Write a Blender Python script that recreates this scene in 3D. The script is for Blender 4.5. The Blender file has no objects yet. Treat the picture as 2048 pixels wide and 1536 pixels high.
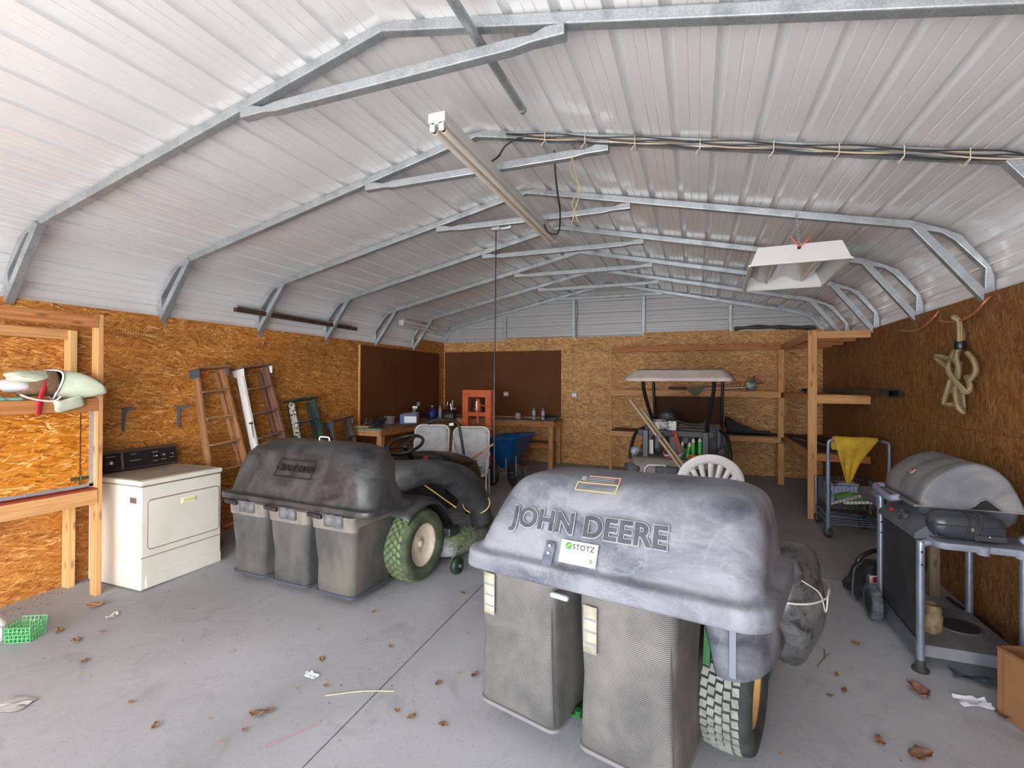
import bpy, math, random
from mathutils import Vector, Matrix
random.seed(7)
COL = bpy.context.scene.collection
PI = math.pi
V = Vector
# ------------------------------------------------------------------ camera model (photo 2048x1536)
CAM_Z = 1.85426
FPX = 965.864
CY = 759.181
RV = V((0.93430052, 0.35645076, 0.00503855)).normalized()
UV_ = V((-0.00255236, -0.00744485, 0.99996903)).normalized()
FV = V((-0.35647724, 0.93428445, 0.00604593)).normalized()
CPOS = V((0, 0, CAM_Z))
SL = 0.03
def zf(y): return SL * (y - 2.3)           # the slab falls towards the door
def _ray(px, py): return FV + RV * ((px - 1024) / FPX) - UV_ * ((py - CY) / FPX)
def at(px, py, x=None, y=None, z=None):
    d = _ray(px, py)
    if x is not None: t = (x - CPOS.x) / d.x
    elif y is not None: t = (y - CPOS.y) / d.y
    else: t = (z - CPOS.z) / d.z
    return CPOS + d * t
def fl(px, py):
    d = _ray(px, py); t = (SL * -2.3 - CPOS.z) / (d.z - SL * d.y)
    return CPOS + d * t
# room
XL, XR = -5.30, 2.02            # faces of the side wall boards
Y0, SP = 2.2558, 1.2224         # first roof arch and arch spacing
YB = 9.60                       # face of the back wall
XM = -1.633                     # ridge
ZT = 2.5376                     # top of side wall boards
# ------------------------------------------------------------------ node helpers
def new_mat(name):
    m = bpy.data.materials.new(name); m.use_nodes = True
    nt = m.node_tree; nt.nodes.clear()
    out = nt.nodes.new('ShaderNodeOutputMaterial'); b = nt.nodes.new('ShaderNodeBsdfPrincipled')
    nt.links.new(b.outputs[0], out.inputs[0])
    return m, nt, b
def N(nt, typ, **kw):
    n = nt.nodes.new(typ)
    for k, v in kw.items():
        if k.startswith('i_'): n.inputs[int(k[2:])].default_value = v
        else: setattr(n, k, v)
    return n
def L(nt, a, b): nt.links.new(a, b)
def col(c): return (c[0], c[1], c[2], 1)
def srgb(r, g, b):
    f = lambda c: ((c / 255 + 0.055) / 1.055) ** 2.4 if c > 10 else c / 255 / 12.92
    return (f(r), f(g), f(b))
def ramp(nt, stops, inter='LINEAR'):
    n = nt.nodes.new('ShaderNodeValToRGB'); cr = n.color_ramp; cr.interpolation = inter
    while len(cr.elements) < len(stops): cr.elements.new(0.5)
    for e, (p, c) in zip(cr.elements, stops): e.position = p; e.color = col(c)
    return n
def math_(nt, op, a, b=None, c=None):
    n = nt.nodes.new('ShaderNodeMath'); n.operation = op
    for i, v in enumerate((a, b, c)):
        if v is None: continue
        if isinstance(v, (int, float)): n.inputs[i].default_value = v
        else: nt.links.new(v, n.inputs[i])
    return n.outputs[0]
def mix(nt, fac, a, b, bt='MIX'):
    n = nt.nodes.new('ShaderNodeMix'); n.data_type = 'RGBA'; n.blend_type = bt
    for s, v in ((n.inputs[0], fac), (n.inputs[6], a), (n.inputs[7], b)):
        if isinstance(v, (int, float)): s.default_value = v
        elif isinstance(v, tuple): s.default_value = col(v)
        else: nt.links.new(v, s)
    return n.outputs[2]
def coords(nt, kind='Object', scale=(1, 1, 1), rot=(0, 0, 0), loc=(0, 0, 0)):
    tc = nt.nodes.new('ShaderNodeTexCoord'); mp = nt.nodes.new('ShaderNodeMapping')
    mp.inputs['Scale'].default_value = scale; mp.inputs['Rotation'].default_value = rot; mp.inputs['Location'].default_value = loc
    nt.links.new(tc.outputs[kind], mp.inputs[0]); return mp.outputs[0]
def noise(nt, vec, scale, detail=3, rough=0.55, dist=0.0):
    n = nt.nodes.new('ShaderNodeTexNoise'); n.inputs['Scale'].default_value = scale; n.inputs['Detail'].default_value = detail
    n.inputs['Roughness'].default_value = rough; n.inputs['Distortion'].default_value = dist
    nt.links.new(vec, n.inputs['Vector']); return n
def bump(nt, bsdf, h, strength=0.2, dist=0.01):
    n = nt.nodes.new('ShaderNodeBump'); n.inputs['Strength'].default_value = strength; n.inputs['Distance'].default_value = dist
    nt.links.new(h, n.inputs['Height']); nt.links.new(n.outputs[0], bsdf.inputs['Normal'])
_M = {}
def PM(name, c, rough=0.5, metal=0.0, c2=None, ns=6.0, lo=0.4, hi=0.65, bmp=0.0, spec=0.5, stretch=(1, 1, 1), alpha=1.0, detail=4):
    """plain material, optionally with a second tone (dust, wear) in noise patches"""
    if name in _M: return _M[name]
    m, nt, b = new_mat(name)
    b.inputs['Roughness'].default_value = rough; b.inputs['Metallic'].default_value = metal
    b.inputs['Specular IOR Level'].default_value = spec
    b.inputs['Base Color'].default_value = col(c)
    if c2:
        vec = coords(nt, 'Object', stretch); n = noise(nt, vec, ns, detail, 0.6, 0.3)
        r = ramp(nt, [(lo, c), (hi, c2)]); L(nt, n.outputs[0], r.inputs[0]); L(nt, r.outputs[0], b.inputs['Base Color'])
        if bmp: bump(nt, b, n.outputs[0], bmp, 0.01)
    if alpha < 1:
        b.inputs['Alpha'].default_value = alpha
    m.diffuse_color = col(c); _M[name] = m
    return m
# ------------------------------------------------------------------ materials
def osb_mat(name, tint=1.0, sat=1.0, horiz=True, bands=(), hue=.5):
    m, nt, b = new_mat(name)
    tc = nt.nodes.new('ShaderNodeTexCoord')
    uv = tc.outputs['UV']
    d = noise(nt, uv, 16, 3); dv = N(nt, 'ShaderNodeVectorMath', operation='SUBTRACT'); L(nt, d.outputs['Color'], dv.inputs[0]); dv.inputs[1].default_value = (.5, .5, .5)
    ds = N(nt, 'ShaderNodeVectorMath', operation='SCALE'); L(nt, dv.outputs[0], ds.inputs[0]); ds.inputs['Scale'].default_value = 0.022
    ad = N(nt, 'ShaderNodeVectorMath', operation='ADD'); L(nt, uv, ad.inputs[0]); L(nt, ds.outputs[0], ad.inputs[1])
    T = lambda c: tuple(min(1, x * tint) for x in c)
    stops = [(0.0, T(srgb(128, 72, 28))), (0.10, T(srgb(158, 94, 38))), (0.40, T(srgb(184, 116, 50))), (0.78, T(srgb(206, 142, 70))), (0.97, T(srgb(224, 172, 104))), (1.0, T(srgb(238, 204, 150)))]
    base = None
    angs = [0.0, 0.5, -0.42, 0.18, 1.25, -0.22, -0.9, 0.08, -0.3, 0.7]
    for k, a in enumerate(angs):
        mp = nt.nodes.new('ShaderNodeMapping'); L(nt, ad.outputs[0], mp.inputs[0])
        mp.vector_type = 'TEXTURE'
        mp.inputs['Rotation'].default_value = (0, 0, a + (0 if horiz else PI / 2)); mp.inputs['Location'].default_value = (k * 3.17, k * 1.31, 0)
        ln = [0.17, 0.14, 0.15, 0.12, 0.10, 0.13, 0.10, 0.08, 0.065, 0.05][k]; w = [0.020, 0.018, 0.017, 0.015, 0.024, 0.016, 0.022, 0.009, 0.008, 0.008][k]
        mp.inputs['Scale'].default_value = (ln, w, 1)
        vo = N(nt, 'ShaderNodeTexVoronoi', voronoi_dimensions='2D'); vo.inputs['Scale'].default_value = 1.0
        L(nt, mp.outputs[0], vo.inputs['Vector'])
        sp = nt.nodes.new('ShaderNodeSeparateColor'); L(nt, vo.outputs['Color'], sp.inputs[0])
        g = noise(nt, mp.outputs[0], 7.0, 5, 0.75)
        val = math_(nt, 'ADD', sp.outputs[1], math_(nt, 'MULTIPLY', math_(nt, 'SUBTRACT', g.outputs[0], 0.5), 0.6))
        r = ramp(nt, stops); L(nt, val, r.inputs[0])
        if base is None: base = r.outputs[0]; hgt = sp.outputs[2]
        else:
            thr = [0, .42, .5, .5, .86, .62, .90, .66, .72, .8][k]
            msk = math_(nt, 'GREATER_THAN', sp.outputs[0], thr)
            base = mix(nt, math_(nt, 'MULTIPLY', msk, 1.0 if k < 7 else .75), base, r.outputs[0])
    big = noise(nt, uv, 1.1, 2)
    br = ramp(nt, [(0.3, (.80, .78, .74)), (0.7, (1.06, 1.05, 1.02))]); L(nt, big.outputs[0], br.inputs[0])
    base = mix(nt, 1.0, base, br.outputs[0], 'MULTIPLY')
    # printed nailing-line stamps: rows of small dark upright ticks
    if bands:
        s = nt.nodes.new('ShaderNodeSeparateXYZ'); L(nt, uv, s.inputs[0])
        u, v = s.outputs[0], s.outputs[1]
        tot = None
        for (z0, h, u0) in bands:
            inb = math_(nt, 'COMPARE', v, z0, h)
            gate = noise(nt, coords(nt, 'UV', (1.3, 0.0, 1), (0, 0, 0), (u0, z0 * 7, 0)), 1.0, 1)
            gt = math_(nt, 'GREATER_THAN', gate.outputs[0], 0.5)
            k = math_(nt, 'MULTIPLY', inb, gt); tot = k if tot is None else math_(nt, 'MAXIMUM', tot, k)
        tick = math_(nt, 'LESS_THAN', math_(nt, 'FRACT', math_(nt, 'MULTIPLY', u, 42.0)), 0.42)
        ln = noise(nt, coords(nt, 'UV', (95, 150, 1)), 1.0, 0)
        tk = math_(nt, 'MULTIPLY', tick, math_(nt, 'GREATER_THAN', ln.outputs[0], 0.47))
        base = mix(nt, math_(nt, 'MULTIPLY', math_(nt, 'MULTIPLY', tot, tk), 0.6), base, (0.06, 0.03, 0.012))
    hs = nt.nodes.new('ShaderNodeHueSaturation'); hs.inputs['Saturation'].default_value = sat; hs.inputs['Hue'].default_value = hue; L(nt, base, hs.inputs['Color'])
    L(nt, hs.outputs[0], b.inputs['Base Color']); b.inputs['Roughness'].default_value = 0.6; b.inputs['Specular IOR Level'].default_value = 0.3
    bump(nt, b, hgt, 0.06, 0.003)
    return m
def wood_mat(name, c1, c2, knots=True, rough=0.65):
    if name in _M: return _M[name]
    m, nt, b = new_mat(name)
    tc = nt.nodes.new('ShaderNodeTexCoord')
    def mapped(sc):
        mp = nt.nodes.new('ShaderNodeMapping'); mp.inputs['Scale'].default_value = sc; L(nt, tc.outputs['UV'], mp.inputs[0]); return mp.outputs[0]
    n1 = noise(nt, mapped((1.5, 40, 1)), 1.0, 4, 0.6, 0.6)
    n2 = noise(nt, mapped((6, 160, 1)), 1.0, 2, 0.6)
    r = ramp(nt, [(0.28, c2), (0.62, c1)]); L(nt, n1.outputs[0], r.inputs[0])
    c = mix(nt, 0.3, r.outputs[0], n2.outputs[0], 'SOFT_LIGHT')
    if knots:
        vo = N(nt, 'ShaderNodeTexVoronoi', voronoi_dimensions='2D'); vo.inputs['Scale'].default_value = 1.0; L(nt, mapped((2.2, 7, 1)), vo.inputs['Vector'])
        k = ramp(nt, [(0.02, (1, 1, 1)), (0.13, (0, 0, 0))]); L(nt, vo.outputs['Distance'], k.inputs[0])
        c = mix(nt, math_(nt, 'MULTIPLY', k.outputs[0], 0.75), c, tuple(x * 0.35 for x in c2))
    L(nt, c, b.inputs['Base Color']); b.inputs['Roughness'].default_value = rough; b.inputs['Specular IOR Level'].default_value = 0.3
    bump(nt, b, n1.outputs[0], 0.08, 0.004)
    m.diffuse_color = col(c1); _M[name] = m
    return m
def concrete_mat():
    m, nt, b = new_mat('concrete_slab')
    o = coords(nt)
    n1 = noise(nt, o, 0.55, 5, 0.6, 0.4); n2 = noise(nt, o, 60, 2); n3 = noise(nt, o, 3.2, 6, 0.65, 0.6)
    r = ramp(nt, [(0.3, srgb(140, 140, 142)), (0.7, srgb(172, 173, 176))]); L(nt, n1.outputs[0], r.inputs[0])
    st = ramp(nt, [(0.26, (.72, .70, .68)), (0.46, (1, 1, 1))]); L(nt, n3.outputs[0], st.inputs[0])
    c = mix(nt, 0.8, r.outputs[0], st.outputs[0], 'MULTIPLY')
    sk = ramp(nt, [(0.30, (.75, .73, .71)), (0.42, (1, 1, 1)), (0.68, (1, 1, 1)), (0.78, (1.1, 1.1, 1.1))]); L(nt, n2.outputs[0], sk.inputs[0])
    c = mix(nt, 0.5, c, sk.outputs[0], 'MULTIPLY')
    # scuff streaks
    n4 = noise(nt, coords(nt, 'Object', (0.7, 5.0, 1), (0, 0, 0.9)), 1.4, 4, 0.7, 0.5)
    sc = ramp(nt, [(0.62, (1, 1, 1)), (0.75, (1.12, 1.12, 1.12))]); L(nt, n4.outputs[0], sc.inputs[0])
    c = mix(nt, 0.7, c, sc.outputs[0], 'MULTIPLY')
    L(nt, c, b.inputs['Base Color']); b.inputs['Roughness'].default_value = 0.62; b.inputs['Specular IOR Level'].default_value = 0.35
    bump(nt, b, n2.outputs[0], 0.06, 0.003)
    return m
def galv_mat():
    m, nt, b = new_mat('galvanized_steel')
    o = coords(nt)
    vo = N(nt, 'ShaderNodeTexVoronoi'); vo.inputs['Scale'].default_value = 150; L(nt, o, vo.inputs['Vector'])
    sp = nt.nodes.new('ShaderNodeSeparateColor'); L(nt, vo.outputs['Color'], sp.inputs[0])
    r = ramp(nt, [(0, srgb(164, 171, 175)), (1, srgb(186, 192, 196))]); L(nt, sp.outputs[0], r.inputs[0])
    n = noise(nt, o, 7, 4, 0.65, 0.4); g = ramp(nt, [(0.33, (.62, .63, .62)), (0.56, (1, 1, 1))]); L(nt, n.outputs[0], g.inputs[0])
    L(nt, mix(nt, 0.6, r.outputs[0], g.outputs[0], 'MULTIPLY'), b.inputs['Base Color'])
    b.inputs['Metallic'].default_value = 0.6
    rr = ramp(nt, [(0.3, (.52,) * 3), (0.7, (.33,) * 3)]); L(nt, n.outputs[0], rr.inputs[0]); L(nt, rr.outputs[0], b.inputs['Roughness'])
    return m
def roof_mat(name, c, metal, rough):
    m, nt, b = new_mat(name)
    o = coords(nt, 'Object', (1, 0.08, 1))
    n = noise(nt, o, 3.0, 2, 0.5); r = ramp(nt, [(0.3, tuple(x * .95 for x in c)), (0.7, c)]); L(nt, n.outputs[0], r.inputs[0])
    L(nt, r.outputs[0], b.inputs['Base Color']); b.inputs['Metallic'].default_value = metal; b.inputs['Roughness'].default_value = rough
    return m
def fabric_mat(name, c, c2, su=90, sv=90, str_=0.5, dust=None):
    """woven cloth / mesh: fine grid in UV metres"""
    if name in _M: return _M[name]
    m, nt, b = new_mat(name)
    tc = nt.nodes.new('ShaderNodeTexCoord'); s = nt.nodes.new('ShaderNodeSeparateXYZ'); L(nt, tc.outputs['UV'], s.inputs[0])
    a = math_(nt, 'SINE', math_(nt, 'MULTIPLY', s.outputs[0], su * 2 * PI)); v = math_(nt, 'SINE', math_(nt, 'MULTIPLY', s.outputs[1], sv * 2 * PI))
    g = math_(nt, 'ADD', math_(nt, 'MULTIPLY', a, 0.12), math_(nt, 'MULTIPLY', v, 0.38)); g = math_(nt, 'ADD', g, 0.5)
    r = ramp(nt, [(0.1, c), (0.8, c2)]); L(nt, g, r.inputs[0])
    o = coords(nt); n = noise(nt, o, 4.0, 4, 0.6, 0.3)
    d = ramp(nt, [(0.35, (.72, .72, .72)), (0.65, (1.12, 1.1, 1.06))]); L(nt, n.outputs[0], d.inputs[0])
    cc = mix(nt, 1.0, r.outputs[0], d.outputs[0], 'MULTIPLY')
    if dust:
        n2 = noise(nt, coords(nt, 'Object', (1, 1, .6)), 2.6, 3, 0.55, 0.2)
        dr = ramp(nt, [(0.45, (0, 0, 0)), (0.7, (.6, .6, .6))]); L(nt, n2.outputs[0], dr.inputs[0]); cc = mix(nt, dr.outputs[0], cc, dust)
    L(nt, cc, b.inputs['Base Color']); b.inputs['Roughness'].default_value = 0.85; b.inputs['Specular IOR Level'].default_value = 0.2
    bump(nt, b, g, str_, 0.003); _M[name] = m
    return m
def dusty_plastic(name, c, dust, amount=0.5, ns=3.0, rough=0.5, streak=(1, 1, 1)):
    if name in _M: return _M[name]
    m, nt, b = new_mat(name)
    o = coords(nt, 'Object', streak)
    n = noise(nt, o, ns, 8, 0.68, 0.7); n2 = noise(nt, coords(nt), 38, 3, 0.7, 0.2)
    r = ramp(nt, [(0.62 - amount * .55, c), (0.86 - amount * .42, dust)]); L(nt, n.outputs[0], r.inputs[0])
    sp = ramp(nt, [(0.6, (0, 0, 0)), (0.72, (1, 1, 1))]); L(nt, n2.outputs[0], sp.inputs[0])
    cc = mix(nt, math_(nt, 'MULTIPLY', sp.outputs[0], 0.45), r.outputs[0], tuple(min(1, x * 1.25) for x in dust))
    n3 = noise(nt, coords(nt, 'Object', (1, 1, 1), (.3, .5, .2)), 1.7, 5, 0.6, 2.2)
    sc = ramp(nt, [(0.485, (0, 0, 0)), (0.5, (1, 1, 1)), (0.515, (0, 0, 0))]); L(nt, n3.outputs[0], sc.inputs[0])
    cc = mix(nt, math_(nt, 'MULTIPLY', sc.outputs[0], 0.25), cc, tuple(min(1, x * 1.4) for x in dust))
    L(nt, cc, b.inputs['Base Color'])
    rr = ramp(nt, [(0.3, (rough * .75,) * 3), (0.7, (min(1, rough * 1.4),) * 3)]); L(nt, n.outputs[0], rr.inputs[0]); L(nt, rr.outputs[0], b.inputs['Roughness'])
    bump(nt, b, n.outputs[0], 0.08, 0.008); _M[name] = m
    return m
OSB = osb_mat('strand_board', 1.0, 1.0, True, [(0.34, .055, 1.7), (1.05, .05, 5.2), (1.62, .05, 2.9), (2.32, .055, 9.1)])
OSBB = osb_mat('strand_board_pale', 1.18, 0.88, True, [(0.62, .05, 3.0), (1.18, .055, 3.7), (1.86, .055, 6.1), (2.50, .05, 1.4)], .51)
OSBR = osb_mat('strand_board_upright_shaded', 0.46, .95, False, [(0.9, .05, 1.2), (2.42, .05, 4.0)])  # low tint paints the right wall's shade into the board colour
OSBD = osb_mat('strand_board_door', 1.05, 1.05, True, [(1.33, .04, 4.4)])
CONC = concrete_mat(); GALV = galv_mat()
ROOFM = roof_mat('roof_sheet_white', (.78, .79, .80), 0.12, 0.2)
FIR = wood_mat('fir_lumber', srgb(206, 158, 106), srgb(178, 122, 72))
FIRD = wood_mat('fir_lumber_red', srgb(186, 126, 78), srgb(150, 90, 50))
FIRP = wood_mat('fir_lumber_pale', srgb(224, 182, 124), srgb(196, 146, 88))
GREYW = wood_mat('weathered_lumber', srgb(150, 132, 112), srgb(104, 86, 70))
BROWNW = wood_mat('old_ladder_wood', srgb(172, 126, 88), srgb(118, 80, 52))
PURPW = wood_mat('old_brown_paint_wood', srgb(134, 98, 84), srgb(92, 62, 52))
STICKW = wood_mat('grey_stick_wood', srgb(186, 164, 136), srgb(140, 118, 94), knots=False)
# ------------------------------------------------------------------ mesh builder
class MB:
    def __init__(s): s.v = []; s.f = []; s.uv = []; s.sm = []; s.T = Matrix.Identity(4)
    def add(s, vs, fs, uvs=None, smooth=False):
        b = len(s.v)
        s.v += [tuple(s.T @ V(p)) for p in vs]
        for k, f in enumerate(fs):
            s.f.append(tuple(b + i for i in f)); s.sm.append(smooth)
            if uvs: s.uv.append(uvs[k])
            else: s.uv.append([(vs[i][0] + vs[i][1], vs[i][2]) for i in f])
        return s
    def box(s, c, d, rot=None, taper=None, uvoff=None):
        """box centre c, full size d, optional Matrix rot (3x3/euler tuple)"""
        hx, hy, hz = d[0] / 2, d[1] / 2, d[2] / 2
        P = [V((x, y, z)) for z in (-hz, hz) for y in (-hy, hy) for x in (-hx, hx)]
        if taper:
            for p in P[4:]: p.x *= taper[0]; p.y *= taper[1]
        F = [(0, 2, 3, 1), (4, 5, 7, 6), (0, 1, 5, 4), (2, 6, 7, 3), (0, 4, 6, 2), (1, 3, 7, 5)]
        ax = [(0, 1), (0, 1), (0, 2), (0, 2), (1, 2), (1, 2)]
        ln = max(range(3), key=lambda i: d[i]); o = (random.uniform(0, 20), random.uniform(0, 20)) if uvoff is None else uvoff
        U = []
        for f, (a, b) in zip(F, ax):
            if b == ln: a, b = b, a
            U.append([(P[i][a] + o[0], P[i][b] + o[1]) for i in f])
        if rot is not None:
            R = Matrix.Rotation(0, 3, 'X') if False else (rot if isinstance(rot, Matrix) else __import__('mathutils').Euler(rot).to_matrix())
            P = [R @ p for p in P]
        return s.add([p + V(c) for p in P], F, U)
    def bar(s, a, b, w, h, up=(0, 0, 1), o=None):
        """rectangular bar from a to b; w across, h along 'up'"""
        a, b = V(a), V(b); z = (b - a); ln = z.length; z.normalize(); upv = V(up)
        x = upv.cross(z)
        if x.length < 1e-4: x = V((1, 0, 0)).cross(z)
        x.normalize(); y = z.cross(x)
        R = Matrix((z, x, y)).transposed()
        return s.box((a + b) / 2, (ln, w, h), R, uvoff=o)
    def tube(s, pts, r, n=10, closed=False, caps=True, smooth=True, flat=None):
        """round tube along pts; r number or list; flat=(axis vector, factor)"""
        pts = [V(p) for p in pts]; m = len(pts)
        rr = r if isinstance(r, (list, tuple)) else [r] * m
        vs = []; prev = None; acc = 0; us = []
        for i, p in enumerate(pts):
            if closed: t = (pts[(i + 1) % m] - pts[i - 1])
            else: t = pts[min(i + 1, m - 1)] - pts[max(i - 1, 0)]
            t.normalize()
            if prev is None:
                q = V((0, 0, 1)) if abs(t.z) < 0.9 else V((1, 0, 0)); x = q.cross(t).normalized()
            else:
                x = prev - t * prev.dot(t)
                x = x.normalized() if x.length > 1e-5 else t.orthogonal().normalized()
            prev = x; y = t.cross(x)
            if i: acc += (p - pts[i - 1]).length
            us.append(acc)
            for k in range(n):
                a = 2 * PI * k / n; o = (x * math.cos(a) + y * math.sin(a)) * rr[i]
                if flat: fv = V(flat[0]).normalized(); o = o - fv * o.dot(fv) * (1 - flat[1])
                vs.append(p + o)
        fs = []; U = []
        for i in range(m if closed else m - 1):
            j = (i + 1) % m
            for k in range(n):
                k2 = (k + 1) % n; fs.append((i * n + k, i * n + k2, j * n + k2, j * n + k))
                c0, c1 = k / n * 2 * PI * rr[i], (k + 1) / n * 2 * PI * rr[i]; u1 = us[j] if j else acc + .1
                U.append([(us[i], c0), (us[i], c1), (u1, c1), (u1, c0)])
        s.add(vs, fs, U, smooth)
        if caps and not closed:
            for i, rev in ((0, True), (m - 1, False)):
                idx = list(range(i * n, i * n + n)); 
                if rev: idx.reverse()
                s.add([vs[q] for q in idx], [tuple(range(n))])
        return s
    def sqtube(s, pts, w, h, up, scl=None):
        """rectangular section swept along pts lying in a plane with normal 'up' (w along normal, h in plane)"""
        pts = [V(p) for p in pts]; m = len(pts); nrm = V(up).normalized(); vs = []; acc = 0; us = []
        for i, p in enumerate(pts):
            d0 = (pts[i] - pts[i - 1]).normalized() if i else (pts[1] - pts[0]).normalized()
            d1 = (pts[i + 1] - pts[i]).normalized() if i < m - 1 else d0
            t = (d0 + d1).normalized(); k = 1 / max(.4, t.dot(d0)); q = nrm.cross(t).normalized()
            sc = scl[i] if scl else (1, 1)
            for a, b in ((-1, -1), (1, -1), (1, 1), (-1, 1)): vs.append(p + nrm * a * w / 2 * sc[0] + q * b * h / 2 * k * sc[1])
            if i: acc += (p - pts[i - 1]).length
            us.append(acc)
        fs = []; U = []
        for i in range(m - 1):
            for k in range(4):
                k2 = (k + 1) % 4; fs.append((i * 4 + k, i * 4 + k2, i * 4 + 4 + k2, i * 4 + 4 + k)); U.append([(us[i], k * .06), (us[i], k * .06 + .06), (us[i + 1], k * .06 + .06), (us[i + 1], k * .06)])
        s.add(vs, fs, U); s.add(vs[:4], [(3, 2, 1, 0)]); s.add(vs[-4:], [(0, 1, 2, 3)])
        return s
    def lathe(s, prof, n=24, M=None, smooth=True, arc=(0, 2 * PI)):
        """profile [(r,z)] about local z, placed by matrix M"""
        M = M or Matrix.Identity(4); full = abs(arc[1] - arc[0] - 2 * PI) < 1e-6; cnt = n if full else n + 1
        vs = [M @ V((r * math.cos(arc[0] + (arc[1] - arc[0]) * k / n), r * math.sin(arc[0] + (arc[1] - arc[0]) * k / n), z)) for (r, z) in prof for k in range(cnt)]
        fs = []; U = []; acc = 0
        for i in range(len(prof) - 1):
            dl = math.hypot(prof[i + 1][0] - prof[i][0], prof[i + 1][1] - prof[i][1])
            R_ = max(prof[i][0], prof[i + 1][0])
            for k in range(n):
                k2 = (k + 1) % cnt; fs.append((i * cnt + k, i * cnt + k2, (i + 1) * cnt + k2, (i + 1) * cnt + k))
                a, b_ = k / n * (arc[1] - arc[0]) * R_, (k + 1) / n * (arc[1] - arc[0]) * R_
                U.append([(a, acc), (b_, acc), (b_, acc + dl), (a, acc + dl)])
            acc += dl
        return s.add(vs, fs, U, smooth)
    def disc(s, M, r, n=20): return s.add([M @ V((r * math.cos(2 * PI * k / n), r * math.sin(2 * PI * k / n), 0)) for k in range(n)], [tuple(range(n))])
    def prism(s, poly, h, M=None, smooth_side=False):
        """polygon (x,y) extruded 0..h in z, placed by M"""
        M = M or Matrix.Identity(4); n = len(poly)
        vs = [M @ V((x, y, 0)) for x, y in poly] + [M @ V((x, y, h)) for x, y in poly]
        s.add(vs, [tuple(range(n))[::-1], tuple(range(n, 2 * n))], [[poly[i] for i in range(n)][::-1], [poly[i] for i in range(n)]])
        return s.add(vs, [(i, (i + 1) % n, n + (i + 1) % n, n + i) for i in range(n)], None, smooth_side)
    def loft(s, secs, closed=True, caps=True, smooth=True):
        """list of sections (equal length point lists)"""
        m = len(secs); n = len(secs[0]); vs = [V(p) for sec in secs for p in sec]; fs = []; U = []
        ul = [0]
        for i in range(1, m): ul.append(ul[-1] + max((V(secs[i][0]) - V(secs[i - 1][0])).length, (V(secs[i][n // 2]) - V(secs[i - 1][n // 2])).length))
        for i in range(m - 1):
            vl = 0
            for k in range(n if closed else n - 1):
                k2 = (k + 1) % n; dl = (V(secs[i][k2]) - V(secs[i][k])).length
                fs.append((i * n + k, i * n + k2, (i + 1) * n + k2, (i + 1) * n + k)); U.append([(vl, ul[i]), (vl + dl, ul[i]), (vl + dl, ul[i + 1]), (vl, ul[i + 1])]); vl += dl
        s.add(vs, fs, U, smooth)
        if caps:
            s.add([V(p) for p in secs[0]], [tuple(range(n))[::-1]]); s.add([V(p) for p in secs[-1]], [tuple(range(n))])
        return s
    def sheet(s, g, th=0.0, smooth=True):
        """grid of points g[i][j]; with thickness both sides"""
        m, n = len(g), len(g[0]); vs = [V(p) for r in g for p in r]
        fs = [(i * n + j, i * n + j + 1, (i + 1) * n + j + 1, (i + 1) * n + j) for i in range(m - 1) for j in range(n - 1)]
        U = [[(j * .05, i * .05), (j * .05 + .05, i * .05), (j * .05 + .05, i * .05 + .05), (j * .05, i * .05 + .05)] for i in range(m - 1) for j in range(n - 1)]
        return s.add(vs, fs, U, smooth)
    def build(s, name, mat, parent=None, bevel=0.0, seg=2, subsurf=0, solid=0.0, world=False, autosm=None, weld=False):
        me = bpy.data.meshes.new(name)
        vs = s.v
        inv = None
        if parent is not None and world: inv = wm(parent).inverted()
        loc = None
        if parent is None:
            if vs:
                xs, ys, zs = zip(*vs); loc = V(((min(xs) + max(xs)) / 2, (min(ys) + max(ys)) / 2, min(zs)))
                inv = Matrix.Translation(-loc)
        if inv: vs = [tuple(inv @ V(p)) for p in vs]
        me.from_pydata(vs, [], s.f)
        uvl = me.uv_layers.new(name='UVMap'); k = 0; flat = []
        for u in s.uv:
            for c in u: flat += [c[0], c[1]]
        uvl.data.foreach_set('uv', flat)
        me.polygons.foreach_set('use_smooth', s.sm)
        if weld or subsurf:
            import bmesh
            bm = bmesh.new(); bm.from_mesh(me); bmesh.ops.remove_doubles(bm, verts=bm.verts, dist=1e-5); bmesh.ops.recalc_face_normals(bm, faces=bm.faces); bm.to_mesh(me); bm.free()
        o = bpy.data.objects.new(name, me); COL.objects.link(o)
        if mat: me.materials.append(mat)
        if parent is not None: o.parent = parent
        elif loc is not None: o.location = loc
        if solid: md = o.modifiers.new('solid', 'SOLIDIFY'); md.thickness = solid; md.offset = 0
        if bevel: md = o.modifiers.new('bevel', 'BEVEL'); md.width = bevel; md.segments = seg; md.limit_method = 'ANGLE'; md.angle_limit = 0.7
        if subsurf: md = o.modifiers.new('sub', 'SUBSURF'); md.levels = subsurf; md.render_levels = subsurf
        return o
def wm(o):
    m = Matrix.LocRotScale(o.location, o.rotation_euler, o.scale)
    return wm(o.parent) @ m if o.parent else m
def tag(o, label, cat, group=None, kind=None):
    o['label'] = label; o['category'] = cat
    if group: o['group'] = group
    if kind: o['kind'] = kind
    return o
def thing(name, label, cat, loc=(0, 0, 0), rz=0.0, group=None, rot=None):
    o = bpy.data.objects.new(name, None); COL.objects.link(o); o.location = loc; o.rotation_euler = rot or (0, 0, rz)
    o.empty_display_size = 0.1
    return tag(o, label, cat, group)
def struct(o): o['kind'] = 'structure'; return o
def dup(root, loc=None, rot=None, label=None, group=None):
    r = root.copy(); COL.objects.link(r)
    if loc is not None: r.location = loc
    if rot is not None: r.rotation_euler = rot
    if label: r['label'] = label
    if group: r['group'] = group
    for c in list(root.children):
        d = c.copy(); COL.objects.link(d); d.parent = r
        for g in c.children:
            e = g.copy(); COL.objects.link(e); e.parent = d
    return r
def Rz(a): return Matrix.Rotation(a, 4, 'Z')
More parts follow.
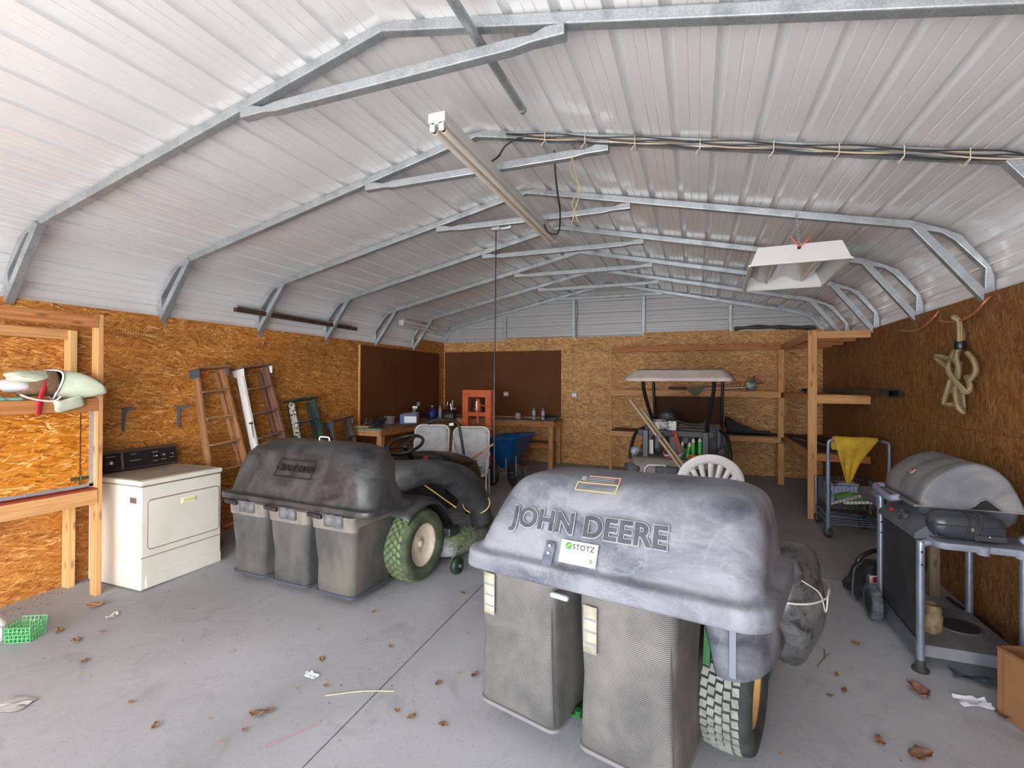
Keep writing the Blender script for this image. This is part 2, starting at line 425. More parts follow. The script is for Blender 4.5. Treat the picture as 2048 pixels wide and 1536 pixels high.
def Rx(a): return Matrix.Rotation(a, 4, 'X')
def Ry(a): return Matrix.Rotation(a, 4, 'Y')
def Tr(*p): return Matrix.Translation(V(p[0]) if len(p) == 1 else V(p))
def arcpts(c, r, a0, a1, n, ax=(V((1, 0, 0)), V((0, 0, 1)))):
    return [V(c) + ax[0] * (r * math.cos(a0 + (a1 - a0) * i / n)) + ax[1] * (r * math.sin(a0 + (a1 - a0) * i / n)) for i in range(n + 1)]
def rrect(w, h, r, n=5):
    P = []
    for cx, cy, a in ((w / 2 - r, h / 2 - r, 0), (-w / 2 + r, h / 2 - r, PI / 2), (-w / 2 + r, -h / 2 + r, PI), (w / 2 - r, -h / 2 + r, 1.5 * PI)):
        for i in range(n + 1): P.append((cx + r * math.cos(a + PI / 2 * i / n), cy + r * math.sin(a + PI / 2 * i / n)))
    return P
def smooth_path(pts, k=6):
    """Catmull-Rom through pts"""
    P = [V(p) for p in pts]; P = [P[0] * 2 - P[1]] + P + [P[-1] * 2 - P[-2]]; out = []
    for i in range(1, len(P) - 2):
        for j in range(k):
            t = j / k; a, b, c, d = P[i - 1], P[i], P[i + 1], P[i + 2]
            out.append(0.5 * ((2 * b) + (c - a) * t + (2 * a - 5 * b + 4 * c - d) * t * t + (3 * b - a - 3 * c + d) * t ** 3))
    out.append(P[-2]); return out
def text_part(name, body, size, mat, parent, M, extrude=0.001, offset=0.0, spacing=1.0, align='CENTER', shear=0.0):
    cu = bpy.data.curves.new(name, 'FONT'); cu.body = body; cu.size = size; cu.extrude = extrude; cu.offset = offset; cu.align_x = align; cu.align_y = 'CENTER'; cu.space_character = spacing; cu.shear = shear
    tmp = bpy.data.objects.new(name + '_tmp', cu); COL.objects.link(tmp)
    me = bpy.data.meshes.new_from_object(tmp.evaluated_get(bpy.context.evaluated_depsgraph_get())); me.name = name
    bpy.data.objects.remove(tmp); bpy.data.curves.remove(cu)
    o = bpy.data.objects.new(name, me); COL.objects.link(o); me.materials.clear(); me.materials.append(mat); o.parent = parent; o.matrix_local = M; return o
# ================================================================== SETTING
def uvbox(mb, lo, hi, face, uvf):
    """plain box whose uv come from world coordinates via uvf(p)"""
    x0, y0, z0 = lo; x1, y1, z1 = hi
    P = [(x, y, z) for z in (z0, z1) for y in (y0, y1) for x in (x0, x1)]
    F = [(0, 2, 3, 1), (4, 5, 7, 6), (0, 1, 5, 4), (2, 6, 7, 3), (0, 4, 6, 2), (1, 3, 7, 5)]
    mb.add(P, F, [[uvf(P[i]) for i in f] for f in F])
# floor slab in four pours with open control joints
XJ, YJ = -1.775, 5.10
mb = MB()
for x0, x1 in ((XL - .06, XJ - .005), (XJ + .005, XR + .06)):
    for y0, y1 in ((-1.6, YJ - .005), (YJ + .005, YB + .06)):
        P = [(x, y, zf(y) + dz) for dz in (-.2, 0) for y in (y0, y1) for x in (x0, x1)]
        mb.add(P, [(0, 2, 3, 1), (4, 5, 7, 6), (0, 1, 5, 4), (2, 6, 7, 3), (0, 4, 6, 2), (1, 3, 7, 5)])
mb.box((XM, 4, -.25), (7.6, 11.2, .1)); P = None
jl = mb
floor = struct(mb.build('floor', CONC))
mb = MB(); mb.box((XM, -9.0, -.22), (30, 14.8, .1))
CONCX = PM('driveway_concrete', srgb(214, 211, 205), .7)
struct(mb.build('ground', CONCX))
# side walls: strand board sheets
mb = MB(); e = .002
ys = [-1.5, 1.03, Y0 + SP, Y0 + 3 * SP, Y0 + 5 * SP, YB + .02]
for i in range(5):
    top = ZT if i < 4 else 2.735
    for k, (z0, z1) in enumerate(((-.2, 1.232), (1.236, top))):
        uvbox(mb, (XL - .015, ys[i] + e, z0), (XL + random.uniform(-.001, .001), ys[i + 1] - e, z1), 0, lambda p, i=i, k=k: (p[1] + i * 3.3 + k * 11.7, p[2] + (0 if k else 0)))
mb.box((XL - .026, 4.05, 1.15), (.012, 11.1, 2.68)); struct(mb.build('wall_left', OSB))
mb = MB()
yr = [-1.5, 1.15, 3.6, 5.93, 8.37, YB + .02]
for i in range(5):
    for k, (z0, z1) in enumerate(((-.2, 1.50), (1.503, ZT if i < 4 else 2.62))):
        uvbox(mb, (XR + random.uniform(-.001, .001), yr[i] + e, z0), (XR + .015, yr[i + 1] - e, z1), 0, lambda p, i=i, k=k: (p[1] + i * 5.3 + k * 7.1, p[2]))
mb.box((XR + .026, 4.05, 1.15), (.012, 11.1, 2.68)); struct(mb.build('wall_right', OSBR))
mb = MB()
xb = [XL + .005, -3.838, -2.333, -.953, .565, XR - .005]; tops = [2.735, 2.785, 2.775, 2.832, 2.80]
for i in range(5):
    for z0, z1 in ((zf(YB) - .03 + (.045 if i == 4 else 0), tops[i]),):
        uvbox(mb, (xb[i] + e - (.03 if i == 0 else 0), YB + random.uniform(-.001, .001), z0), (xb[i + 1] - e + (.03 if i == 4 else 0), YB + .015, z1), 0, lambda p, i=i: (p[0] + i * 3.7, p[2]))
mb.box((XM, YB + .024, 1.30), (7.3, .010, 2.85)); struct(mb.build('wall_back', OSBB))
# metal roof sheet, ribs run front to back; profile follows the arches
def prof_path():
    pts = [(XL - .07, 2.30), (XL - .07, 2.72)]
    for i in range(1, 7):
        a = i / 6; # rounded eave
        p0, p1, p2 = V((XL - .07, 2.72)), V((XL - .05, 3.06)), V((XL + .42, 3.172))
        pts.append(tuple(p0 * (1 - a) ** 2 + p1 * 2 * a * (1 - a) + p2 * a * a))
    pts.append((XM, 3.852)); return pts
def resample_ribs(pts):
    """walk the path, return (point, outward offset) samples with ribs"""
    segs = []; acc = 0
    for a, b in zip(pts, pts[1:]): l = math.dist(a, b); segs.append((acc, l, a, b)); acc += l
    def P(s):
        for s0, l, a, b in segs:
            if s <= s0 + l + 1e-9: break
        t = (s - s0) / l; d = ((b[0] - a[0]) / l, (b[1] - a[1]) / l); return (a[0] + (b[0] - a[0]) * t, a[1] + (b[1] - a[1]) * t), (-d[1], d[0])
    out = []; pitch = .255; s = .09
    ev = [(0, 0)]
    while s + pitch < acc:
        ev += [(s, 0)] + [(s + .030 - .030 * math.cos(PI * i / 8), .032 * math.sin(PI * i / 8) ** .7) for i in range(1, 8)] + [(s + .060, 0)]
        for q in (.122, .182): ev += [(s + q, 0), (s + q + .004, .004), (s + q + .010, .004), (s + q + .014, 0)]
        s += pitch
    for k in (segs[1:]): ev.append((k[0], None))
    ev.append((acc, 0)); ev.sort(key=lambda e: e[0])
    for i, (q, h) in enumerate(ev):
        if h is None:
            h = ev[i - 1][1] if ev[i - 1][1] is not None else 0
            if i + 1 < len(ev) and ev[i + 1][1] != h: h = ev[i + 1][1] if ev[i + 1][1] is not None and min(h, ev[i + 1][1]) == 0 else h
            if not (i and ev[i - 1][1] == h): h = 0 if h is None else h
        (x, z), n = P(q); out.append((x + n[0] * h, z + n[1] * h))
    return out
half = resample_ribs(prof_path())
full = half + [(2 * XM - x, z) for x, z in reversed(half[:-1])]
mb = MB(); ya, yb_ = -1.5, YB + .10
segsY = [ya + (yb_ - ya) * i / 8 for i in range(9)]
g = [[(x, y, z) for (x, z) in full] for y in segsY]
mb.sheet(g, smooth=False)
ceil = struct(mb.build('ceiling', ROOFM)); md = ceil.modifiers.new('s', 'SOLIDIFY'); md.thickness = .003; md.offset = 1
# back gable sheeting, ribs level
mb = MB(); z = 2.3; prf = []
while z < 3.9:
    prf += [(z, 0), (z + .008, .03), (z + .045, .03), (z + .053, 0)]
    for q in (.115, .172): prf += [(z + q, 0), (z + q + .004, .006), (z + q + .012, .006), (z + q + .016, 0)]
    z += .228
mb.sheet([[(x, YB + .07 + h, z) for (z, h) in prf] for x in (XL - .09, XR + .09)], smooth=False)
struct(mb.build('wall_back_gable', roof_mat('gable_sheet', (.47, .475, .48), .15, .4)))
# front wall added behind the camera to cut high sky light, wide door opening
mb = MB()
yf = -1.5
for lo, hi in (((XL - .015, yf - .03, -.2), (-4.75, yf, 2.56)), ((1.25, yf - .03, -.2), (XR + .015, yf, 2.56))): uvbox(mb, lo, hi, 0, lambda p: (p[0], p[2]))
mb.add([(x, y, z) for y in (yf, yf - .03) for x, z in ((XL - .06, 2.56), (XR + .06, 2.56), (XR + .06, 3.05), (XM, 3.845), (XL - .06, 3.05))], [(0, 1, 2, 3, 4), (9, 8, 7, 6, 5)])
mb.add([(-4.75, yf, 2.56), (1.25, yf, 2.56), (1.25, yf - .03, 2.56), (-4.75, yf - .03, 2.56)], [(0, 1, 2, 3)])
struct(mb.build('wall_front_added', OSBB))
# ------------------------------------------------------------------ roof arches
def arch_line():
    left = [(XL - .03, 2.42), (XL - .03, 2.66), (XL - .02, 2.74), (XL + .16, 2.985), (XL + .25, 3.045), (XL + .46, 3.122), (XM - .12, 3.800), (XM, 3.812)]
    return left + [(2 * XM - x, z) for x, z in reversed(left[:-1])]
AL = arch_line()
sc_ = [(1, 1), (1, 1), (1.12, .58), (1, .95), (1.12, .58), (1, 1), (1, 1), (1.1, .58)]; sc_ = sc_ + sc_[-2::-1]
def brace_mb(sgn):
    b = MB(); X = lambda x: x if sgn < 0 else 2 * XM - x
    b.bar((X(XL - .01), -.02, 2.50), (X(XL + .43), -.02, 3.10), .058, .06, up=(0, 1, 0))
    for (x, z) in ((XL + .02, 2.56), (XL - .02, 2.60), (XL + .40, 3.05)):
        b.lathe([(0, .006), (.008, .005), (.009, 0)], 8, Tr(X(x), -.05, z) @ Rx(PI / 2))
    return b
def make_arch(y, label):
    t = thing('steel_roof_arch', label, 'roof arch', (XM, y, 2.42), 0, 'galvanized roof arches')
    b = MB(); b.sqtube([(x, y, z) for x, z in AL], .06, .06, (0, 1, 0), sc_); b.build('bow', GALV, t, bevel=.006, world=True)
    for s in (-1, 1):
        q = brace_mb(s); q.v = [(x, yy + y, z) for x, yy, z in q.v]; q.build('knee_brace', GALV, t, bevel=.003, world=True)
    b = MB(); xs = [-2.68, -2.58, -2.50, -2.40, -.86, -.76, -.68, -.59]
    b.sqtube([(x, y - .012, 3.538 if i in (0, 1, 6, 7) else 3.528) for i, x in enumerate(xs)], .06, .06, (0, 1, 0), [(1.1, 1), (1.1, 1), (1, .6), (1, 1), (1, 1), (1, .6), (1.1, 1), (1.1, 1)])
    b.build('collar_tie', GALV, t, bevel=.006, world=True)
    return t
nm = ['second', 'third', 'fourth', 'fifth', 'sixth']
A0 = make_arch(Y0, 'galvanized roof arch nearest the camera, crossing the top of the photo')
labs = ['galvanized roof arch with the cable bundle tied along its right rafter', 'galvanized roof arch that the white lamp hangs from by a chain', 'galvanized roof arch just beyond the far end of the long twin-tube light', 'galvanized roof arch over the left end of the pegboard corner', 'galvanized roof arch last before the back gable wall']
for k in range(5): dup(A0, (XM, Y0 + SP * (k + 1), 2.42), None, labs[k])
t = thing("roof_end_arch", 'galvanized end arch without knee braces set against the back gable', 'roof arch', (XM, YB + .05, 2.42))
b = MB(); b.sqtube([(x, YB + .05, z) for x, z in AL], .06, .06, (0, 1, 0), sc_); b.build('bow', GALV, t, bevel=.006, world=True)
b = MB(); b.sqtube([(x, YB - .03, 3.56) for x in (-2.68, -2.5, -.78, -.60)], .05, .05, (0, 1, 0)); b.build('collar_tie', GALV, t, bevel=.005, world=True)
sl = ['steel gable stud nearest the left back corner, shortest of the four', 'steel gable stud left of centre with a black wire hanging beside it', 'steel gable stud standing just right of the ridge', 'steel gable stud nearest the right, above the storage shelf frame']
for (x, z, tp), lb in zip(((-3.842, 2.70, 3.26), (-2.334, 2.74, 3.60), (-.955, 2.74, 3.61), (.577, 2.74, 3.28)), sl):
    b = MB(); b.box((x, YB + .035, (z + tp) / 2), (.06, .055, tp - z)); tag(b.build('gable_stud', GALV, bevel=.005), lb, 'steel stud', 'steel studs of the back gable')
# ------------------------------------------------------------------ camera, sky, sun
cd = bpy.data.cameras.new('camera'); cam = bpy.data.objects.new('camera', cd); COL.objects.link(cam)
cd.sensor_width = 36; cd.lens = FPX / 2048 * 36; cd.shift_y = (CY - 768) / 2048; cd.clip_start = .05
R3 = Matrix((RV, UV_, -FV)).transposed(); cam.matrix_world = Matrix.Translation(CPOS) @ R3.to_4x4()
bpy.context.scene.camera = cam
w = bpy.data.worlds.new('sky'); bpy.context.scene.world = w; w.use_nodes = True; nt = w.node_tree; nt.nodes.clear()
out = nt.nodes.new('ShaderNodeOutputWorld'); bg = nt.nodes.new('ShaderNodeBackground'); L(nt, bg.outputs[0], out.inputs[0])
tc = nt.nodes.new('ShaderNodeTexCoord'); s = nt.nodes.new('ShaderNodeSeparateXYZ'); L(nt, tc.outputs['Generated'], s.inputs[0])
# hazy sky, bright along the horizon and towards the sun's side (front right)
r = ramp(nt, [(0.0, (.48, .51, .56)), (0.5, (.89, .93, .99)), (1.0, (1.42, 1.40, 1.37))]); L(nt, math_(nt, 'MULTIPLY_ADD', s.outputs[0], .5, .5), r.inputs[0])
r2 = ramp(nt, [(0.0, (1.5, 1.5, 1.5)), (0.22, (1.35, 1.35, 1.35)), (0.6, (.75, .78, .84)), (1.0, (.5, .56, .66))]); L(nt, s.outputs[2], r2.inputs[0])
L(nt, mix(nt, 1.0, r.outputs[0], r2.outputs[0], 'MULTIPLY'), bg.inputs[0]); bg.inputs[1].default_value = 4.2
sd = bpy.data.lights.new('sun', 'SUN'); sd.energy = 7.0; sd.angle = .01; sd.color = (1, .97, .93); so = bpy.data.objects.new('sun', sd); COL.objects.link(so)
so.rotation_euler = V((-.38, .50, -1.0)).to_track_quat('-Z', 'Y').to_euler()
so.location = (3, -6, 10)
sc = bpy.context.scene
sc.view_settings.view_transform = 'Standard'; sc.view_settings.look = 'None'; sc.view_settings.gamma = 1; sc.view_settings.exposure = 1.2
sc.cycles.max_bounces = 10; sc.cycles.diffuse_bounces = 8; sc.cycles.glossy_bounces = 4
# ================================================================== LEFT SIDE
BLK = PM('black_plastic', (.018, .018, .02), .38, c2=(.05, .05, .052), ns=5, lo=.5, hi=.75)
BLKM = PM('black_enamel_steel', (.012, .012, .013), .3)
CHROME = PM('chrome', (.75, .75, .75), .18, 1.0)
STEEL = PM('bare_steel', (.42, .42, .43), .35, .9)
WHITE = PM('white_enamel', srgb(214, 211, 200), .32, c2=srgb(204, 200, 187), ns=2)
WHITEP = PM('white_plastic', srgb(238, 238, 238), .35)
RUST = PM('rusty_steel', srgb(92, 62, 46), .75, .2, c2=srgb(50, 38, 32), ns=9)
REDM = PM('red_plastic', srgb(200, 20, 30), .35)
RUB = PM('black_rubber', (.022, .022, .022), .7, c2=(.06, .06, .058), ns=6)
# --- lumber rack at the left edge
t = thing('lumber_storage_rack', 'fir lumber rack with strand board cabinet door at the left edge', 'storage rack', (-5.0, 1.8, 0))
def lum(name, a, b, w, h, m=FIR, up=(0, 0, 1), par=None):
    q = MB(); q.bar(a, b, w, h, up); return q.build(name, m, par or t, bevel=.003, world=True)
XF = -4.83
lum('post', (XF, 2.62, zf(2.6)), (XF, 2.62, 2.42), .09, .04, FIR, (0, 1, 0))
lum('post', (XF, .55, zf(.55)), (XF, .55, 2.42), .09, .04, FIR, (0, 1, 0))
lum('top_rail', (-4.80, .57, 2.355), (-4.80, 2.60, 2.355), .04, .10, FIRD)
lum('back_rail', (-5.25, .57, 2.26), (-5.25, 2.66, 2.26), .04, .09, FIR)
lum('shelf_rail', (-4.80, .57, 1.645), (-4.80, 2.60, 1.645), .04, .105, FIRD)
lum('lower_rail', (-4.795, .57, .865), (-4.795, 2.60, .865), .04, .12, FIR)
lum('red_sill', (-4.83, .57, .932), (-4.83, 2.60, .932), .10, .012, PM('red_stained_edge', srgb(150, 52, 28), .7))
lum('stud', (-5.245, 2.635, zf(2.6)), (-5.245, 2.635, 2.30), .09, .055, FIRP, (0, 1, 0))
lum('stud', (-5.245, .75, zf(.75)), (-5.245, .75, 2.30), .09, .055, FIRP, (0, 1, 0))
q = MB(); q.box((-5.04, 1.59, 1.685), (.44, 2.02, .022)); q.build('shelf_board', FIR, t, world=True)
dp = MB(); dp.box((-4.85, 1.39, 1.27), (.018, 2.36, .64)); 
dp = dp.build('cabinet_door', OSBD, t, world=True)
q = MB(); q.box((-4.838, 2.585, 1.27), (.006, .032, .66)); q.box((-4.838, 1.39, .962), (.006, 2.42, .024))
for k in range(5): q.lathe([(0, .003), (.006, .002), (.007, 0)], 8, Tr(-4.835, 2.585, .99 + k * .14) @ Ry(PI / 2))
for k in range(6): q.lathe([(0, .003), (.006, .002), (.007, 0)], 8, Tr(-4.835, 2.45 - k * .3, .962) @ Ry(PI / 2))
q.build('metal_edge_trim', PM('zinc_trim', srgb(166, 174, 188), .4, .5), dp, world=True)
q = MB(); q.box((-4.838, 2.47, 1.03), (.006, .06, .03)); q.box((-4.838, 2.54, 1.03), (.006, .05, .03)); q.tube([(-4.834, 2.51, 1.01), (-4.834, 2.51, 1.05)], .006, 8); q.build('hinge', PM('aged_brass', srgb(98, 90, 66), .5, .6), dp, world=True)
q = MB(); q.box((-4.839, 2.505, 1.27), (.004, .005, .62)); q.build('door_gap', PM('dark_gap', (.05, .02, .008), .9), dp, world=True)
# --- folded canvas on the rack shelf
t = thing('canvas_bag', 'pale green canvas bundle with brown blanket and red strap on the lumber rack shelf', 'bag', (-4.9, 2.35, 1.70))
CANV = PM('pale_green_canvas', srgb(164, 172, 150), .85, c2=srgb(180, 184, 164), ns=9, bmp=.25)
BLNK = PM('brown_fleece', srgb(122, 96, 72), .95, c2=srgb(96, 74, 54), ns=30, bmp=.6)
def ring(cx, cy, cz, rx, rz, n=18, ph=0, sq=.75, wob=.0):
    out = []
    for k in range(n):
        a = 2 * PI * k / n; c, s_ = math.cos(a), math.sin(a); f = 1 + wob * math.sin(3 * a + ph)
        out.append((cx + rx * f * math.copysign(abs(c) ** sq, c), cy + .02 * math.sin(2 * a + ph), cz + rz * f * math.copysign(abs(s_) ** sq, s_)))
    return out
q = MB(); S = []
for (y, cz, rx, rz, ph) in ((2.33, 1.80, .12, .115, 0), (2.38, 1.80, .135, .115, .4), (2.44, 1.795, .145, .115, .9), (2.50, 1.785, .145, .105, 1.5), (2.54, 1.775, .135, .085, 2), (2.575, 1.765, .115, .062, 2.4), (2.597, 1.755, .07, .045, 2.8), (2.607, 1.75, .015, .015, 3)): S.append(ring(-4.885 + .165 * max(0, min(1, (y - 2.36) / .22)) ** 1.2, y, cz, rx * (1 - .5 * max(0, min(1, (y - 2.42) / .18))), rz, 18, ph, .85, .06))
q.loft(S, caps=False); q.build('canvas_body', CANV, t, subsurf=1, solid=.006, world=True)
q = MB(); S = [ring(-4.83, 2.20 + .03 * i, 1.625 - .012 * i * (1 if i < 4 else .6) + .02, .05, .022 - .002 * i, 14, i, .8, .1) for i in range(6)]
S = [ring(-4.748, 2.28 + .05 * i, 1.668 - .018 * (3 - abs(i - 1)), .022, .05, 14, i, .8, .1) for i in range(5)]; q.loft(S); q.build('hanging_fold', CANV, t, subsurf=1, world=True)
q = MB(); S = [ring(-4.885, y, cz, rx, rz, 18, ph, .9, .07) for (y, cz, rx, rz, ph) in ((2.10, 1.755, .07, .04, 0), (2.15, 1.77, .12, .07, 1), (2.22, 1.79, .128, .092, 2), (2.30, 1.805, .128, .108, 3), (2.38, 1.80, .118, .1, 4))]; q.loft(S); q.build('blanket', BLNK, t, subsurf=1, world=True)
q = MB(); S = [ring(-4.90, y, cz, rx, rz, 18, ph, .85, .1) for (y, cz, rx, rz, ph) in ((2.055, 1.855, .03, .02, 0), (2.09, 1.85, .10, .045, 1), (2.17, 1.845, .125, .06, 2), (2.26, 1.85, .12, .055, 3), (2.33, 1.86, .10, .04, 4))]; q.loft(S); q.build('canvas_flap', CANV, t, subsurf=1, world=True)
q = MB(); S = [ring(-4.90, y, cz, rx, rz, 14, ph, .85, .16) for (y, cz, rx, rz, ph) in ((2.02, 1.79, .04, .03, 0), (2.06, 1.785, .1, .05, 1), (2.12, 1.785, .115, .06, 2), (2.18, 1.79, .1, .05, 3))]; q.loft(S); q.build('folded_lining', PM('grey_lining', srgb(186, 180, 182), .9), t, subsurf=1, world=True)
q = MB(); q.tube([V(p) + V((.004, 0, 0)) for p in ring(-4.885, 2.33, 1.80, .125, .118, 22, 0, .85, .06)], .007, 8, closed=True); q.tube(smooth_path([(-4.76, 2.08, 1.72), (-4.755, 2.14, 1.69), (-4.755, 2.22, 1.67), (-4.755, 2.29, 1.668), (-4.76, 2.33, 1.70)]), .007, 8); q.tube(smooth_path([(-4.80, 2.06, 1.865), (-4.79, 2.12, 1.845), (-4.785, 2.2, 1.82), (-4.78, 2.26, 1.79)]), .005, 8)
q.build('white_piping', PM('white_piping', srgb(228, 228, 224), .7), t, world=True)
q = MB(); P = smooth_path([(-4.80, 2.245, 1.85), (-4.765, 2.235, 1.80), (-4.76, 2.215, 1.74), (-4.758, 2.195, 1.66), (-4.757, 2.185, 1.56)]); q.tube(P, .018, 10, flat=((1, 0, 0), .4)); q.build('red_strap', PM('red_webbing', srgb(166, 14, 34), .6), t, world=True)
t.location.z += .024
q = MB(); q.box((-4.84, 2.0, 1.711), (.12, .22, .022)); q.box((-4.86, 1.90, 1.731), (.1, .2, .018)); tag(q.build('folded_tarp', PM('teal_tarp', srgb(110, 168, 148), .6, c2=srgb(70, 96, 92), ns=14), bevel=.006), 'teal and grey folded tarp under the pale canvas bundle', 'tarp')
# --- dryer
t = thing('clothes_dryer', 'cream white clothes dryer with black control console beside the lumber rack', 'dryer', (-4.86, 3.155, zf(3.1)))
D0 = zf(3.1)
q = MB(); q.box((-4.865, 3.155, .475), (.73, .76, .90)); body = q.build('cabinet', WHITE, t, bevel=.012, world=True)
q = MB(); q.box((-4.865, 3.155, .955), (.75, .775, .045)); q.build('top_panel', WHITE, t, bevel=.012, seg=3, world=True)
q = MB(); q.box((-4.86, 3.14, .979), (.62, .70, .004)); q.build('dusty_worktop', PM('dust_film', srgb(140, 124, 108), .85, c2=srgb(160, 148, 134), ns=4), t, bevel=.0015, world=True)
M = Matrix(((0, 0, 1, -4.50), (1, 0, 0, 3.17), (0, 1, 0, .585), (0, 0, 0, 1)))
q = MB(); q.prism(rrect(.665, .425, .03), .008, M); dr = q.build('door', WHITE, t, bevel=.003, world=True)
q = MB(); 
P = [M @ V((x, y, .002)) for x, y in rrect(.675, .435, .034)]; q.tube(P, .0035, 6, closed=True); q.build('door_gasket', PM('seam_brown', srgb(120, 96, 74), .8), dr, world=True)
q = MB(); q.box((-4.490, 3.19, .735), (.012, .14, .055)); hd = q.build('handle_recess', PM('ivory_plastic', srgb(226, 224, 178), .4), dr, bevel=.006, world=True)
q = MB(); q.box((-4.4825, 3.195, .737), (.006, .112, .026)); q.build('handle_lip', PM('ivory_plastic_dark', srgb(204, 200, 150), .4), dr, bevel=.002, world=True)
q = MB(); q.box((-4.499, 3.155, .305), (.004, .757, .006)); q.box((-4.499, 3.155, .928), (.004, .76, .006)); q.build('panel_seam', PM('seam_brown', srgb(120, 96, 74), .8), t, world=True)
q = MB(); q.box((-4.498, 3.175, .085), (.012, .71, .10)); q.build('toe_panel', WHITE, t, bevel=.004, world=True)
q = MB(); q.box((-4.60, 2.7735, .805), (.085, .003, .05)); q.build('side_label', PM('brown_label', srgb(96, 84, 74), .6), t, bevel=.002, world=True)
CON = PM('console_black', (.016, .016, .017), .25)
Rc = Matrix.Rotation(-.16, 3, 'Y')
q = MB(); q.box((-5.19, 3.15, 1.085), (.10, .755, .20), Rc); q.build('console', PM('console_brown', srgb(74, 58, 48), .45), t, bevel=.008, world=True)
q = MB(); q.box((-5.1385, 3.15, 1.085), (.006, .72, .155), Rc); cp = q.build('control_panel', CON, t, world=True)
q = MB(); q.box((-5.134, 3.0, 1.085), (.006, .012, .158), Rc); q.build('panel_divider', CHROME, cp, world=True)
for (yy, zz, r) in ((2.89, 1.075, .030), (3.295, 1.09, .019), (3.37, 1.093, .017), (3.455, 1.095, .013)):
    q = MB(); Mk = Tr(-5.133, yy, zz) @ Ry(PI / 2 - .16)
    q.lathe([(r * 1.3, 0), (r * 1.25, .006), (r, .008), (r * .92, .026), (r * .5, .028), (0, .027)], 20, Mk); kb = q.build('control_knob', CON, cp, world=True)
    q = MB(); q.lathe([(r * .55, .027), (r * .5, .033), (0, .034)], 16, Mk); q.build('knob_cap', CHROME, kb, world=True) if False else q.build('knob_insert', CHROME, cp, world=True)
q = MB()
for yy, zz, wd in ((3.10, 1.135, .05), (3.11, 1.075, .10), (3.30, 1.13, .06), (3.38, 1.05, .05), (2.90, 1.135, .08), (3.30, 1.045, .05), (3.46, 1.06, .04)): q.box((-5.1335 - (zz - 1.085) * .16, yy, zz), (.003, wd, .004), Rc)
q.build('dial_markings', PM('gold_print', srgb(196, 176, 120), .5), cp, world=True)
# --- shelf brackets on the wall
def bracket(y, z, lb):
    q = MB(); q.prism([(0, 0), (0, -.235), (.022, -.235), (.036, -.04), (.20, -.012), (.20, 0)], .006, Tr(XL + .003, y - .003, z) @ Rx(PI / 2))
    q.box((XL + .005, y - .006, z - .115), (.004, .028, .23)); q.box((XL + .10, y - .006, z - .002), (.20, .028, .004))
    tag(q.build('shelf_bracket', PM('grey_painted_steel', srgb(104, 116, 128), .5, .4)), lb, 'bracket', 'steel shelf brackets on the board wall')
bracket(3.10, 1.588, 'grey steel shelf bracket on the wall above the dryer, nearer the lumber rack')
bracket(3.645, 1.582, 'grey steel shelf bracket on the wall beside the brown wooden stepladder')
# --- stepladders folded and leaning on the wall
def stepladder(name, label, base, top, wt, wb, n, rail, cap, rmat, smat, cmat, lmat=None, hinge=None, group='wooden stepladders'):
    """base/top: world points of the mid of the ladder foot and cap; local x runs along the wall"""
    b, tp = V(base), V(top); zax = (tp - b); Lg = zax.length; zax.normalize(); xax = V((0, 1, 0)); xax = (xax - zax * xax.dot(zax)).normalized(); yax = zax.cross(xax)
    t = thing(name, label, 'ladder', b, 0, group); t.rotation_euler = Matrix((xax, yax, zax)).transposed().to_euler()
    dpt = rail[1]
    for s in (-1, 1):
        q = MB(); q.bar((s * wb / 2, 0, 0), (s * wt / 2, 0, Lg - .02), rail[0], dpt, (0, 1, 0)); q.build('side_rail', (lmat if (lmat and s < 0) else rmat), t, bevel=.003)
        q = MB(); q.bar((s * (wb / 2 - .03), dpt * .9, .06), (s * (wt / 2 - .03), dpt * .9, Lg - .05), rail[0] * .8, dpt * .55, (0, 1, 0)); q.build('back_leg', rmat, t, bevel=.003)
    for i in range(n):
        z = Lg * (i + .75) / (n + .65); wd = wb + (wt - wb) * z / Lg - rail[0]
        q = MB(); q.box((0, -.008, z), (wd, dpt + .03, .022)); st = q.build('step', smat, t, bevel=.003)
        q = MB(); q.tube([(-wd / 2, 0, z - .035), (wd / 2, 0, z - .035)], .004, 6); q.build('step_rod', STEEL, st)
    q = MB(); q.box((0, -.0, Lg), (wt + rail[0] + .05, dpt + .10, .024)); q.build('top_cap', cmat, t, bevel=.004)
    if hinge:
        for s in (-1, 1): q = MB(); q.box((s * (wt / 2 + rail[0] / 2 + .004), 0, Lg - .06), (.006, dpt + .06, .09), taper=(1, 1.3)); q.build('cap_bracket', hinge, t, bevel=.002)
    return t
BLUG = PM('blue_grey_steel', srgb(86, 104, 116), .5, .4)
PAINTG = PM('chipped_green_paint', srgb(36, 62, 58), .55, c2=srgb(58, 84, 78), ns=8)
PAINTW = PM('chipped_white_paint', srgb(222, 220, 216), .6, c2=srgb(190, 186, 180), ns=7, lo=.55, hi=.8)
SPLAT = PM('paint_splattered_wood', srgb(214, 208, 196), .7, c2=srgb(44, 46, 44), ns=26, lo=.5, hi=.56)
SMOKEW = PM('dark_worn_wood', srgb(66, 64, 64), .7, c2=srgb(110, 96, 88), ns=6)
stepladder('wooden_stepladder', 'tall brown wooden stepladder leaning on the wall just past the dryer', (-4.86, 4.08, zf(4.1)), (-5.19, 3.91, 2.0), .32, .56, 6, (.032, .075), 0, BROWNW, BROWNW, BROWNW, None, BLUG)
t2 = stepladder('wooden_stepladder', 'wooden stepladder with one white painted rail, second from the dryer', (-4.84, 4.72, zf(4.6)), (-5.18, 4.475, 2.03), .38, .52, 6, (.034, .10), 0, PURPW, PURPW, PURPW, PAINTW, PAINTW)
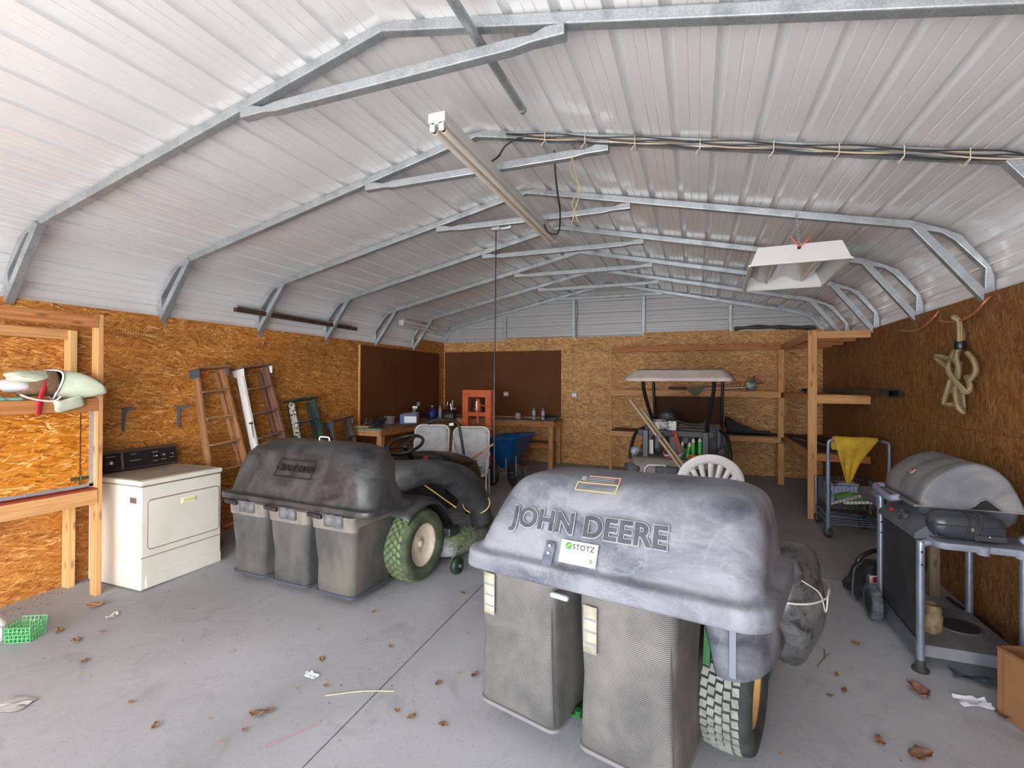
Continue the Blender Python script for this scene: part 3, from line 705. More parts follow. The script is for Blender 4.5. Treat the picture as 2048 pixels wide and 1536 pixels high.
q = MB(); q.bar((-.26, -.056, 1.15), (-.24, -.056, 1.33), .008, .004, (0, 1, 0)); q.box((-.245, -.056, 1.33), (.06, .004, .02)); q.build('brace_catch', STEEL, t2)
stepladder('small_stepladder', 'short dark green painted stepladder with a paint splattered rail', (-4.82, 5.36, zf(5.4)), (-5.16, 5.27, 1.60), .40, .52, 4, (.03, .09), 0, PAINTG, SMOKEW, PAINTG, SPLAT)
stepladder('step_stool', 'dark worn step stool, shortest of the ladders, beside the workbench', (-4.80, 6.06, zf(6.0)), (-5.10, 5.95, 1.27), .42, .50, 3, (.028, .075), 0, SMOKEW, SMOKEW, SMOKEW, None, BLUG)
# --- pegboards
def peg_mat():
    m, nt, b = new_mat('brown_pegboard'); tc = nt.nodes.new('ShaderNodeTexCoord'); s = nt.nodes.new('ShaderNodeSeparateXYZ'); L(nt, tc.outputs['UV'], s.inputs[0])
    fx = math_(nt, 'SUBTRACT', math_(nt, 'FRACT', math_(nt, 'MULTIPLY', s.outputs[0], 38)), .5); fy = math_(nt, 'SUBTRACT', math_(nt, 'FRACT', math_(nt, 'MULTIPLY', s.outputs[1], 38)), .5)
    d = math_(nt, 'SQRT', math_(nt, 'ADD', math_(nt, 'MULTIPLY', fx, fx), math_(nt, 'MULTIPLY', fy, fy)))
    n = noise(nt, coords(nt), 1.5, 3); r = ramp(nt, [(.3, srgb(98, 60, 34)), (.7, srgb(114, 72, 42))]); L(nt, n.outputs[0], r.inputs[0])
    L(nt, mix(nt, math_(nt, 'LESS_THAN', d, .2), r.outputs[0], (.02, .012, .008)), b.inputs['Base Color']); b.inputs['Roughness'].default_value = .7; b.inputs['Specular IOR Level'].default_value = .15; return m
PEG = peg_mat()
q = MB(); q.box((XL + .012, 8.015, 1.80), (.008, 2.67, 1.36)); tag(q.build('pegboard', PEG), 'brown pegboard on the left wall above the workbench end with the vise', 'pegboard', 'brown pegboards round the workbench corner')
q = MB(); q.box((XL + .016, 6.662, 1.80), (.024, .03, 1.36)); struct(q.build('trim_1', FIRP, bevel=.002))
q = MB(); q.box((-4.62, YB - .010, 1.83), (1.30, .008, 1.38)); tag(q.build('pegboard', PEG), 'brown pegboard on the back wall, in the corner behind the orange press', 'pegboard', 'brown pegboards round the workbench corner')
q = MB(); q.box((-3.275, YB - .010, 1.83), (1.38, .008, 1.38)); tag(q.build('pegboard', PEG), 'brown pegboard with a wall outlet, behind the two spray cans', 'pegboard', 'brown pegboards round the workbench corner')
# --- workbench
ZB = 1.115
t = thing('corner_workbench', 'L shaped wooden workbench running round the back left corner under brown pegboards', 'workbench', (-4.8, 8.8, zf(8.8)))
WT = PM('worn_bench_top', srgb(150, 128, 102), .75, c2=srgb(112, 92, 72), ns=4, stretch=(4, 1, 1))
q = MB(); q.box((-4.93, 7.96, ZB - .014), (.66, 3.26, .028)); q.build('left_top', WT, t, bevel=.003, world=True)
q = MB(); q.box((-3.57, 9.24, ZB - .014), (2.06, .70, .028)); q.build('back_top', WT, t, bevel=.003, world=True)
lum('left_apron', (-4.615, 6.33, ZB - .073), (-4.615, 8.87, ZB - .073), .04, .09, FIRD)
lum('end_apron', (-4.62, 6.35, ZB - .073), (-5.26, 6.35, ZB - .073), .04, .09, FIR)
lum('back_apron', (-4.60, 8.91, ZB - .073), (-2.54, 8.91, ZB - .073), .04, .09, FIRD)
lum('side_apron', (-2.56, 8.93, ZB - .073), (-2.56, 9.58, ZB - .073), .04, .09, FIR)
for x, y in ((-4.66, 6.40), (-5.20, 6.40), (-4.66, 8.4), (-2.61, 8.97), (-2.61, 9.50)): lum('leg', (x, y, zf(y)), (x, y, ZB - .03), .09, .09, FIR if x > -5 else FIRD, (0, 1, 0))
lum('lower_rail', (-2.65, 9.12, .60), (-4.5, 9.12, .60), .04, .09, FIRD)
q = MB(); q.box((-3.57, 9.32, .652), (1.85, .46, .018)); q.build('lower_shelf', WT, t, world=True)
q = MB(); q.box((-4.93, 6.326, ZB - .008), (.66, .012, .018)); q.build('green_edge_strip', PM('teal_paint', srgb(70, 168, 140), .5), t, world=True)
def on_bench(px, py): return at(px, py, z=ZB)
# vise
p = V((-4.86, 6.62, ZB)); t = thing('bench_vise', 'dark cast iron vise clamped at the near end of the workbench', 'vise', p, -.2)
VI = PM('cast_iron', (.03, .034, .036), .5, .4)
q = MB(); q.lathe([(.085, 0), (.085, .018), (.055, .03), (.05, .06)], 20); q.box((0, .0, .085), (.10, .16, .07)); q.box((0, .09, .125), (.13, .05, .06)); q.build('body', VI, t, bevel=.008)
q = MB(); q.box((0, -.10, .09), (.06, .18, .05)); q.box((0, -.17, .12), (.13, .045, .075)); q.build('jaw', VI, t, bevel=.008)
q = MB(); q.tube([(0, -.19, .08), (0, -.28, .08)], .012, 10); q.tube([(-.05, -.27, .02), (.02, -.27, .15)], .006, 8); q.build('screw_handle', STEEL, t)
q = MB(); q.box((-5.06, 6.50, ZB + .012), (.26, .20, .02), (0, 0, .2)); tag(q.build('wood_offcut', FIRP, bevel=.002), 'short pale board lying on the near left end of the workbench', 'board')
q = MB(); q.prism(rrect(.16, .13, .03), .135, Tr(-5.02, 7.45, ZB)); t_ = q
t = thing('plastic_tub', 'small grey translucent plastic tub beside the red, white and blue box', 'tub', (-5.04, 7.18, ZB))
q = MB(); S = [[(x * s_, y * s_, z) for x, y in rrect(.15, .15, .04)] for z, s_ in ((0, .85), (.13, 1.0), (.13, .94), (.012, .8))]; q.loft(S); q.build('body', PM('grey_tub', srgb(150, 148, 142), .4), t)
q = MB(); q.tube([(x, y, .13) for x, y in rrect(.16, .16, .04)], .005, 6, closed=True); q.build('rim', PM('grey_tub', srgb(150, 148, 142), .4), t)
# printed box
t = thing('printed_box', 'red, white and blue printed carton lying on the workbench', 'box', (-4.86, 7.55, ZB + .002), .45)
t.scale = (1.3, 1.45, 1.1)
q = MB(); q.box((0, 0, .075), (.22, .40, .15)); q.build('carton', PM('carton_blue', srgb(28, 96, 160), .45), t, bevel=.003)
q = MB(); q.box((.1105, -.09, .112), (.002, .20, .06)); q.box((.1105, -.11, .04), (.002, .18, .07)); q.box((0, 0, .1505), (.2, .39, .002)); q.box((0.03, -.2005, .07), (.16, .002, .1)); q.build('white_panel', WHITEP, t)
q = MB(); q.box((.1105, .10, .09), (.002, .17, .035)); q.box((.1105, .1, .018), (.002, .19, .03)); q.box((.1105, -.03, .08), (.003, .05, .04)); q.build('red_panel', PM('carton_red', srgb(206, 28, 40), .45), t)
q = MB()
for k in range(4): q.box((.1115, -.12 + .002 * k, .062 - k * .012), (.002, .12 - .01 * k, .004))
q.build('print_lines', PM('grey_print', srgb(130, 130, 140), .6), t)
def bottle(name, label, pos, prof, m, parts=(), cat='bottle', rz=0, grp=None):
    t = thing(name, label, cat, pos, rz, grp); q = MB(); q.lathe(prof, 20); q.build('body', m, t)
    for nm, f, mm in parts: q = MB(); f(q); q.build(nm, mm, t)
    return t
def trig(z):
    def f(q): q.box((.02, 0, z + .03), (.09, .03, .035)); q.box((.045, 0, z + .0), (.012, .02, .05), (0, .5, 0)); q.tube([(0, 0, z - .02), (0, 0, z + .02)], .013, 10)
    return f
bottle('spray_bottle', 'clear spray bottle with white trigger behind the printed carton', (-5.10, 8.05, ZB), [(0, 0), (.05, 0), (.055, .03), (.055, .14), (.03, .19), (.02, .21)], PM('cloudy_teal', srgb(120, 150, 150), .3), [('trigger_head', trig(.225), WHITEP)], rz=.4)
bottle('blue_jug', 'dark blue jug with pale cap near the back left corner of the workbench', (-5.03, 8.62, ZB), [(0, 0), (.085, 0), (.09, .02), (.09, .13), (.04, .20), (.022, .215), (.022, .235)], PM('blue_plastic', srgb(20, 48, 130), .35), [('cap', lambda q: q.lathe([(.026, .23), (.026, .26), (0, .262)], 16), PM('pale_cap', srgb(226, 190, 130), .4))])
bottle('slim_bottle', 'slim pale grey bottle between the blue jug and the black tool caddy', (-4.90, 8.72, ZB), [(0, 0), (.035, 0), (.035, .17), (.014, .21), (.014, .25), (0, .252)], PM('pale_bottle', srgb(170, 176, 196), .35))
bottle('blue_canister', 'short blue canister with white lid at the back corner of the workbench', (-4.86, 9.22, ZB), [(0, 0), (.06, 0), (.06, .14), (.055, .15)], PM('blue_print', srgb(44, 92, 180), .4), [('lid', lambda q: q.lathe([(.063, .145), (.063, .185), (.055, .19), (0, .19)], 20), WHITEP)], 'canister')
t = thing('tool_caddy', 'black tool caddy stuffed with brushes at the corner of the workbench', 'caddy', (-4.78, 8.88, ZB), .3)
q = MB(); S = [[(x * s_, y * s_, z) for x, y in rrect(.26, .22, .03)] for z, s_ in ((0, .9), (.17, 1.0), (.17, .95), (.02, .86))]; q.loft(S); q.build('bin', BLK, t)
for k, (x, y, l, a, m) in enumerate(((-.07, .02, .30, .25, CHROME), (-.02, -.04, .26, -.2, BLK), (.05, .03, .33, .1, WHITEP), (.08, -.03, .27, -.35, CHROME), (.0, .05, .24, .4, BLK))):
    q = MB(); q.tube([(x, y, .03), (x + math.sin(a) * l * .5, y, .03 + l)], [.012, .009], 8); q.build('tool_handle', m, t)
t = thing('glass_jar', 'clear glass jar with screw lid on the back workbench', 'jar', (at(1036, 836, y=9.25).x, 9.25, ZB))
q = MB(); q.lathe([(0, 0), (.055, 0), (.06, .01), (.06, .075), (.05, .09)], 20); q.build('body', PM('cloudy_glass', srgb(170, 160, 145), .15), t)
q = MB(); q.lathe([(.054, .088), (.054, .112), (.012, .116), (.012, .13), (0, .132)], 20); q.build('lid', PM('tin', srgb(200, 196, 186), .3, .6), t)
def spray(px, lb):
    p = at(px, 838, y=9.2); p = V((p.x, 9.2, ZB)); t = thing('spray_can', lb, 'spray can', p, 0, 'spray cans on the back bench')
    q = MB(); q.lathe([(0, 0), (.034, 0), (.034, .175)], 18); q.build('can', PM('can_white', srgb(206, 210, 220), .3, .3), t)
    q = MB(); q.lathe([(.034, .175), (.030, .19), (.016, .2), (.014, .215), (.018, .216), (.018, .235), (0, .237)], 18); q.build('nozzle', PM('can_grey', srgb(150, 152, 158), .3, .3), t)
    q = MB(); q.lathe([(.0346, .05), (.0346, .09)], 18); q.build('label_band', PM('can_blue', srgb(98, 116, 166), .4), t); return t
spray(1068, 'white aerosol spray can on the back bench nearer the glass jar')
spray(1086, 'white aerosol spray can on the back bench next to the black tray')
p = at(1098, 836, y=9.25); t = thing('parts_tray', 'black parts tray at the end of the back workbench', 'tray', (min(p.x, -2.70), 9.41, ZB))
q = MB(); S = [[(x * s_, y * s_, z) for x, y in rrect(.26, .16, .02)] for z, s_ in ((0, .95), (.07, 1.0), (.07, .95), (.012, .9))]; q.loft(S); q.build('bin', BLK, t); q = MB(); q.tube([(x, y, .07) for x, y in rrect(.265, .165, .02)], .005, 6, closed=True); q.build('rim', BLK, t)
def outlet(x, z, lb):
    t = thing('wall_outlet', lb, 'outlet', (x, YB - .03, z)); q = MB(); q.box((0, .01, 0), (.12, .03, .10)); q.build('box', PM('zinc_box', srgb(140, 146, 150), .4, .5), t, bevel=.003)
    q = MB(); [q.box((s * .022, -.006, 0), (.032, .006, .065)) for s in (-1, 1)]; q.build('socket', WHITEP, t, bevel=.003)
p = at(1013, 788, y=YB); outlet(p.x, p.z, 'grey wall outlet box on the brown back pegboard')
p = at(1149, 790, y=YB); outlet(p.x, p.z, 'grey wall outlet box on bare strand board right of the pegboard')
p = at(837, 808, x=XL + .03); t = thing('socket_plate', 'wall socket low on the left pegboard behind the spray bottle', 'outlet', (XL + .03, p.y, p.z)); q = MB(); q.box((-.006, 0, 0), (.012, .12, .12)); q.build('plate', PM('dark_plate', srgb(60, 46, 38), .5), t, bevel=.002); q = MB(); [q.box((.002, s * .028, 0), (.006, .035, .07)) for s in (-1, 1)]; q.build('socket', WHITEP, t, bevel=.003)
# ================================================================== RIDING MOWERS
HOODC = dusty_plastic('black_hood_plastic', (.013, .014, .017), (.066, .065, .064), .45, 4.0, .34)
HOODJ = dusty_plastic('dusty_hood_plastic', (.018, .025, .045), (.205, .213, .24), .66, 3.0, .5, (.7, 1, 1.5))
BAGC = fabric_mat('dirty_bag_cloth', (.060, .060, .060), (.10, .099, .097), 55, 160, .25, (.17, .15, .125))
BAGJ = fabric_mat('ribbed_mesh_cloth', (.05, .049, .048), (.21, .205, .20), 190, 120, .4, (.24, .225, .20))
RIMB = PM('tan_grey_plastic', srgb(122, 116, 108), .6, c2=srgb(104, 98, 94), ns=7)
def sec(x0, x1, y0, y1, r, z, n=7, tilt=0.0):
    w, h = x1 - x0, y1 - y0; r = min(r, w / 2 - .001, h / 2 - .001)
    return [((x0 + x1) / 2 + x, (y0 + y1) / 2 + y, z + tilt * ((x0 + x1) / 2 + x)) for x, y in rrect(w, h, r, n)]
def tyre(par, c, R_, W, rr, cols, rows, tread_m, carc_m, rim_m, chev=0.0, face=1, bl=.62, bh=.8):
    """tyre whose axle runs along local x; the outer face looks towards face*x"""
    M = Tr(c) @ Ry(PI / 2 * face)
    q = MB(); pr = [(rr, W * .40), (rr + .02, W * .47), (R_ * .80, W * .52), (R_ * .92, W * .49), (R_ * .965, W * .42), (R_ * .985, W * .25), (R_ * .99, 0)]
    pr = [(r, z) for r, z in pr] + [(r, -z) for r, z in reversed(pr[:-1])]
    q.lathe(pr[::-1], 48, M); ty = q.build('tyre', carc_m, par)
    q = MB()
    for i in range(rows):
        for j in range(cols):
            u = (j + .5) / cols - .5; th = 2 * PI * (i + (.5 if j % 2 else 0)) / rows; lat = u * W * .94
            rad = R_ * (1 - .16 * abs(2 * u) ** 3.2)
            Mb = M @ Rz(th) @ Tr(rad - .004, 0, lat) @ Ry(u * 1.0 if abs(u) > .3 else 0) @ Rx(chev * (1 if u > 0 else -1))
            bw, bd = W * .94 / cols * bh, 2 * PI * R_ / rows * bl
            v0 = len(q.v); T0 = q.T; q.T = Mb; q.box((0, 0, 0), (.018, bd, bw), taper=None); q.T = T0
    q.build('tread', tread_m, ty, bevel=0)
    q = MB(); q.lathe([(0, W * .20), (.03, W * .20), (.04, W * .26), (.05, W * .20), (rr * .62, W * .16), (rr * .74, W * .24), (rr * .80, W * .24), (rr * .90, W * .30), (rr * .96, W * .40), (rr * 1.03, W * .43), (rr * 1.03, W * .36), (rr * .95, 0), (rr * .95, -W * .4), (rr, -W * .42)], 40, M); q.lathe([(0, -W * .38), (rr * .95, -W * .38)], 30, M)
    rm = q.build('rim', rim_m, par)
    q = MB(); q.lathe([(.032, W * .2), (.03, W * .32), (.012, W * .34), (0, W * .34)], 16, M)
    for k in range(4): a = PI / 2 * k + .4; q.lathe([(.008, W * .16), (.008, W * .2), (0, W * .205)], 8, M @ Tr(.075 * math.cos(a), .075 * math.sin(a), 0))
    q.build('hub', rim_m, rm)
    return ty
def bagger_bag(par, x0, x1, y0, y1, zb, zt, m, rimz=None, bul=.0, tw=0.02, name='grass_bag'):
    S = []
    zs = [zb, zb + .02, zb + (zt - zb) * .2, zb + (zt - zb) * .45, zb + (zt - zb) * .7, zt]
    ex = [-.02, 0.0, -.005, -.012, 0.0, .012]
    for z, e_ in zip(zs, ex):
        f = (z - zb) / (zt - zb); b_ = bul * math.sin(PI * f)
        S.append(sec(x0 - e_ - tw * f, x1 + e_ + tw * f, y0 - e_ - b_, y1 + e_, .05, z, 5))
    q = MB(); q.loft(S); bg_ = q.build(name, m, par)
    return bg_
def hoodloft(secs): q = MB(); q.loft(secs); return q
# ------------------------------------------------------------------ black mower with the three bag collector
OC = V((-3.33, 3.22, zf(3.6))); RC = -.07
t = thing('riding_mower', 'black riding mower with three rear grass bags, right next to the cream dryer', 'riding mower', OC, RC)
S = [sec(-.88, .93, .0, .62, .10, .725), sec(-.893, .943, -.013, .633, .11, .728), sec(-.895, .945, -.015, .635, .11, .735), sec(-.895, .945, -.015, .635, .11, .770), sec(-.893, .943, -.013, .633, .11, .777), sec(-.885, .935, -.005, .625, .11, .780), sec(-.845, .895, .035, .592, .12, .782), sec(-.838, .886, .043, .585, .13, .79), sec(-.83, .876, .055, .582, .15, .86), sec(-.815, .865, .075, .575, .17, .98), sec(-.785, .84, .105, .565, .18, 1.09), sec(-.735, .795, .145, .55, .18, 1.17), sec(-.655, .72, .20, .53, .15, 1.225), sec(-.54, .61, .265, .495, .10, 1.255), sec(-.38, .46, .31, .44, .06, 1.268)]
hood = hoodloft(S).build('collector_hood', HOODC, t, subsurf=1)
q = MB(); q.tube(smooth_path([(.02, .36, 1.255), (.02, .36, 1.292), (.045, .36, 1.30), (.115, .36, 1.30), (.14, .36, 1.292), (.14, .36, 1.255)], 4), .006, 8); q.build('lift_handle', WHITEP, hood)
q = MB(); q.tube(smooth_path([(-.78, .03, .73), (-.3, -.012, .725), (.4, -.012, .725), (.93, .05, .73)], 5), .012, 8); q.build('lip_bead', HOODC, hood)
# raised maker's plate
Mt = Tr(.03, .080, 1.045) @ Rx(PI / 2 - .27)
pl = [(-.235, -.075), (.20, -.075), (.235, .075), (-.20, .075)]
q = MB(); q.tube([Mt @ V((x, y, .004)) for x, y in pl], .0055, 6, closed=True, smooth=False); q.build('plate_border', BLKM, hood)
text_part('plate_lettering', 'CRAFTSMAN', .080, BLKM, hood, Mt @ Tr(.0, 0, .006), .005, .0008, .98, shear=.12)
for k, cx in enumerate((-.49, .03, .55)):
    b = bagger_bag(t, cx - .205, cx + .205, .02, .50, .055, .63, BAGC, bul=.015, tw=.022)
    q = MB(); q.loft([sec(cx - .232, cx + .232, -.012, .53, .05, .60, 5), sec(cx - .238, cx + .238, -.02, .535, .05, .72, 5)]); q.build('bag_frame', RIMB, b)
    q = MB(); q.loft([sec(cx - .21, cx + .21, .012, .51, .05, .05, 5), sec(cx - .214, cx + .214, .008, .514, .05, .075, 5)]); q.build('base_tray', PM('worn_base', srgb(70, 74, 84), .5), b)
    q = MB(); q.bar((cx - .24, -.035, .715), (cx - .09, -.03, .70), .04, .035); q.build('handle', BLK, b, bevel=.01)
    q = MB(); q.sheet([[(cx - .07 + .2 * i / 6, -.035 + .012 * math.cos(i * 2.1), .735 - .10 * j) for i in range(7)] for j in range(2)]); q.build('latch_flap', dusty_plastic('latch_grey', (.05, .055, .065), (.16, .16, .165), .6, 6), b, solid=.006)
TREADC = PM('grass_stained_rubber', srgb(112, 128, 84), .9, c2=srgb(84, 96, 70), ns=9, bmp=.2)
CARC = PM('grass_stained_carcass', srgb(58, 66, 48), .9, c2=srgb(84, 92, 66), ns=9)
RIMC = PM('cream_rim', srgb(206, 194, 176), .45, c2=srgb(150, 132, 108), ns=5, lo=.55, hi=.75)
tyre(t, (.84, .71, .325), .325, .27, .185, 7, 30, TREADC, CARC, RIMC, .5, 1, .62, .86)
tyre(t, (-.44, .71, .325), .325, .27, .185, 7, 30, TREADC, CARC, RIMC, .5, -1, .62, .86)
q = MB(); P = []
for i in range(13):
    a = .80 + (PI - .95) * i / 12; r = .40 if .3 < a < 2.7 else .42; P.append((math.cos(a) * r * 1.05, math.sin(a) * r))
q.sheet([[(xx, .73 - c, .345 + s_ - dz) for (c, s_) in P] for xx, dz in ((.30, 0), (.60, 0), (.90, .0), (.975, .025), (.985, .06))]); q.build('fender', HOODC, t, solid=.008)
q = MB(); q.box((.20, 1.35, .42), (.56, 1.5, .2)); q.box((.2, .75, .5), (.9, .5, .16)); q.build('chassis', BLK, t, bevel=.02)
q = MB(); q.loft([sec(-.02, .42, .70, 1.12, .1, .60), sec(-.04, .44, .68, 1.14, .1, .70), sec(.0, .4, .72, 1.1, .1, .72)]); q.loft([sec(-.02, .42, .66, .76, .04, .72), sec(-.03, .43, .58, .70, .05, .88), sec(.02, .38, .56, .66, .04, .98)]); q.build('seat', BLK, t, bevel=.01)
ENG = PM('gloss_black_hood', (.014, .012, .012), .22)
S = []
for (y, hw, zt) in ((1.74, .30, .98), (1.80, .315, 1.0), (2.05, .32, .975), (2.35, .31, .92), (2.6, .29, .84), (2.74, .25, .74), (2.80, .2, .62)):
    S.append([(.20 + hw * a, y, z) for a, z in ((-1, .42), (-1.02, .60), (-.98, zt - .12), (-.82, zt - .03), (-.4, zt), (.4, zt), (.82, zt - .03), (.98, zt - .12), (1.02, .60), (1, .42))])
q = MB(); q.loft(S); eh = q.build('engine_hood', ENG, t, subsurf=1)
q = MB()
for k in range(4): q.bar((.526, 2.02, .84 - k * .03), (.512, 2.50, .80 - k * .036), .010, .012)
q.build('side_vents', BLK, eh)
q = MB(); q.bar((.53, 2.0, .70), (.516, 2.40, .66), .006, .022); q.build('red_stripe', PM('dark_red', srgb(150, 24, 40), .3), eh)
q = MB(); q.loft([[(.20 + .30 * a, 1.60 + dy, z) for a, z in ((-1, .5), (-1, .88), (-.8, .97), (.8, .97), (1, .88), (1, .5))] for dy in (0, .18)], smooth=False); ds = q.build('dash', PM('dash_grey', (.035, .037, .042), .5), t, bevel=.02)
q = MB(); q.lathe([(.012, 0), (.012, .02), (.03, .035), (.034, .055), (.02, .07), (0, .072)], 16, Tr(.36, 1.61, .92) @ Rx(.9)); q.build('red_choke_knob', REDM, ds)
q = MB(); q.box((.30, 1.592, .80), (.12, .012, .02)); [q.lathe([(.008, 0), (.006, .03), (0, .031)], 8, Tr(.26 + .04 * k, 1.60, .84) @ Rx(PI / 2)) for k in range(3)]; q.build('dash_switches', PM('switch_grey', (.3, .3, .32), .4), ds)
Ms = Tr(.14, 1.49, 1.105) @ Rx(.42)
q = MB(); q.tube([Ms @ V((.205 * math.cos(2 * PI * k / 36), .205 * math.sin(2 * PI * k / 36), 0)) for k in range(36)], .019, 10, closed=True); sw = q.build('steering_wheel', BLKM, t)
q = MB(); [q.bar(Ms @ V((0, 0, -.02)), Ms @ V((.2 * math.cos(a), .2 * math.sin(a), 0)), .05, .012, Ms.to_3x3() @ V((0, 0, 1))) for a in (PI * .5, PI * 1.17, PI * 1.83)]; q.lathe([(.055, -.03), (.055, .0), (.03, .012), (0, .014)], 20, Ms); q.build('spokes', BLKM, sw)
q = MB(); q.tube([Ms @ V((0, 0, -.02)), (.16, 1.66, .80)], .03, 12); q.build('column', BLKM, t)
# discharge chute from deck to collector
q = MB(); P = smooth_path([(.60, .42, .93), (.80, .56, .965), (.98, .85, .97), (1.07, 1.15, .84), (1.10, 1.42, .60), (1.10, 1.56, .34)], 6)
q.tube(P, [.13 + .02 * math.sin(i * .4) for i in range(len(P))], 18, caps=False); ch = q.build('discharge_chute', HOODC, t, solid=.006)
q = MB(); M_ = P[25]; q.tube([V((1.09, 1.44, .56)) + V((.158 * math.cos(a), .05 * math.sin(a), .10 * math.sin(a))) for a in [2 * PI * k / 24 for k in range(24)]], .006, 6, closed=True); q.build('tie_cord', PM('yellow_cord', srgb(206, 184, 120), .7), ch)
q = MB(); q.loft([sec(-.45, 1.08, 1.02, 1.95, .25, .10), sec(-.45, 1.08, 1.02, 1.95, .25, .24), sec(-.38, 1.0, 1.1, 1.88, .25, .29)]); dk = q.build('mower_deck', dusty_plastic('deck_paint', (.05, .052, .06), (.30, .31, .30), .6, 4), t)
q = MB(); q.box((.93, 1.12, .345), (.22, .2, .09)); q.build('deck_cover', BLK, dk, bevel=.02)
q = MB(); q.lathe([(.03, -.03), (.075, -.03), (.085, 0), (.075, .03), (.03, .03)], 20, Tr(1.16, .95, .088) @ Ry(PI / 2)); gw = q.build('gauge_wheel', PM('dark_green_wheel', srgb(30, 48, 34), .5), dk)
q = MB(); q.bar((1.10, .95, .09), (1.10, 1.06, .22), .03, .03); q.tube([(1.09, .95, .088), (1.205, .95, .088)], .02, 10); q.build('wheel_bracket', STEEL, dk, bevel=.004)
q = MB()
for k in range(900):
    x, y = random.gauss(1.04, .07), random.uniform(1.0, 1.45); z = .28 + random.uniform(-.10, .05) - max(0, x - 1.0) * .3; a = random.uniform(0, 6.28); l = random.uniform(.01, .03)
    q.add([(x, y, z), (x + math.cos(a) * l, y + math.sin(a) * l, z + .006), (x + math.cos(a) * l * .5 + .004, y + math.sin(a) * l * .5, z + .012)], [(0, 1, 2)])
o = q.build('grass_clippings', PM('cut_grass', srgb(112, 134, 70), .9, c2=srgb(78, 96, 50), ns=20), dk); o['kind'] = 'stuff'
for s_ in (.52, -.12):
    q = MB(); q.lathe([(.05, -.07), (.17, -.07), (.19, -.03), (.19, .03), (.17, .07), (.05, .07)], 28, Tr(s_ + (.02 if s_ > 0 else -.02), 2.45, .19) @ Ry(PI / 2)); fw = q.build('front_wheel', CARC, t)
    q = MB(); q.lathe([(0, .06), (.10, .06), (.10, -.06), (0, -.06)], 20, Tr(s_ + (.02 if s_ > 0 else -.02), 2.45, .19) @ Ry(PI / 2)); q.build('wheel_rim', RIMC, fw)
q = MB(); q.tube([(.72, .92, .86), (.98, 1.22, .55)], .007, 8); q.build('fibre_rod', PM('yellow_rod', srgb(214, 184, 110), .6), t)
# ------------------------------------------------------------------ dusty mower with the two bag collector
OJ = V((-.49, 2.19, zf(2.7))); RJ = -.262; TL = .038
t = thing('riding_mower', 'riding mower with dusty grey hood and two tall ribbed bags, nearest the camera', 'riding mower', OJ, RJ)
S = [sec(-.74, .77, .01, .79, .12, .868, 8, TL), sec(-.752, .782, -.002, .80, .13, .872, 8, TL), sec(-.755, .785, -.005, .803, .13, .88, 8, TL), sec(-.75, .782, .0, .80, .13, .945, 8, TL), sec(-.745, .776, .006, .795, .13, .956, 8, TL), sec(-.735, .766, .018, .785, .12, .962, 8, TL), sec(-.702, .738, .05, .757, .12, .968, 8, TL), sec(-.694, .732, .058, .752, .12, .977, 8, TL), sec(-.686, .729, .068, .75, .12, 1.0, 8, TL), sec(-.655, .722, .105, .742, .13, 1.10, 8, TL), sec(-.618, .712, .150, .732, .14, 1.20, 8, TL), sec(-.585, .694, .185, .72, .14, 1.27, 8, TL), sec(-.555, .665, .218, .70, .13, 1.308, 8, TL), sec(-.515, .62, .262, .67, .12, 1.333, 8, TL), sec(-.45, .55, .335, .62, .10, 1.348, 8, TL), sec(-.34, .45, .42, .55, .05, 1.354, 8, TL)]
hood = hoodloft(S).build('collector_hood', HOODJ, t, subsurf=1)
va = math.atan2(.068, .15)
Mf = Tr(-.055, .118, 1.143) @ Ry(-TL) @ Rx(PI / 2 - va)
LETJ = dusty_plastic('dusty_letter_plastic', (.018, .022, .032), (.075, .08, .09), .5, 9, .6)
text_part('raised_lettering', 'JOHN DEERE', .138, LETJ, hood, Mf @ Tr(0, 0, .004), .006, .0035, 1.06)
RIDGE = dusty_plastic('pale_ridge_plastic', (.15, .155, .17), (.30, .305, .32), .8, 9, .6)
text_part('letter_surround', 'JOHN DEERE', .138, RIDGE, hood, Mf @ Tr(0, 0, .002), .003, .0085, 1.06)
Mk = Tr(-.05, .064, 1.030) @ Ry(-TL) @ Rx(PI / 2 - va)
q = MB(); q.T = Mk; q.box((0, 0, .003), (.195, .105, .003)); st = q.build('dealer_sticker', PM('white_paper', srgb(206, 206, 202), .6), hood)
GRNI = PM('sticker_green', srgb(44, 132, 58), .5); INK = PM('sticker_ink', srgb(44, 50, 56), .6); YELI = PM('sticker_yellow', srgb(230, 196, 60), .5)
q = MB(); q.T = Mk; q.lathe([(0, .0052), (.017, .0052)], 20, Tr(-.055, .028, 0)); q.lathe([(0, .0052), (.0095, .0052)], 6, Tr(.072, -.026, 0)); q.build('green_badge', GRNI, st)
q = MB(); q.T = Mk; q.box((-.055, .028, .0056), (.022, .006, .0006), (0, 0, .7)); q.box((.072, -.026, .0056), (.009, .004, .0006)); q.build('badge_stroke', YELI, st)
text_part('sticker_name', 'STOTZ', .034, INK, st, Mk @ Tr(.024, .026, .0055), .0006, .0006, 1.12)
q = MB(); q.T = Mk
for k in range(4): q.box((-.01 + k * .006, .0 - k * .011, .0054), (.11 - .02 * k, .002, .0006))
q.box((.052, -.003, .0055), (.006, .024, .0006), (0, 0, -.35)); q.build('sticker_print', PM('faint_print', srgb(150, 152, 154), .5), st)
Ml = Tr(-.205, .046, .995) @ Ry(-TL) @ Rx(PI / 2 - va)
q = MB(); q.T = Ml; q.box((0, -.02, .004), (.055, .17, .006), (0, 0, -.05)); q.T = Matrix.Identity(4); la = q.build('latch_strap', PM('latch_black', (.035, .045, .075), .4, c2=(.12, .13, .16), ns=9), hood, bevel=.003)
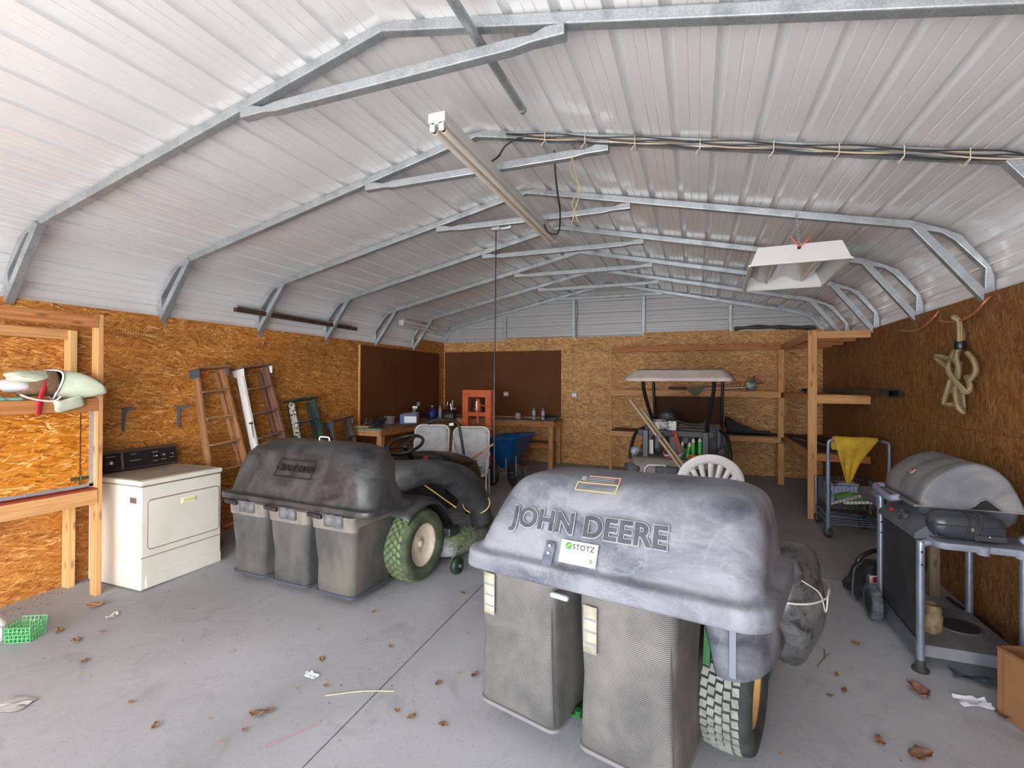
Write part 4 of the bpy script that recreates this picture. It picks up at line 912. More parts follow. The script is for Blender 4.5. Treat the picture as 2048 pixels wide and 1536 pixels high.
q = MB(); [q.lathe([(.010, .006), (.010, .011), (.004, .012), (0, .010)], 12, Ml @ Tr(.0, .045 - .035 * k, 0)) for k in range(2)]; q.build('latch_screw', STEEL, la)
# worn warning label on top
Mw = Tr(-.04, .250, 1.327) @ Ry(-TL) @ Rx(.70) @ Matrix.Scale(.86, 4)
YEL = PM('faded_yellow', srgb(186, 172, 104), .6); ORG = PM('faded_orange', srgb(182, 132, 104), .6)
q = MB(); q.T = Mw
q.box((0, -.055, .006), (.26, .007, .002)); q.box((-.128, -.025, .006), (.007, .062, .002)); q.box((.128, -.025, .006), (.007, .062, .002)); q.box((0, .004, .006), (.26, .006, .002))
wl = q.build('warning_label', YEL, hood)
q = MB(); q.T = Mw; q.box((.128, .03, .006), (.006, .05, .002)); q.box((.03, .055, .006), (.2, .006, .002)); q.build('label_edge', ORG, wl)
q = MB(); q.T = Mw
for k in range(4): q.box((.0, .042 - .012 * k + (-.012 if k > 2 else 0), .006), (.2 - .012 * (k % 2), .004, .001))
q.box((-.1, .035, .006), (.03, .03, .001)); q.build('label_print', PM('label_print_grey', srgb(120, 124, 132), .6), wl)
PAPER = PM('dirty_paper', srgb(176, 172, 156), .7, c2=srgb(152, 148, 130), ns=14)
PBAND = PM('paper_print', srgb(120, 124, 130), .7)
for cx, lx in ((-.408, -.56), (.185, .03)):
    w_ = .24 if lx < -.1 else .232
    b = bagger_bag(t, cx - w_, cx + w_, .06, .50, .125, .90, BAGJ, bul=.02, tw=-.012)
    q = MB(); q.loft([sec(cx - w_ - .004, cx + w_ + .004, .056, .504, .05, .115, 5), sec(cx - w_ - .006, cx + w_ + .006, .054, .506, .05, .135, 5)]); q.build('bag_base', PM('bag_base_dust', srgb(120, 118, 118), .7), b)
    q = MB(); q.tube([(cx + w_ - .012, .063, .15), (cx + w_ - .02, .055, .5), (cx + w_ - .03, .064, .89)], .004, 6); q.build('corner_seam', PM('seam_dark', (.05, .05, .05), .8), b)
    z0 = .615 if lx < -.1 else .60
    q = MB(); q.sheet([[(lx + .068 * (i - .5), .030 - .004 * abs(i - .5), z0 + .215 * j / 4) for i in (0, 1)] for j in range(5)]); lp = q.build('paper_label', PAPER, b, solid=.002)
    q = MB()
    for k in range(3): q.box((lx, .0258, z0 + .045 + .055 * k), (.062, .002, .008))
    q.build('label_bands', PBAND, lp)
q = MB(); q.box((-.135, .035, .815), (.10, .03, .026)); q.build('grip_tab', PM('worn_grey_tab', srgb(168, 172, 182), .5), t, bevel=.012, seg=3)
TRJ = PM('dusty_tread', srgb(148, 148, 140), .9, c2=srgb(118, 120, 112), ns=12, bmp=.2)
CAJ = PM('dark_carcass', srgb(38, 42, 40), .85, c2=srgb(58, 62, 58), ns=8)
RIJ = PM('yellow_rim', srgb(206, 164, 92), .5, c2=srgb(160, 130, 84), ns=6)
tyre(t, (.50, .71, .30), .30, .26, .165, 7, 40, TRJ, CAJ, RIJ, .12, 1, .74, .86)
tyre(t, (-.48, .71, .30), .30, .26, .165, 7, 40, TRJ, CAJ, RIJ, .12, -1, .74, .86)
q = MB(); g = []
for x, y in ((.485, .44), (.495, .425), (.53, .415), (.565, .42), (.61, .45), (.66, .52), (.695, .62), (.715, .75), (.72, .86)):
    zb = .47 + .12 * max(0, y - .5)
    g.append([(x - .02 * k, y, zb + (.90 - zb) * k / 5) for k in range(6)])
q.sheet(g); df = q.build('side_deflector', HOODJ, t, solid=.008)
q = MB(); q.bar((.562, .408, .49), (.562, .408, .88), .03, .004, (0, 1, 0)); q.build('deflector_fold', PM('pale_fold', srgb(126, 130, 142), .45), df, bevel=.002)
q = MB(); S = []
for z, f in ((.30, .2), (.40, .65), (.52, .92), (.66, 1.0), (.78, .95), (.88, .8), (.97, .55)):
    S.append([(.72 + .17 * f * math.cos(a) * (1 + .10 * math.sin(5 * a + z * 13)), 1.08 + .26 * f * math.sin(a) * (1 + .1 * math.sin(4 * a + z * 21)), z + .01 * math.sin(a * 3)) for a in [2 * PI * k / 28 for k in range(28)]])
q.loft(S); bp = q.build('black_plastic_wrap', dusty_plastic('black_film', (.02, .022, .022), (.14, .14, .14), .5, 7, .3), t, subsurf=1)
q = MB(); q.tube(smooth_path([(.80, .82, .86), (.87, .92, .78), (.89, 1.0, .66), (.90, .98, .74), (.90, 1.06, .76)], 4), .004, 6); q.tube([(V((.72, 1.08, .74)) + V((.185 * math.cos(a), .28 * math.sin(a), 0))) for a in [2 * PI * k / 30 for k in range(30)]], .005, 6, closed=True); q.build('tie_wire', PM('pale_wire', srgb(190, 190, 180), .5), bp)
GRN = PM('mower_green', srgb(34, 98, 44), .35); YLW = PM('mower_yellow', srgb(222, 186, 40), .45)
q = MB(); q.box((0, 1.35, .40), (.5, 1.5, .16)); q.box((0, .78, .42), (.75, .3, .1)); q.build('chassis', BLK, t, bevel=.02)
q = MB(); q.box((-.14, .30, .13), (.08, .16, .012)); q.tube([(-.14, .24, .13), (-.14, .24, .16)], .02, 10); q.bar((-.14, .36, .135), (-.14, .8, .33), .06, .03); q.build('hitch_plate', GRN, t, bevel=.004)
q = MB(); q.bar((.44, .45, .50), (.44, .5, .86), .03, .03); q.build('collector_post', GRN, t)
q = MB(); S = [[(hw * a, y, z) for a, z in ((-1, .40), (-1, .7), (-.8, zt), (.8, zt), (1, .7), (1, .40))] for y, hw, zt in ((1.6, .28, .94), (1.95, .29, .92), (2.3, .26, .86), (2.45, .2, .74))]; q.loft(S, smooth=False); q.build('engine_hood', GRN, t, bevel=.03)
q = MB(); q.loft([sec(-.22, .22, .86, 1.26, .1, .56), sec(-.24, .24, .84, 1.28, .1, .68), sec(-.2, .2, .88, 1.24, .1, .7)]); q.build('seat', YLW, t, bevel=.01)
q = MB(); Ms = Tr(0, 1.5, 1.0) @ Rx(.4); q.tube([Ms @ V((.18 * math.cos(2 * PI * k / 30), .18 * math.sin(2 * PI * k / 30), 0)) for k in range(30)], .015, 8, closed=True); q.bar(Ms @ V((-.17, 0, 0)), Ms @ V((.17, 0, 0)), .04, .012); q.tube([Ms @ V((0, 0, 0)), (0, 1.65, .7)], .025, 10); q.build('steering_wheel', BLKM, t)
for s_ in (-.40, .40):
    q = MB(); q.lathe([(.05, -.07), (.15, -.07), (.17, -.03), (.17, .03), (.15, .07), (.05, .07)], 26, Tr(s_, 2.15, .17) @ Ry(PI / 2)); fw = q.build('front_wheel', CAJ, t)
    q = MB(); q.lathe([(0, .055), (.09, .055), (.09, -.055), (0, -.055)], 18, Tr(s_, 2.15, .17) @ Ry(PI / 2)); q.build('wheel_rim', RIJ, fw)
q = MB(); q.loft([sec(-.55, .60, 1.05, 1.62, .2, .09), sec(-.55, .60, 1.05, 1.62, .2, .22), sec(-.48, .53, 1.1, 1.57, .2, .26)]); q.build('mower_deck', GRN, t)
# ================================================================== BACK AND RIGHT
# --- L shaped shelf frame of lumber
t = thing('storage_shelf_frame', 'L shaped lumber shelf frame across the back wall and along the right wall', 'shelf', (1.3, 8.6, zf(8.6)))
YS = 9.0
for z in (2.47, 1.67, .925): lum('long_rail', (-1.46, YS, z), (1.30, YS, z), .04, .09, FIRD if z > 2 else FIR)
lum('end_board', (-1.475, YS, zf(9)), (-1.475, YS, 2.52), .04, .04, FIR, (0, 1, 0))
for z0, z1 in ((zf(9), .875), (.975, 1.62), (1.72, 2.42)): lum('jack_post', (1.30, YS - .005, z0), (1.30, YS - .005, z1), .09, .045, FIR, (0, 1, 0))
lum('corner_post', (1.38, 7.11, zf(7.1)), (1.38, 7.11, 2.535), .10, .045, FIR, (0, 1, 0))
for z in (2.475, 1.655, .925):
    lum('cross_rail', (1.43, 7.12, z), (2.0, 7.12, z), .04, .09, FIR if z > 1 else FIRD)
    lum('depth_rail', (1.385, 7.14, z), (1.385, 9.57, z), .04, .09, FIR)
for y in (7.7, 8.3, 8.9): lum('joist', (1.41, y, 2.475), (2.0, y, 2.475), .04, .09, FIRD)
DKPLY = PM('dark_stained_plywood', srgb(92, 78, 70), .8, c2=srgb(70, 58, 50), ns=5)
for nm_, c, d, m in (('right_mid_shelf', (1.70, 8.34, 1.709), (.60, 2.42, .016), FIR), ('right_low_shelf', (1.70, 8.34, .98), (.60, 2.42, .016), DKPLY), ('back_mid_shelf', (-.06, 9.29, 1.724), (2.8, .56, .016), FIR), ('back_low_shelf', (-.06, 9.29, .979), (2.8, .56, .016), DKPLY)):
    q = MB(); q.box(c, d); q.build(nm_, m, t, world=True)
# string trimmer
t = thing('string_trimmer', 'string trimmer with pale engine lying on the middle shelf of the back wall', 'trimmer', (.86, 9.2, 1.735))
q = MB(); q.lathe([(0, -.09), (.07, -.085), (.085, -.05), (.085, .05), (.07, .085), (0, .09)], 20, Tr(.86, 9.10, 1.85) @ Rx(PI / 2)); q.box((.88, 9.12, 1.78), (.14, .14, .07)); q.build('engine', PM('cream_engine_cover', srgb(176, 176, 156), .5, c2=srgb(60, 64, 56), ns=10), t, bevel=.01, world=True)
q = MB(); q.box((.87, 9.10, 1.765), (.12, .14, .06)); q.bar((.95, 9.1, 1.86), (1.06, 9.1, 1.87), .02, .02); q.bar((.88, 9.1, 1.92), (.93, 9.1, 1.99), .02, .03); q.build('fuel_tank', BLK, t, bevel=.01, world=True)
q = MB(); q.tube([(.80, 9.12, 1.79), (.1, 9.13, 1.755), (-.42, 9.14, 1.76)], .014, 8); q.build('shaft', STEEL, t, world=True)
q = MB(); q.tube([(.72, 9.10, 1.87), (.2, 9.11, 1.81), (-.1, 9.12, 1.77)], .006, 6); q.tube([(-.12, 9.13, 1.765), (-.46, 9.14, 1.775)], .022, 8); q.build('grip', BLK, t, world=True)
q = MB(); q.prism([(-.12, .05), (.14, .05), (.14, 0), (.06, -.10), (-.02, -.10), (-.12, 0)], .03, Tr(-.03, 8.976, 1.742) @ Rx(PI / 2)); q.bar((0, 8.96, 1.775), (0, 9.13, 1.775), .05, .02); q.build('string_guard', PM('olive_guard', srgb(88, 86, 62), .7), t, world=True)
q = MB(); g = [[(.48 + .72 * i / 10, 9.04 + dy, 1.022 + (.26 * max(.06, 1 - i / 9) ** 1.5 + .012 * math.sin(i * 1.7)) * hz) for i in range(11)] for dy, hz in ((0, 0), (.03, .9), (.06, 1), (.3, .8), (.45, .2))]
q.sheet(g); tag(q.build('rubber_sheet', PM('black_rubber_sheet', (.035, .033, .034), .75), solid=.02), 'black rubber sheet slumped over the low back shelf right of the golf cart', 'rubber sheet')
q = MB(); q.loft([[(1.88 + sx * .05, y, 1.763 + sz * .038) for sx, sz in ((-1, -1), (1, -1), (1, 1), (-1, 1), (-1, 1), (-.86, .82), (.86, .82), (.86, -.82), (-.86, -.82), (-.86, .82))] for y in (5.99, 8.7)], closed=False, caps=False, smooth=False)
q.loft([[(1.88 + sx * .05, y, 1.763 + sz * .038) for sx, sz in ((-1, -1), (-1, 1))] for y in (5.99, 8.7)], closed=False, caps=False, smooth=False)
q.add([(1.88 + sx * .05 * k, 8.7, 1.763 + sz * .038 * k) for k in (1,) for sx, sz in ((-1, -1), (1, -1), (1, 1), (-1, 1))], [(0, 1, 2, 3)])
tag(q.build('steel_box_tube', PM('dark_mill_steel', srgb(72, 76, 78), .4, .6, c2=srgb(44, 46, 48), ns=6), solid=.004), 'long dark square steel tube sticking out past the right middle shelf', 'steel tube')
t = thing('cordless_drill', 'small black cordless drill lying on the right middle shelf', 'drill', (1.45, 7.75, 1.72), .5)
q = MB(); q.tube([(-.09, 0, .05), (.06, 0, .05)], [.022, .03], 12); q.build('body', BLK, t); q = MB(); q.box((.05, .05, .035), (.05, .10, .05)); q.build('handle', BLK, t, bevel=.008); q = MB(); q.tube([(-.13, 0, .05), (-.09, 0, .05)], .012, 10); q.build('chuck', STEEL, t)
for k, (x, y, a) in enumerate(((1.56, 8.35, .25), (1.68, 8.2, .1))): q = MB(); q.box((x, y, .995), (.03, .9, .012), (0, 0, a)); tag(q.build('steel_flat_bar', STEEL), ('grey steel bar on the dark low shelf, nearer the aisle', 'grey steel bar on the dark low shelf, nearer the right wall')[k], 'steel bar', 'steel bars on the low shelf')
q = MB(); q.loft([ring(0, x, 0, .05 + .014 * math.sin(i * 2.2), .035 + .012 * math.cos(i * 1.6), 12, i, .9, .15) for i, x in enumerate([.1 * k for k in range(14)])]); q.v = [(.63 + y_, 9.62 + x_ - .03, 2.845 + z_ + .02 * math.sin(y_ * 4)) for x_, y_, z_ in q.v]; q.v = [(x_, min(y_, 9.66), z_) for x_, y_, z_ in q.v]
tag(q.build('plastic_sheeting', PM('dusty_plastic_sheet', srgb(88, 84, 78), .45, c2=srgb(56, 54, 52), ns=9), subsurf=1), 'crumpled dark plastic sheeting along the top of the right back boards', 'plastic sheeting')
# --- golf cart seen from behind
OG = V((-.24, 6.95, zf(7.2))); 
t = thing('golf_cart', 'golf cart with beige canopy and cluttered rear rack parked against the back shelves', 'golf cart', OG, -.085)
CNP = PM('beige_canopy', srgb(196, 182, 172), .5, c2=srgb(178, 164, 154), ns=3); CNPT = PM('canopy_top', srgb(118, 112, 104), .6, c2=srgb(96, 92, 86), ns=4)
zc = 1.735
q = MB(); q.loft([sec(-.70, .70, -.16, 1.36, .10, zc, 5), sec(-.695, .695, -.155, 1.355, .10, zc + .045, 5), sec(-.60, .60, -.04, 1.26, .10, zc + .15, 5), sec(-.58, .58, -.02, 1.24, .10, zc + .155, 5)], smooth=False); cn = q.build('canopy', CNP, t, bevel=.01)
q = MB(); q.loft([sec(-.565, .565, 0, 1.22, .09, zc + .156, 5), sec(-.55, .55, .02, 1.20, .09, zc + .172, 5)]); q.build('canopy_roof_panel', CNPT, cn)
for s_ in (-1, 1):
    q = MB(); q.tube(smooth_path([(s_ * .46, .0, zc), (s_ * .455, .04, zc - .12), (s_ * .42, .12, zc - .32), (s_ * .36, .28, zc - .62), (s_ * .34, .34, .80)], 5), .026, 10); q.build('rear_strut', BLKM, t)
    q = MB(); q.tube([(s_ * .52, 1.22, zc), (s_ * .50, 1.30, 1.0), (s_ * .5, 1.4, .6)], .024, 10); q.build('front_strut', BLKM, t)
m, nt, b = new_mat('brown_tinted_acrylic'); b.inputs['Base Color'].default_value = col(srgb(66, 44, 32)); b.inputs['Roughness'].default_value = .6; b.inputs['Specular IOR Level'].default_value = .05; b.inputs['Alpha'].default_value = .86
q = MB(); q.box((0, 1.32, 1.28), (1.0, .008, .42), (-.05, 0, 0)); q.build('windshield', m, t)
BODY = PM('dusty_cart_body', srgb(148, 142, 134), .6, c2=srgb(122, 116, 110), ns=5)
q = MB(); S = [sec(-.60, .60, -.18, .55, .16, .30, 6), sec(-.66, .66, -.24, .55, .18, .45, 6), sec(-.66, .66, -.23, .55, .18, .58, 6), sec(-.60, .60, -.14, .55, .14, .67, 6), sec(-.56, .56, -.10, .55, .12, .685, 6)]; q.loft(S); bd = q.build('rear_body', BODY, t)
q = MB(); q.box((-.1, -.25, .52), (.30, .05, .18)); q.box((.30, -.245, .50), (.26, .04, .2)); q.build('dark_rear_panel', PM('cart_dark_panel', (.045, .047, .052), .5), bd, bevel=.02)
q = MB(); q.sheet([[(-.66 + .2 * i / 5, -.22 - .04 * math.sin(i * .6), .40 + .2 * j + .03 * math.sin(i * .9)) for i in range(6)] for j in (0, .5, 1)]); q.build('rear_fender', PM('cart_fender', (.06, .058, .056), .7, c2=(.1, .1, .1), ns=14), bd, solid=.02)
q = MB(); q.tube([(-.38, -.27, .42), (-.38, -.265, .56), (-.34, -.26, .61), (-.12, -.26, .62), (-.12, -.27, .42)], .011, 6); q.build('white_frame', WHITEP, bd)
q = MB(); q.box((0, 1.2, .35), (1.15, 1.4, .14)); q.loft([sec(-.58, .58, 1.35, 1.95, .15, .35), sec(-.58, .58, 1.3, 1.95, .15, .75), sec(-.5, .5, 1.25, 1.5, .1, .95)]); q.build('front_body', BODY, t)
SEATM = PM('dark_blue_vinyl', (.075, .09, .12), .45, c2=(.11, .125, .15), ns=4)
for cx in (-.40, .40):
    q = MB(); q.loft([[(cx + x, .42 + dy, .93 + z) for x, z in rrect(.30 * f, .36 * f, .09)] for dy, f in ((0, .82), (.03, 1), (.09, 1), (.12, .8))]); q.build('seat_back', SEATM, t, bevel=.01)
q = MB(); q.loft([sec(-.58, .58, .52, 1.0, .06, .68), sec(-.6, .6, .5, 1.02, .06, .74), sec(-.58, .58, .52, 1.0, .06, .79)]); q.build('seat_cushion', SEATM, t)
q = MB(); q.bar((-.53, .02, 1.02), (.46, .02, 1.02), .05, .085); q.build('rack_bar', PM('rack_black', (.028, .03, .034), .5), t, bevel=.01)
for x in (-.42, .36): q = MB(); q.bar((x, .0, .62), (x, .0, 1.06), .085, .06, (0, 1, 0)); q.build('rack_upright', BLK, t, bevel=.012)
for s_ in (-1, 1): q = MB(); q.tube(smooth_path([(s_ * .52, .40, 1.05), (s_ * .60, .30, 1.0), (s_ * .64, .2, .88), (s_ * .66, .12, .70), (s_ * .66, .10, .62)], 5), .024, 10); q.build('arm_rail', BLKM, t)
q = MB(); q.box((0, .40, .86), (.96, .06, .42)); q.build('rack_backboard', BLK, t, bevel=.01)
q = MB(); Ms = Tr(-.28, 1.02, 1.13) @ Rx(.9); q.tube([Ms @ V((.19 * math.cos(2 * PI * k / 30), .19 * math.sin(2 * PI * k / 30), 0)) for k in range(30)], .013, 8, closed=True); q.tube([Ms @ V((0, 0, 0)), (-.28, 1.35, .75)], .02, 8); q.bar(Ms @ V((-.18, 0, 0)), Ms @ V((.18, 0, 0)), .03, .01); q.build('steering_wheel', BLKM, t)
for x in (-.52, .52):
    for y in (.22, 1.62):
        q = MB(); q.lathe([(.08, -.08), (.2, -.08), (.22, -.04), (.22, .04), (.2, .08), (.08, .08)], 26, Tr(x, y, .22) @ Ry(PI / 2)); wh = q.build('wheel', RUB, t); q = MB(); q.lathe([(0, .06), (.12, .06), (.12, -.06), (0, -.06)], 18, Tr(x, y, .22) @ Ry(PI / 2)); q.build('wheel_rim', BODY, wh)
MG = wm(t)
def gp(x, y, z): return MG @ V((x, y, z))
def blob(name, c, r, m, label, cat, seed=0, rz=0, n=9):
    rnd = random.Random(seed); S = []
    for i in range(n):
        f = -1 + 2 * i / (n - 1); k = math.sqrt(max(.02, 1 - f * f)); S.append([(r[0] * k * math.cos(a) * (1 + .16 * math.sin(3 * a + i + seed)), r[1] * k * math.sin(a) * (1 + .14 * math.cos(2 * a + i * 1.4)), r[2] * (f + 1)) for a in [2 * PI * j / 16 for j in range(16)]])
    q = MB(); q.loft(S); q.v = [tuple(Rz(rz) @ V(p) + V(c)) for p in q.v]; return tag(q.build(name, m, subsurf=1), label, cat)
BAGB = PM('black_bag', (.025, .025, .028), .45, c2=(.07, .07, .075), ns=9, bmp=.4)
blob('duffel_bag', gp(-.28, .18, .695), (.12, .09, .15), BAGB, 'black bag stuffed behind the sticks in the golf cart rack', 'bag', 1)
blob('tool_bag', gp(.10, .18, .80), (.12, .10, .13), BAGB, 'black tool bag hanging in the middle of the golf cart rack', 'bag', 4)
blob('mesh_bundle', gp(-.22, .62, 1.13), (.12, .10, .08), PM('dark_grey_mesh', (.05, .052, .056), .6, c2=(.12, .12, .125), ns=30), 'dark grey rounded mesh bundle on top of the golf cart seats', 'bundle', 7)
WPAP = PM('printed_white', srgb(226, 226, 224), .5, c2=srgb(60, 60, 66), ns=22, lo=.56, hi=.6)
def smallbox(name, c, d, rz, m, lb, cat, rx=0): q = MB(); q.box((0, 0, d[2] / 2), d); q.v = [tuple(Tr(c) @ Rz(rz) @ Rx(rx) @ V(p)) for p in q.v]; return tag(q.build(name, m, bevel=.003), lb, cat)
smallbox('white_carton', gp(-.26, .16, 1.075), (.17, .11, .11), .4, WPAP, 'white printed carton tilted in the golf cart rack beside the sticks', 'box', .3)
smallbox('parts_packet', gp(-.10, .22, 1.0), (.12, .05, .17), -.2, WPAP, 'white and black packet upright in the middle of the golf cart rack', 'packet', -.2)
smallbox('instruction_leaflet', gp(-.36, .05, .72), (.07, .02, .20), 0, PM('white_paper', srgb(240, 240, 236), .5), 'small white leaflet low in the left of the golf cart rack', 'leaflet')
for k, (x, h, dx) in enumerate(((-.0, .17, .01), (.07, .16, .03), (.15, .22, .0), (.235, .23, .0))):
    c = gp(x + .05, .06, .69); tt = thing('caulk_tube', ('green caulk tube, first from the orange cord, short and leaning', 'green caulk tube, second from the orange cord, short', 'green caulk tube, third from the orange cord, tall', 'green caulk tube nearest the right rack upright, tall')[k], 'tube', c, 0, 'green caulk tubes in the golf cart rack')
    q = MB(); q.tube([(0, 0, 0), (dx, 0, h)], .024, 14); q.build('body', PM('lime_tube', srgb(72, 186, 66), .4, c2=srgb(40, 150, 60), ns=30), tt); q = MB(); q.tube([(dx, 0, h), (dx * 1.1, 0, h + .03), (dx * 1.2, 0, h + .055)], [.024, .02, .007], 12); q.build('tip', PM('pale_tube_end', srgb(200, 206, 180), .4), tt)
q = MB(); rnd = random.Random(3); P = smooth_path([gp(*p) for p in ((-.06, -.03, 1.06), (-.03, -.04, .98), (-.10, -.05, .86), (-.17, -.05, .76), (-.12, -.06, .71), (-.02, -.06, .70), (.04, -.05, .78), (.0, -.045, .92), (-.02, -.04, 1.05), (.02, -.045, .94), (.06, -.05, .78), (.02, -.06, .705), (-.08, -.07, .70), (-.16, -.06, .72))], 6); q.tube(P, .008, 7); tag(q.build('extension_cord', PM('orange_cord', srgb(214, 70, 42), .5)), 'orange extension cord looped over the golf cart rack bar', 'cord')
q = MB(); P = smooth_path([gp(.12 + .14 * (k % 2) + .015 * k, -.02 - .006 * k, .705 + .02 * (k % 3)) for k in range(9)], 5); q.tube(P, .011, 7); tag(q.build('orange_rope', PM('orange_rope', srgb(206, 92, 50), .8)), 'short heap of orange rope on the golf cart deck below the green tubes', 'rope')
q = MB(); q.bar(gp(-.16, -.07, .73), gp(.05, -.07, .735), .03, .015); q.bar(gp(.02, -.085, .72), gp(.09, -.075, .78), .04, .02); tag(q.build('blue_brush', PM('blue_white', srgb(70, 92, 170), .5, c2=srgb(200, 206, 226), ns=24)), 'blue and white hand brush lying on the golf cart deck', 'brush')
q = MB(); P = smooth_path([gp(p[0], p[1], p[2] + .045) for p in ((-.30, .45, 1.10), (-.1, .40, 1.13), (.1, .36, 1.09), (.30, .4, 1.10), (.34, .42, 1.16), (.36, .3, 1.06), (.1, .30, 1.06), (-.12, .36, 1.11), (.1, .42, 1.06), (.33, .36, 1.08))], 6); q.tube(P, .010, 7); tag(q.build('garden_hose', PM('dark_hose', (.05, .055, .05), .45)), 'dark coiled hose lying across the golf cart seat backs', 'hose')
blob('plastic_bag', gp(-.56, -.02, .69), (.07, .08, .07), PM('silver_film', srgb(170, 174, 184), .3, c2=srgb(110, 114, 126), ns=16), 'silvery crumpled plastic bag on the left of the golf cart deck', 'bag', 9)
# sticks leaning across the cart
t = thing('stick_bundle', 'two long grey wooden sticks bound with a black band leaning across the golf cart', 'sticks', (.2, 6.42, zf(6.4)))
a = at(1260, 799, y=6.56); b = at(1352, 922, y=6.50); d = (b - a); kf = (a.z - zf(6.4) - .02) / -d.z; e1 = a + d * kf
lum('stick', a, e1, .058, .03, STICKW)
a2 = at(1283, 818, y=6.60); lum('stick', a2, a2 + d * ((a2.z - zf(6.4) - .02) / -d.z), .055, .03, STICKW)
c = a + d * .60; q = MB(); q.bar(c + V((.04, .02, .0)) - d.normalized() * .03, c + V((.035, .02, 0)) + d.normalized() * .03, .15, .085); q.build('black_band', BLK, t, world=True)
# --- white plastic garden chair, its back to the camera
OW = V((.145, 5.75, zf(5.75))); t = thing('garden_chair', 'white plastic garden chair with a fan shaped slatted back behind the dusty hood', 'chair', OW, .12)
z0 = -zf(5.75)
q = MB(); SH = lambda z: -.0 - .10 * (z - .45)     # back leans towards the camera
def band(r0, r1, n=28, a0=-.35, a1=PI + .35, cz=.66):
    out = []
    for i in range(n + 1):
        a = a0 + (a1 - a0) * i / n; rowp = []
        for k in (0, .33, .66, 1):
            f = r0 + (r1 - r0) * k; x = f * 1.02 * math.cos(a); z = cz + f * .92 * math.sin(a); rowp.append((x, SH(z) + .25 * x * x, z))
        out.append(rowp)
    return out
q.sheet(band(.24, .345)); bk = q.build('backrest', WHITEP, t, solid=.02)
for k in range(7):
    a = PI * (.10 + .80 * k / 6); q = MB()
    p0 = (.055 * math.cos(a), .50); p1 = (.27 * math.cos(a), .66 + .255 * math.sin(a)) 
    nx, nz = -(p1[1] - p0[1]), p1[0] - p0[0]; l = math.hypot(nx, nz); nx /= l; nz /= l
    row = []
    for f in [i / 5 for i in range(6)]:
        x = p0[0] + (p1[0] - p0[0]) * f; z = p0[1] + (p1[1] - p0[1]) * f; w_ = .014 + .016 * f; row.append([(x + nx * w_ * s_, SH(z) + .25 * x * x, z + nz * w_ * s_) for s_ in (-1, 1)])
    q.sheet(row); q.build('back_slat', WHITEP, t, solid=.014)
q = MB(); q.loft([sec(-.25, .25, -.02, .46, .06, .40), sec(-.27, .27, -.03, .48, .07, .42), sec(-.26, .26, -.02, .47, .07, .435)]); q.build('seat', WHITEP, t)
q = MB(); q.sheet([[(.12 * (i / 3 - 1), SH(z) + .01, z) for i in range(7)] for z in (.42, .47, .53)]); q.build('back_hub', WHITEP, t, solid=.02)
for sx in (-1, 1):
    q = MB(); q.tube(smooth_path([(sx * .33, -.0, .60), (sx * .32, .05, .64), (sx * .31, .30, .65), (sx * .30, .44, .62), (sx * .27, .47, .5), (sx * .25, .47, .42)], 5), .024, 10, flat=((0, 0, 1), .6)); q.build('armrest', WHITEP, t)
    for y, yy in ((0.0, -.06), (.44, .49)): q = MB(); q.tube([(sx * .25, y, .41), (sx * .275, yy, .002)], [.03, .02], 10); q.build('leg', WHITEP, t)
    q = MB(); q.tube([(sx * .33, SH(.56) + .03, .58), (sx * .27, 0, .42)], .022, 8); q.build('back_post', WHITEP, t)
# --- white mesh patio chairs
MESHW = fabric_mat('white_sling_mesh', srgb(176, 180, 186), srgb(214, 216, 220), 70, 60, .15)
FRW = PM('white_tube', srgb(228, 228, 226), .4)
def patio_chair(label, loc, rz):
    t = thing('patio_chair', label, 'chair', loc, rz, 'white mesh patio chairs by the workbench')
    Rb = lambda x, z: (x, .02 + .24 * (z - .40), z)
    P = [Rb(x * (1 + .02), .70 + z) for x, z in rrect(.54, .66, .10, 6)]
    q = MB(); q.tube(P, .013, 8, closed=True); q.build('back_frame', FRW, t)
    S = [[Rb(x * .97, .70 + z * .98) for x, z in ((-.27 + .54 * i / 8, -.32 + .64 * j / 8) for i in range(9))] for j in range(9)]
    q = MB(); q.sheet(S); o = q.build('back_sling', MESHW, t, solid=.004)
    q = MB(); q.sheet([[(-.26 + .52 * i / 6, .02 - .52 * j / 6, .375 + .035 * (j / 6) + .01 * math.cos(j)) for i in range(7)] for j in range(7)]); q.build('seat_sling', MESHW, t, solid=.004)
    q = MB(); q.tube([(x, -.24 + y, .39 + (.018 if y < 0 else -.01)) for x, y in rrect(.55, .55, .06, 4)], .013, 8, closed=True); q.build('seat_frame', FRW, t)
    for s_ in (-1, 1):
        q = MB(); q.tube(smooth_path([(s_ * .285, .07, .66), (s_ * .30, -.10, .64), (s_ * .30, -.36, .63), (s_ * .30, -.46, .58), (s_ * .295, -.48, .45), (s_ * .29, -.50, .012)], 5), .014, 8); q.build('arm_leg', FRW, t)
        q = MB(); q.tube([(s_ * .28, .05, .40), (s_ * .285, .16, .012)], .014, 8); q.build('rear_leg', FRW, t)
    return t
p1 = (-3.20, 6.62); p2 = (-3.92, 6.66)
C1 = patio_chair('white mesh patio chair holding a yellow handled tool, in front of the orange press', (p1[0], p1[1], zf(p1[1])), .32)
C2 = dup(C1, (p2[0], p2[1], zf(p2[1])), (0, 0, .30), 'white mesh patio chair partly hidden behind the black bent handle')
MC = wm(C1)
t = thing('caulking_gun', 'brass coloured caulking gun lying on the white mesh patio chair', 'tool', MC @ V((.02, -.20, .428)), .9)
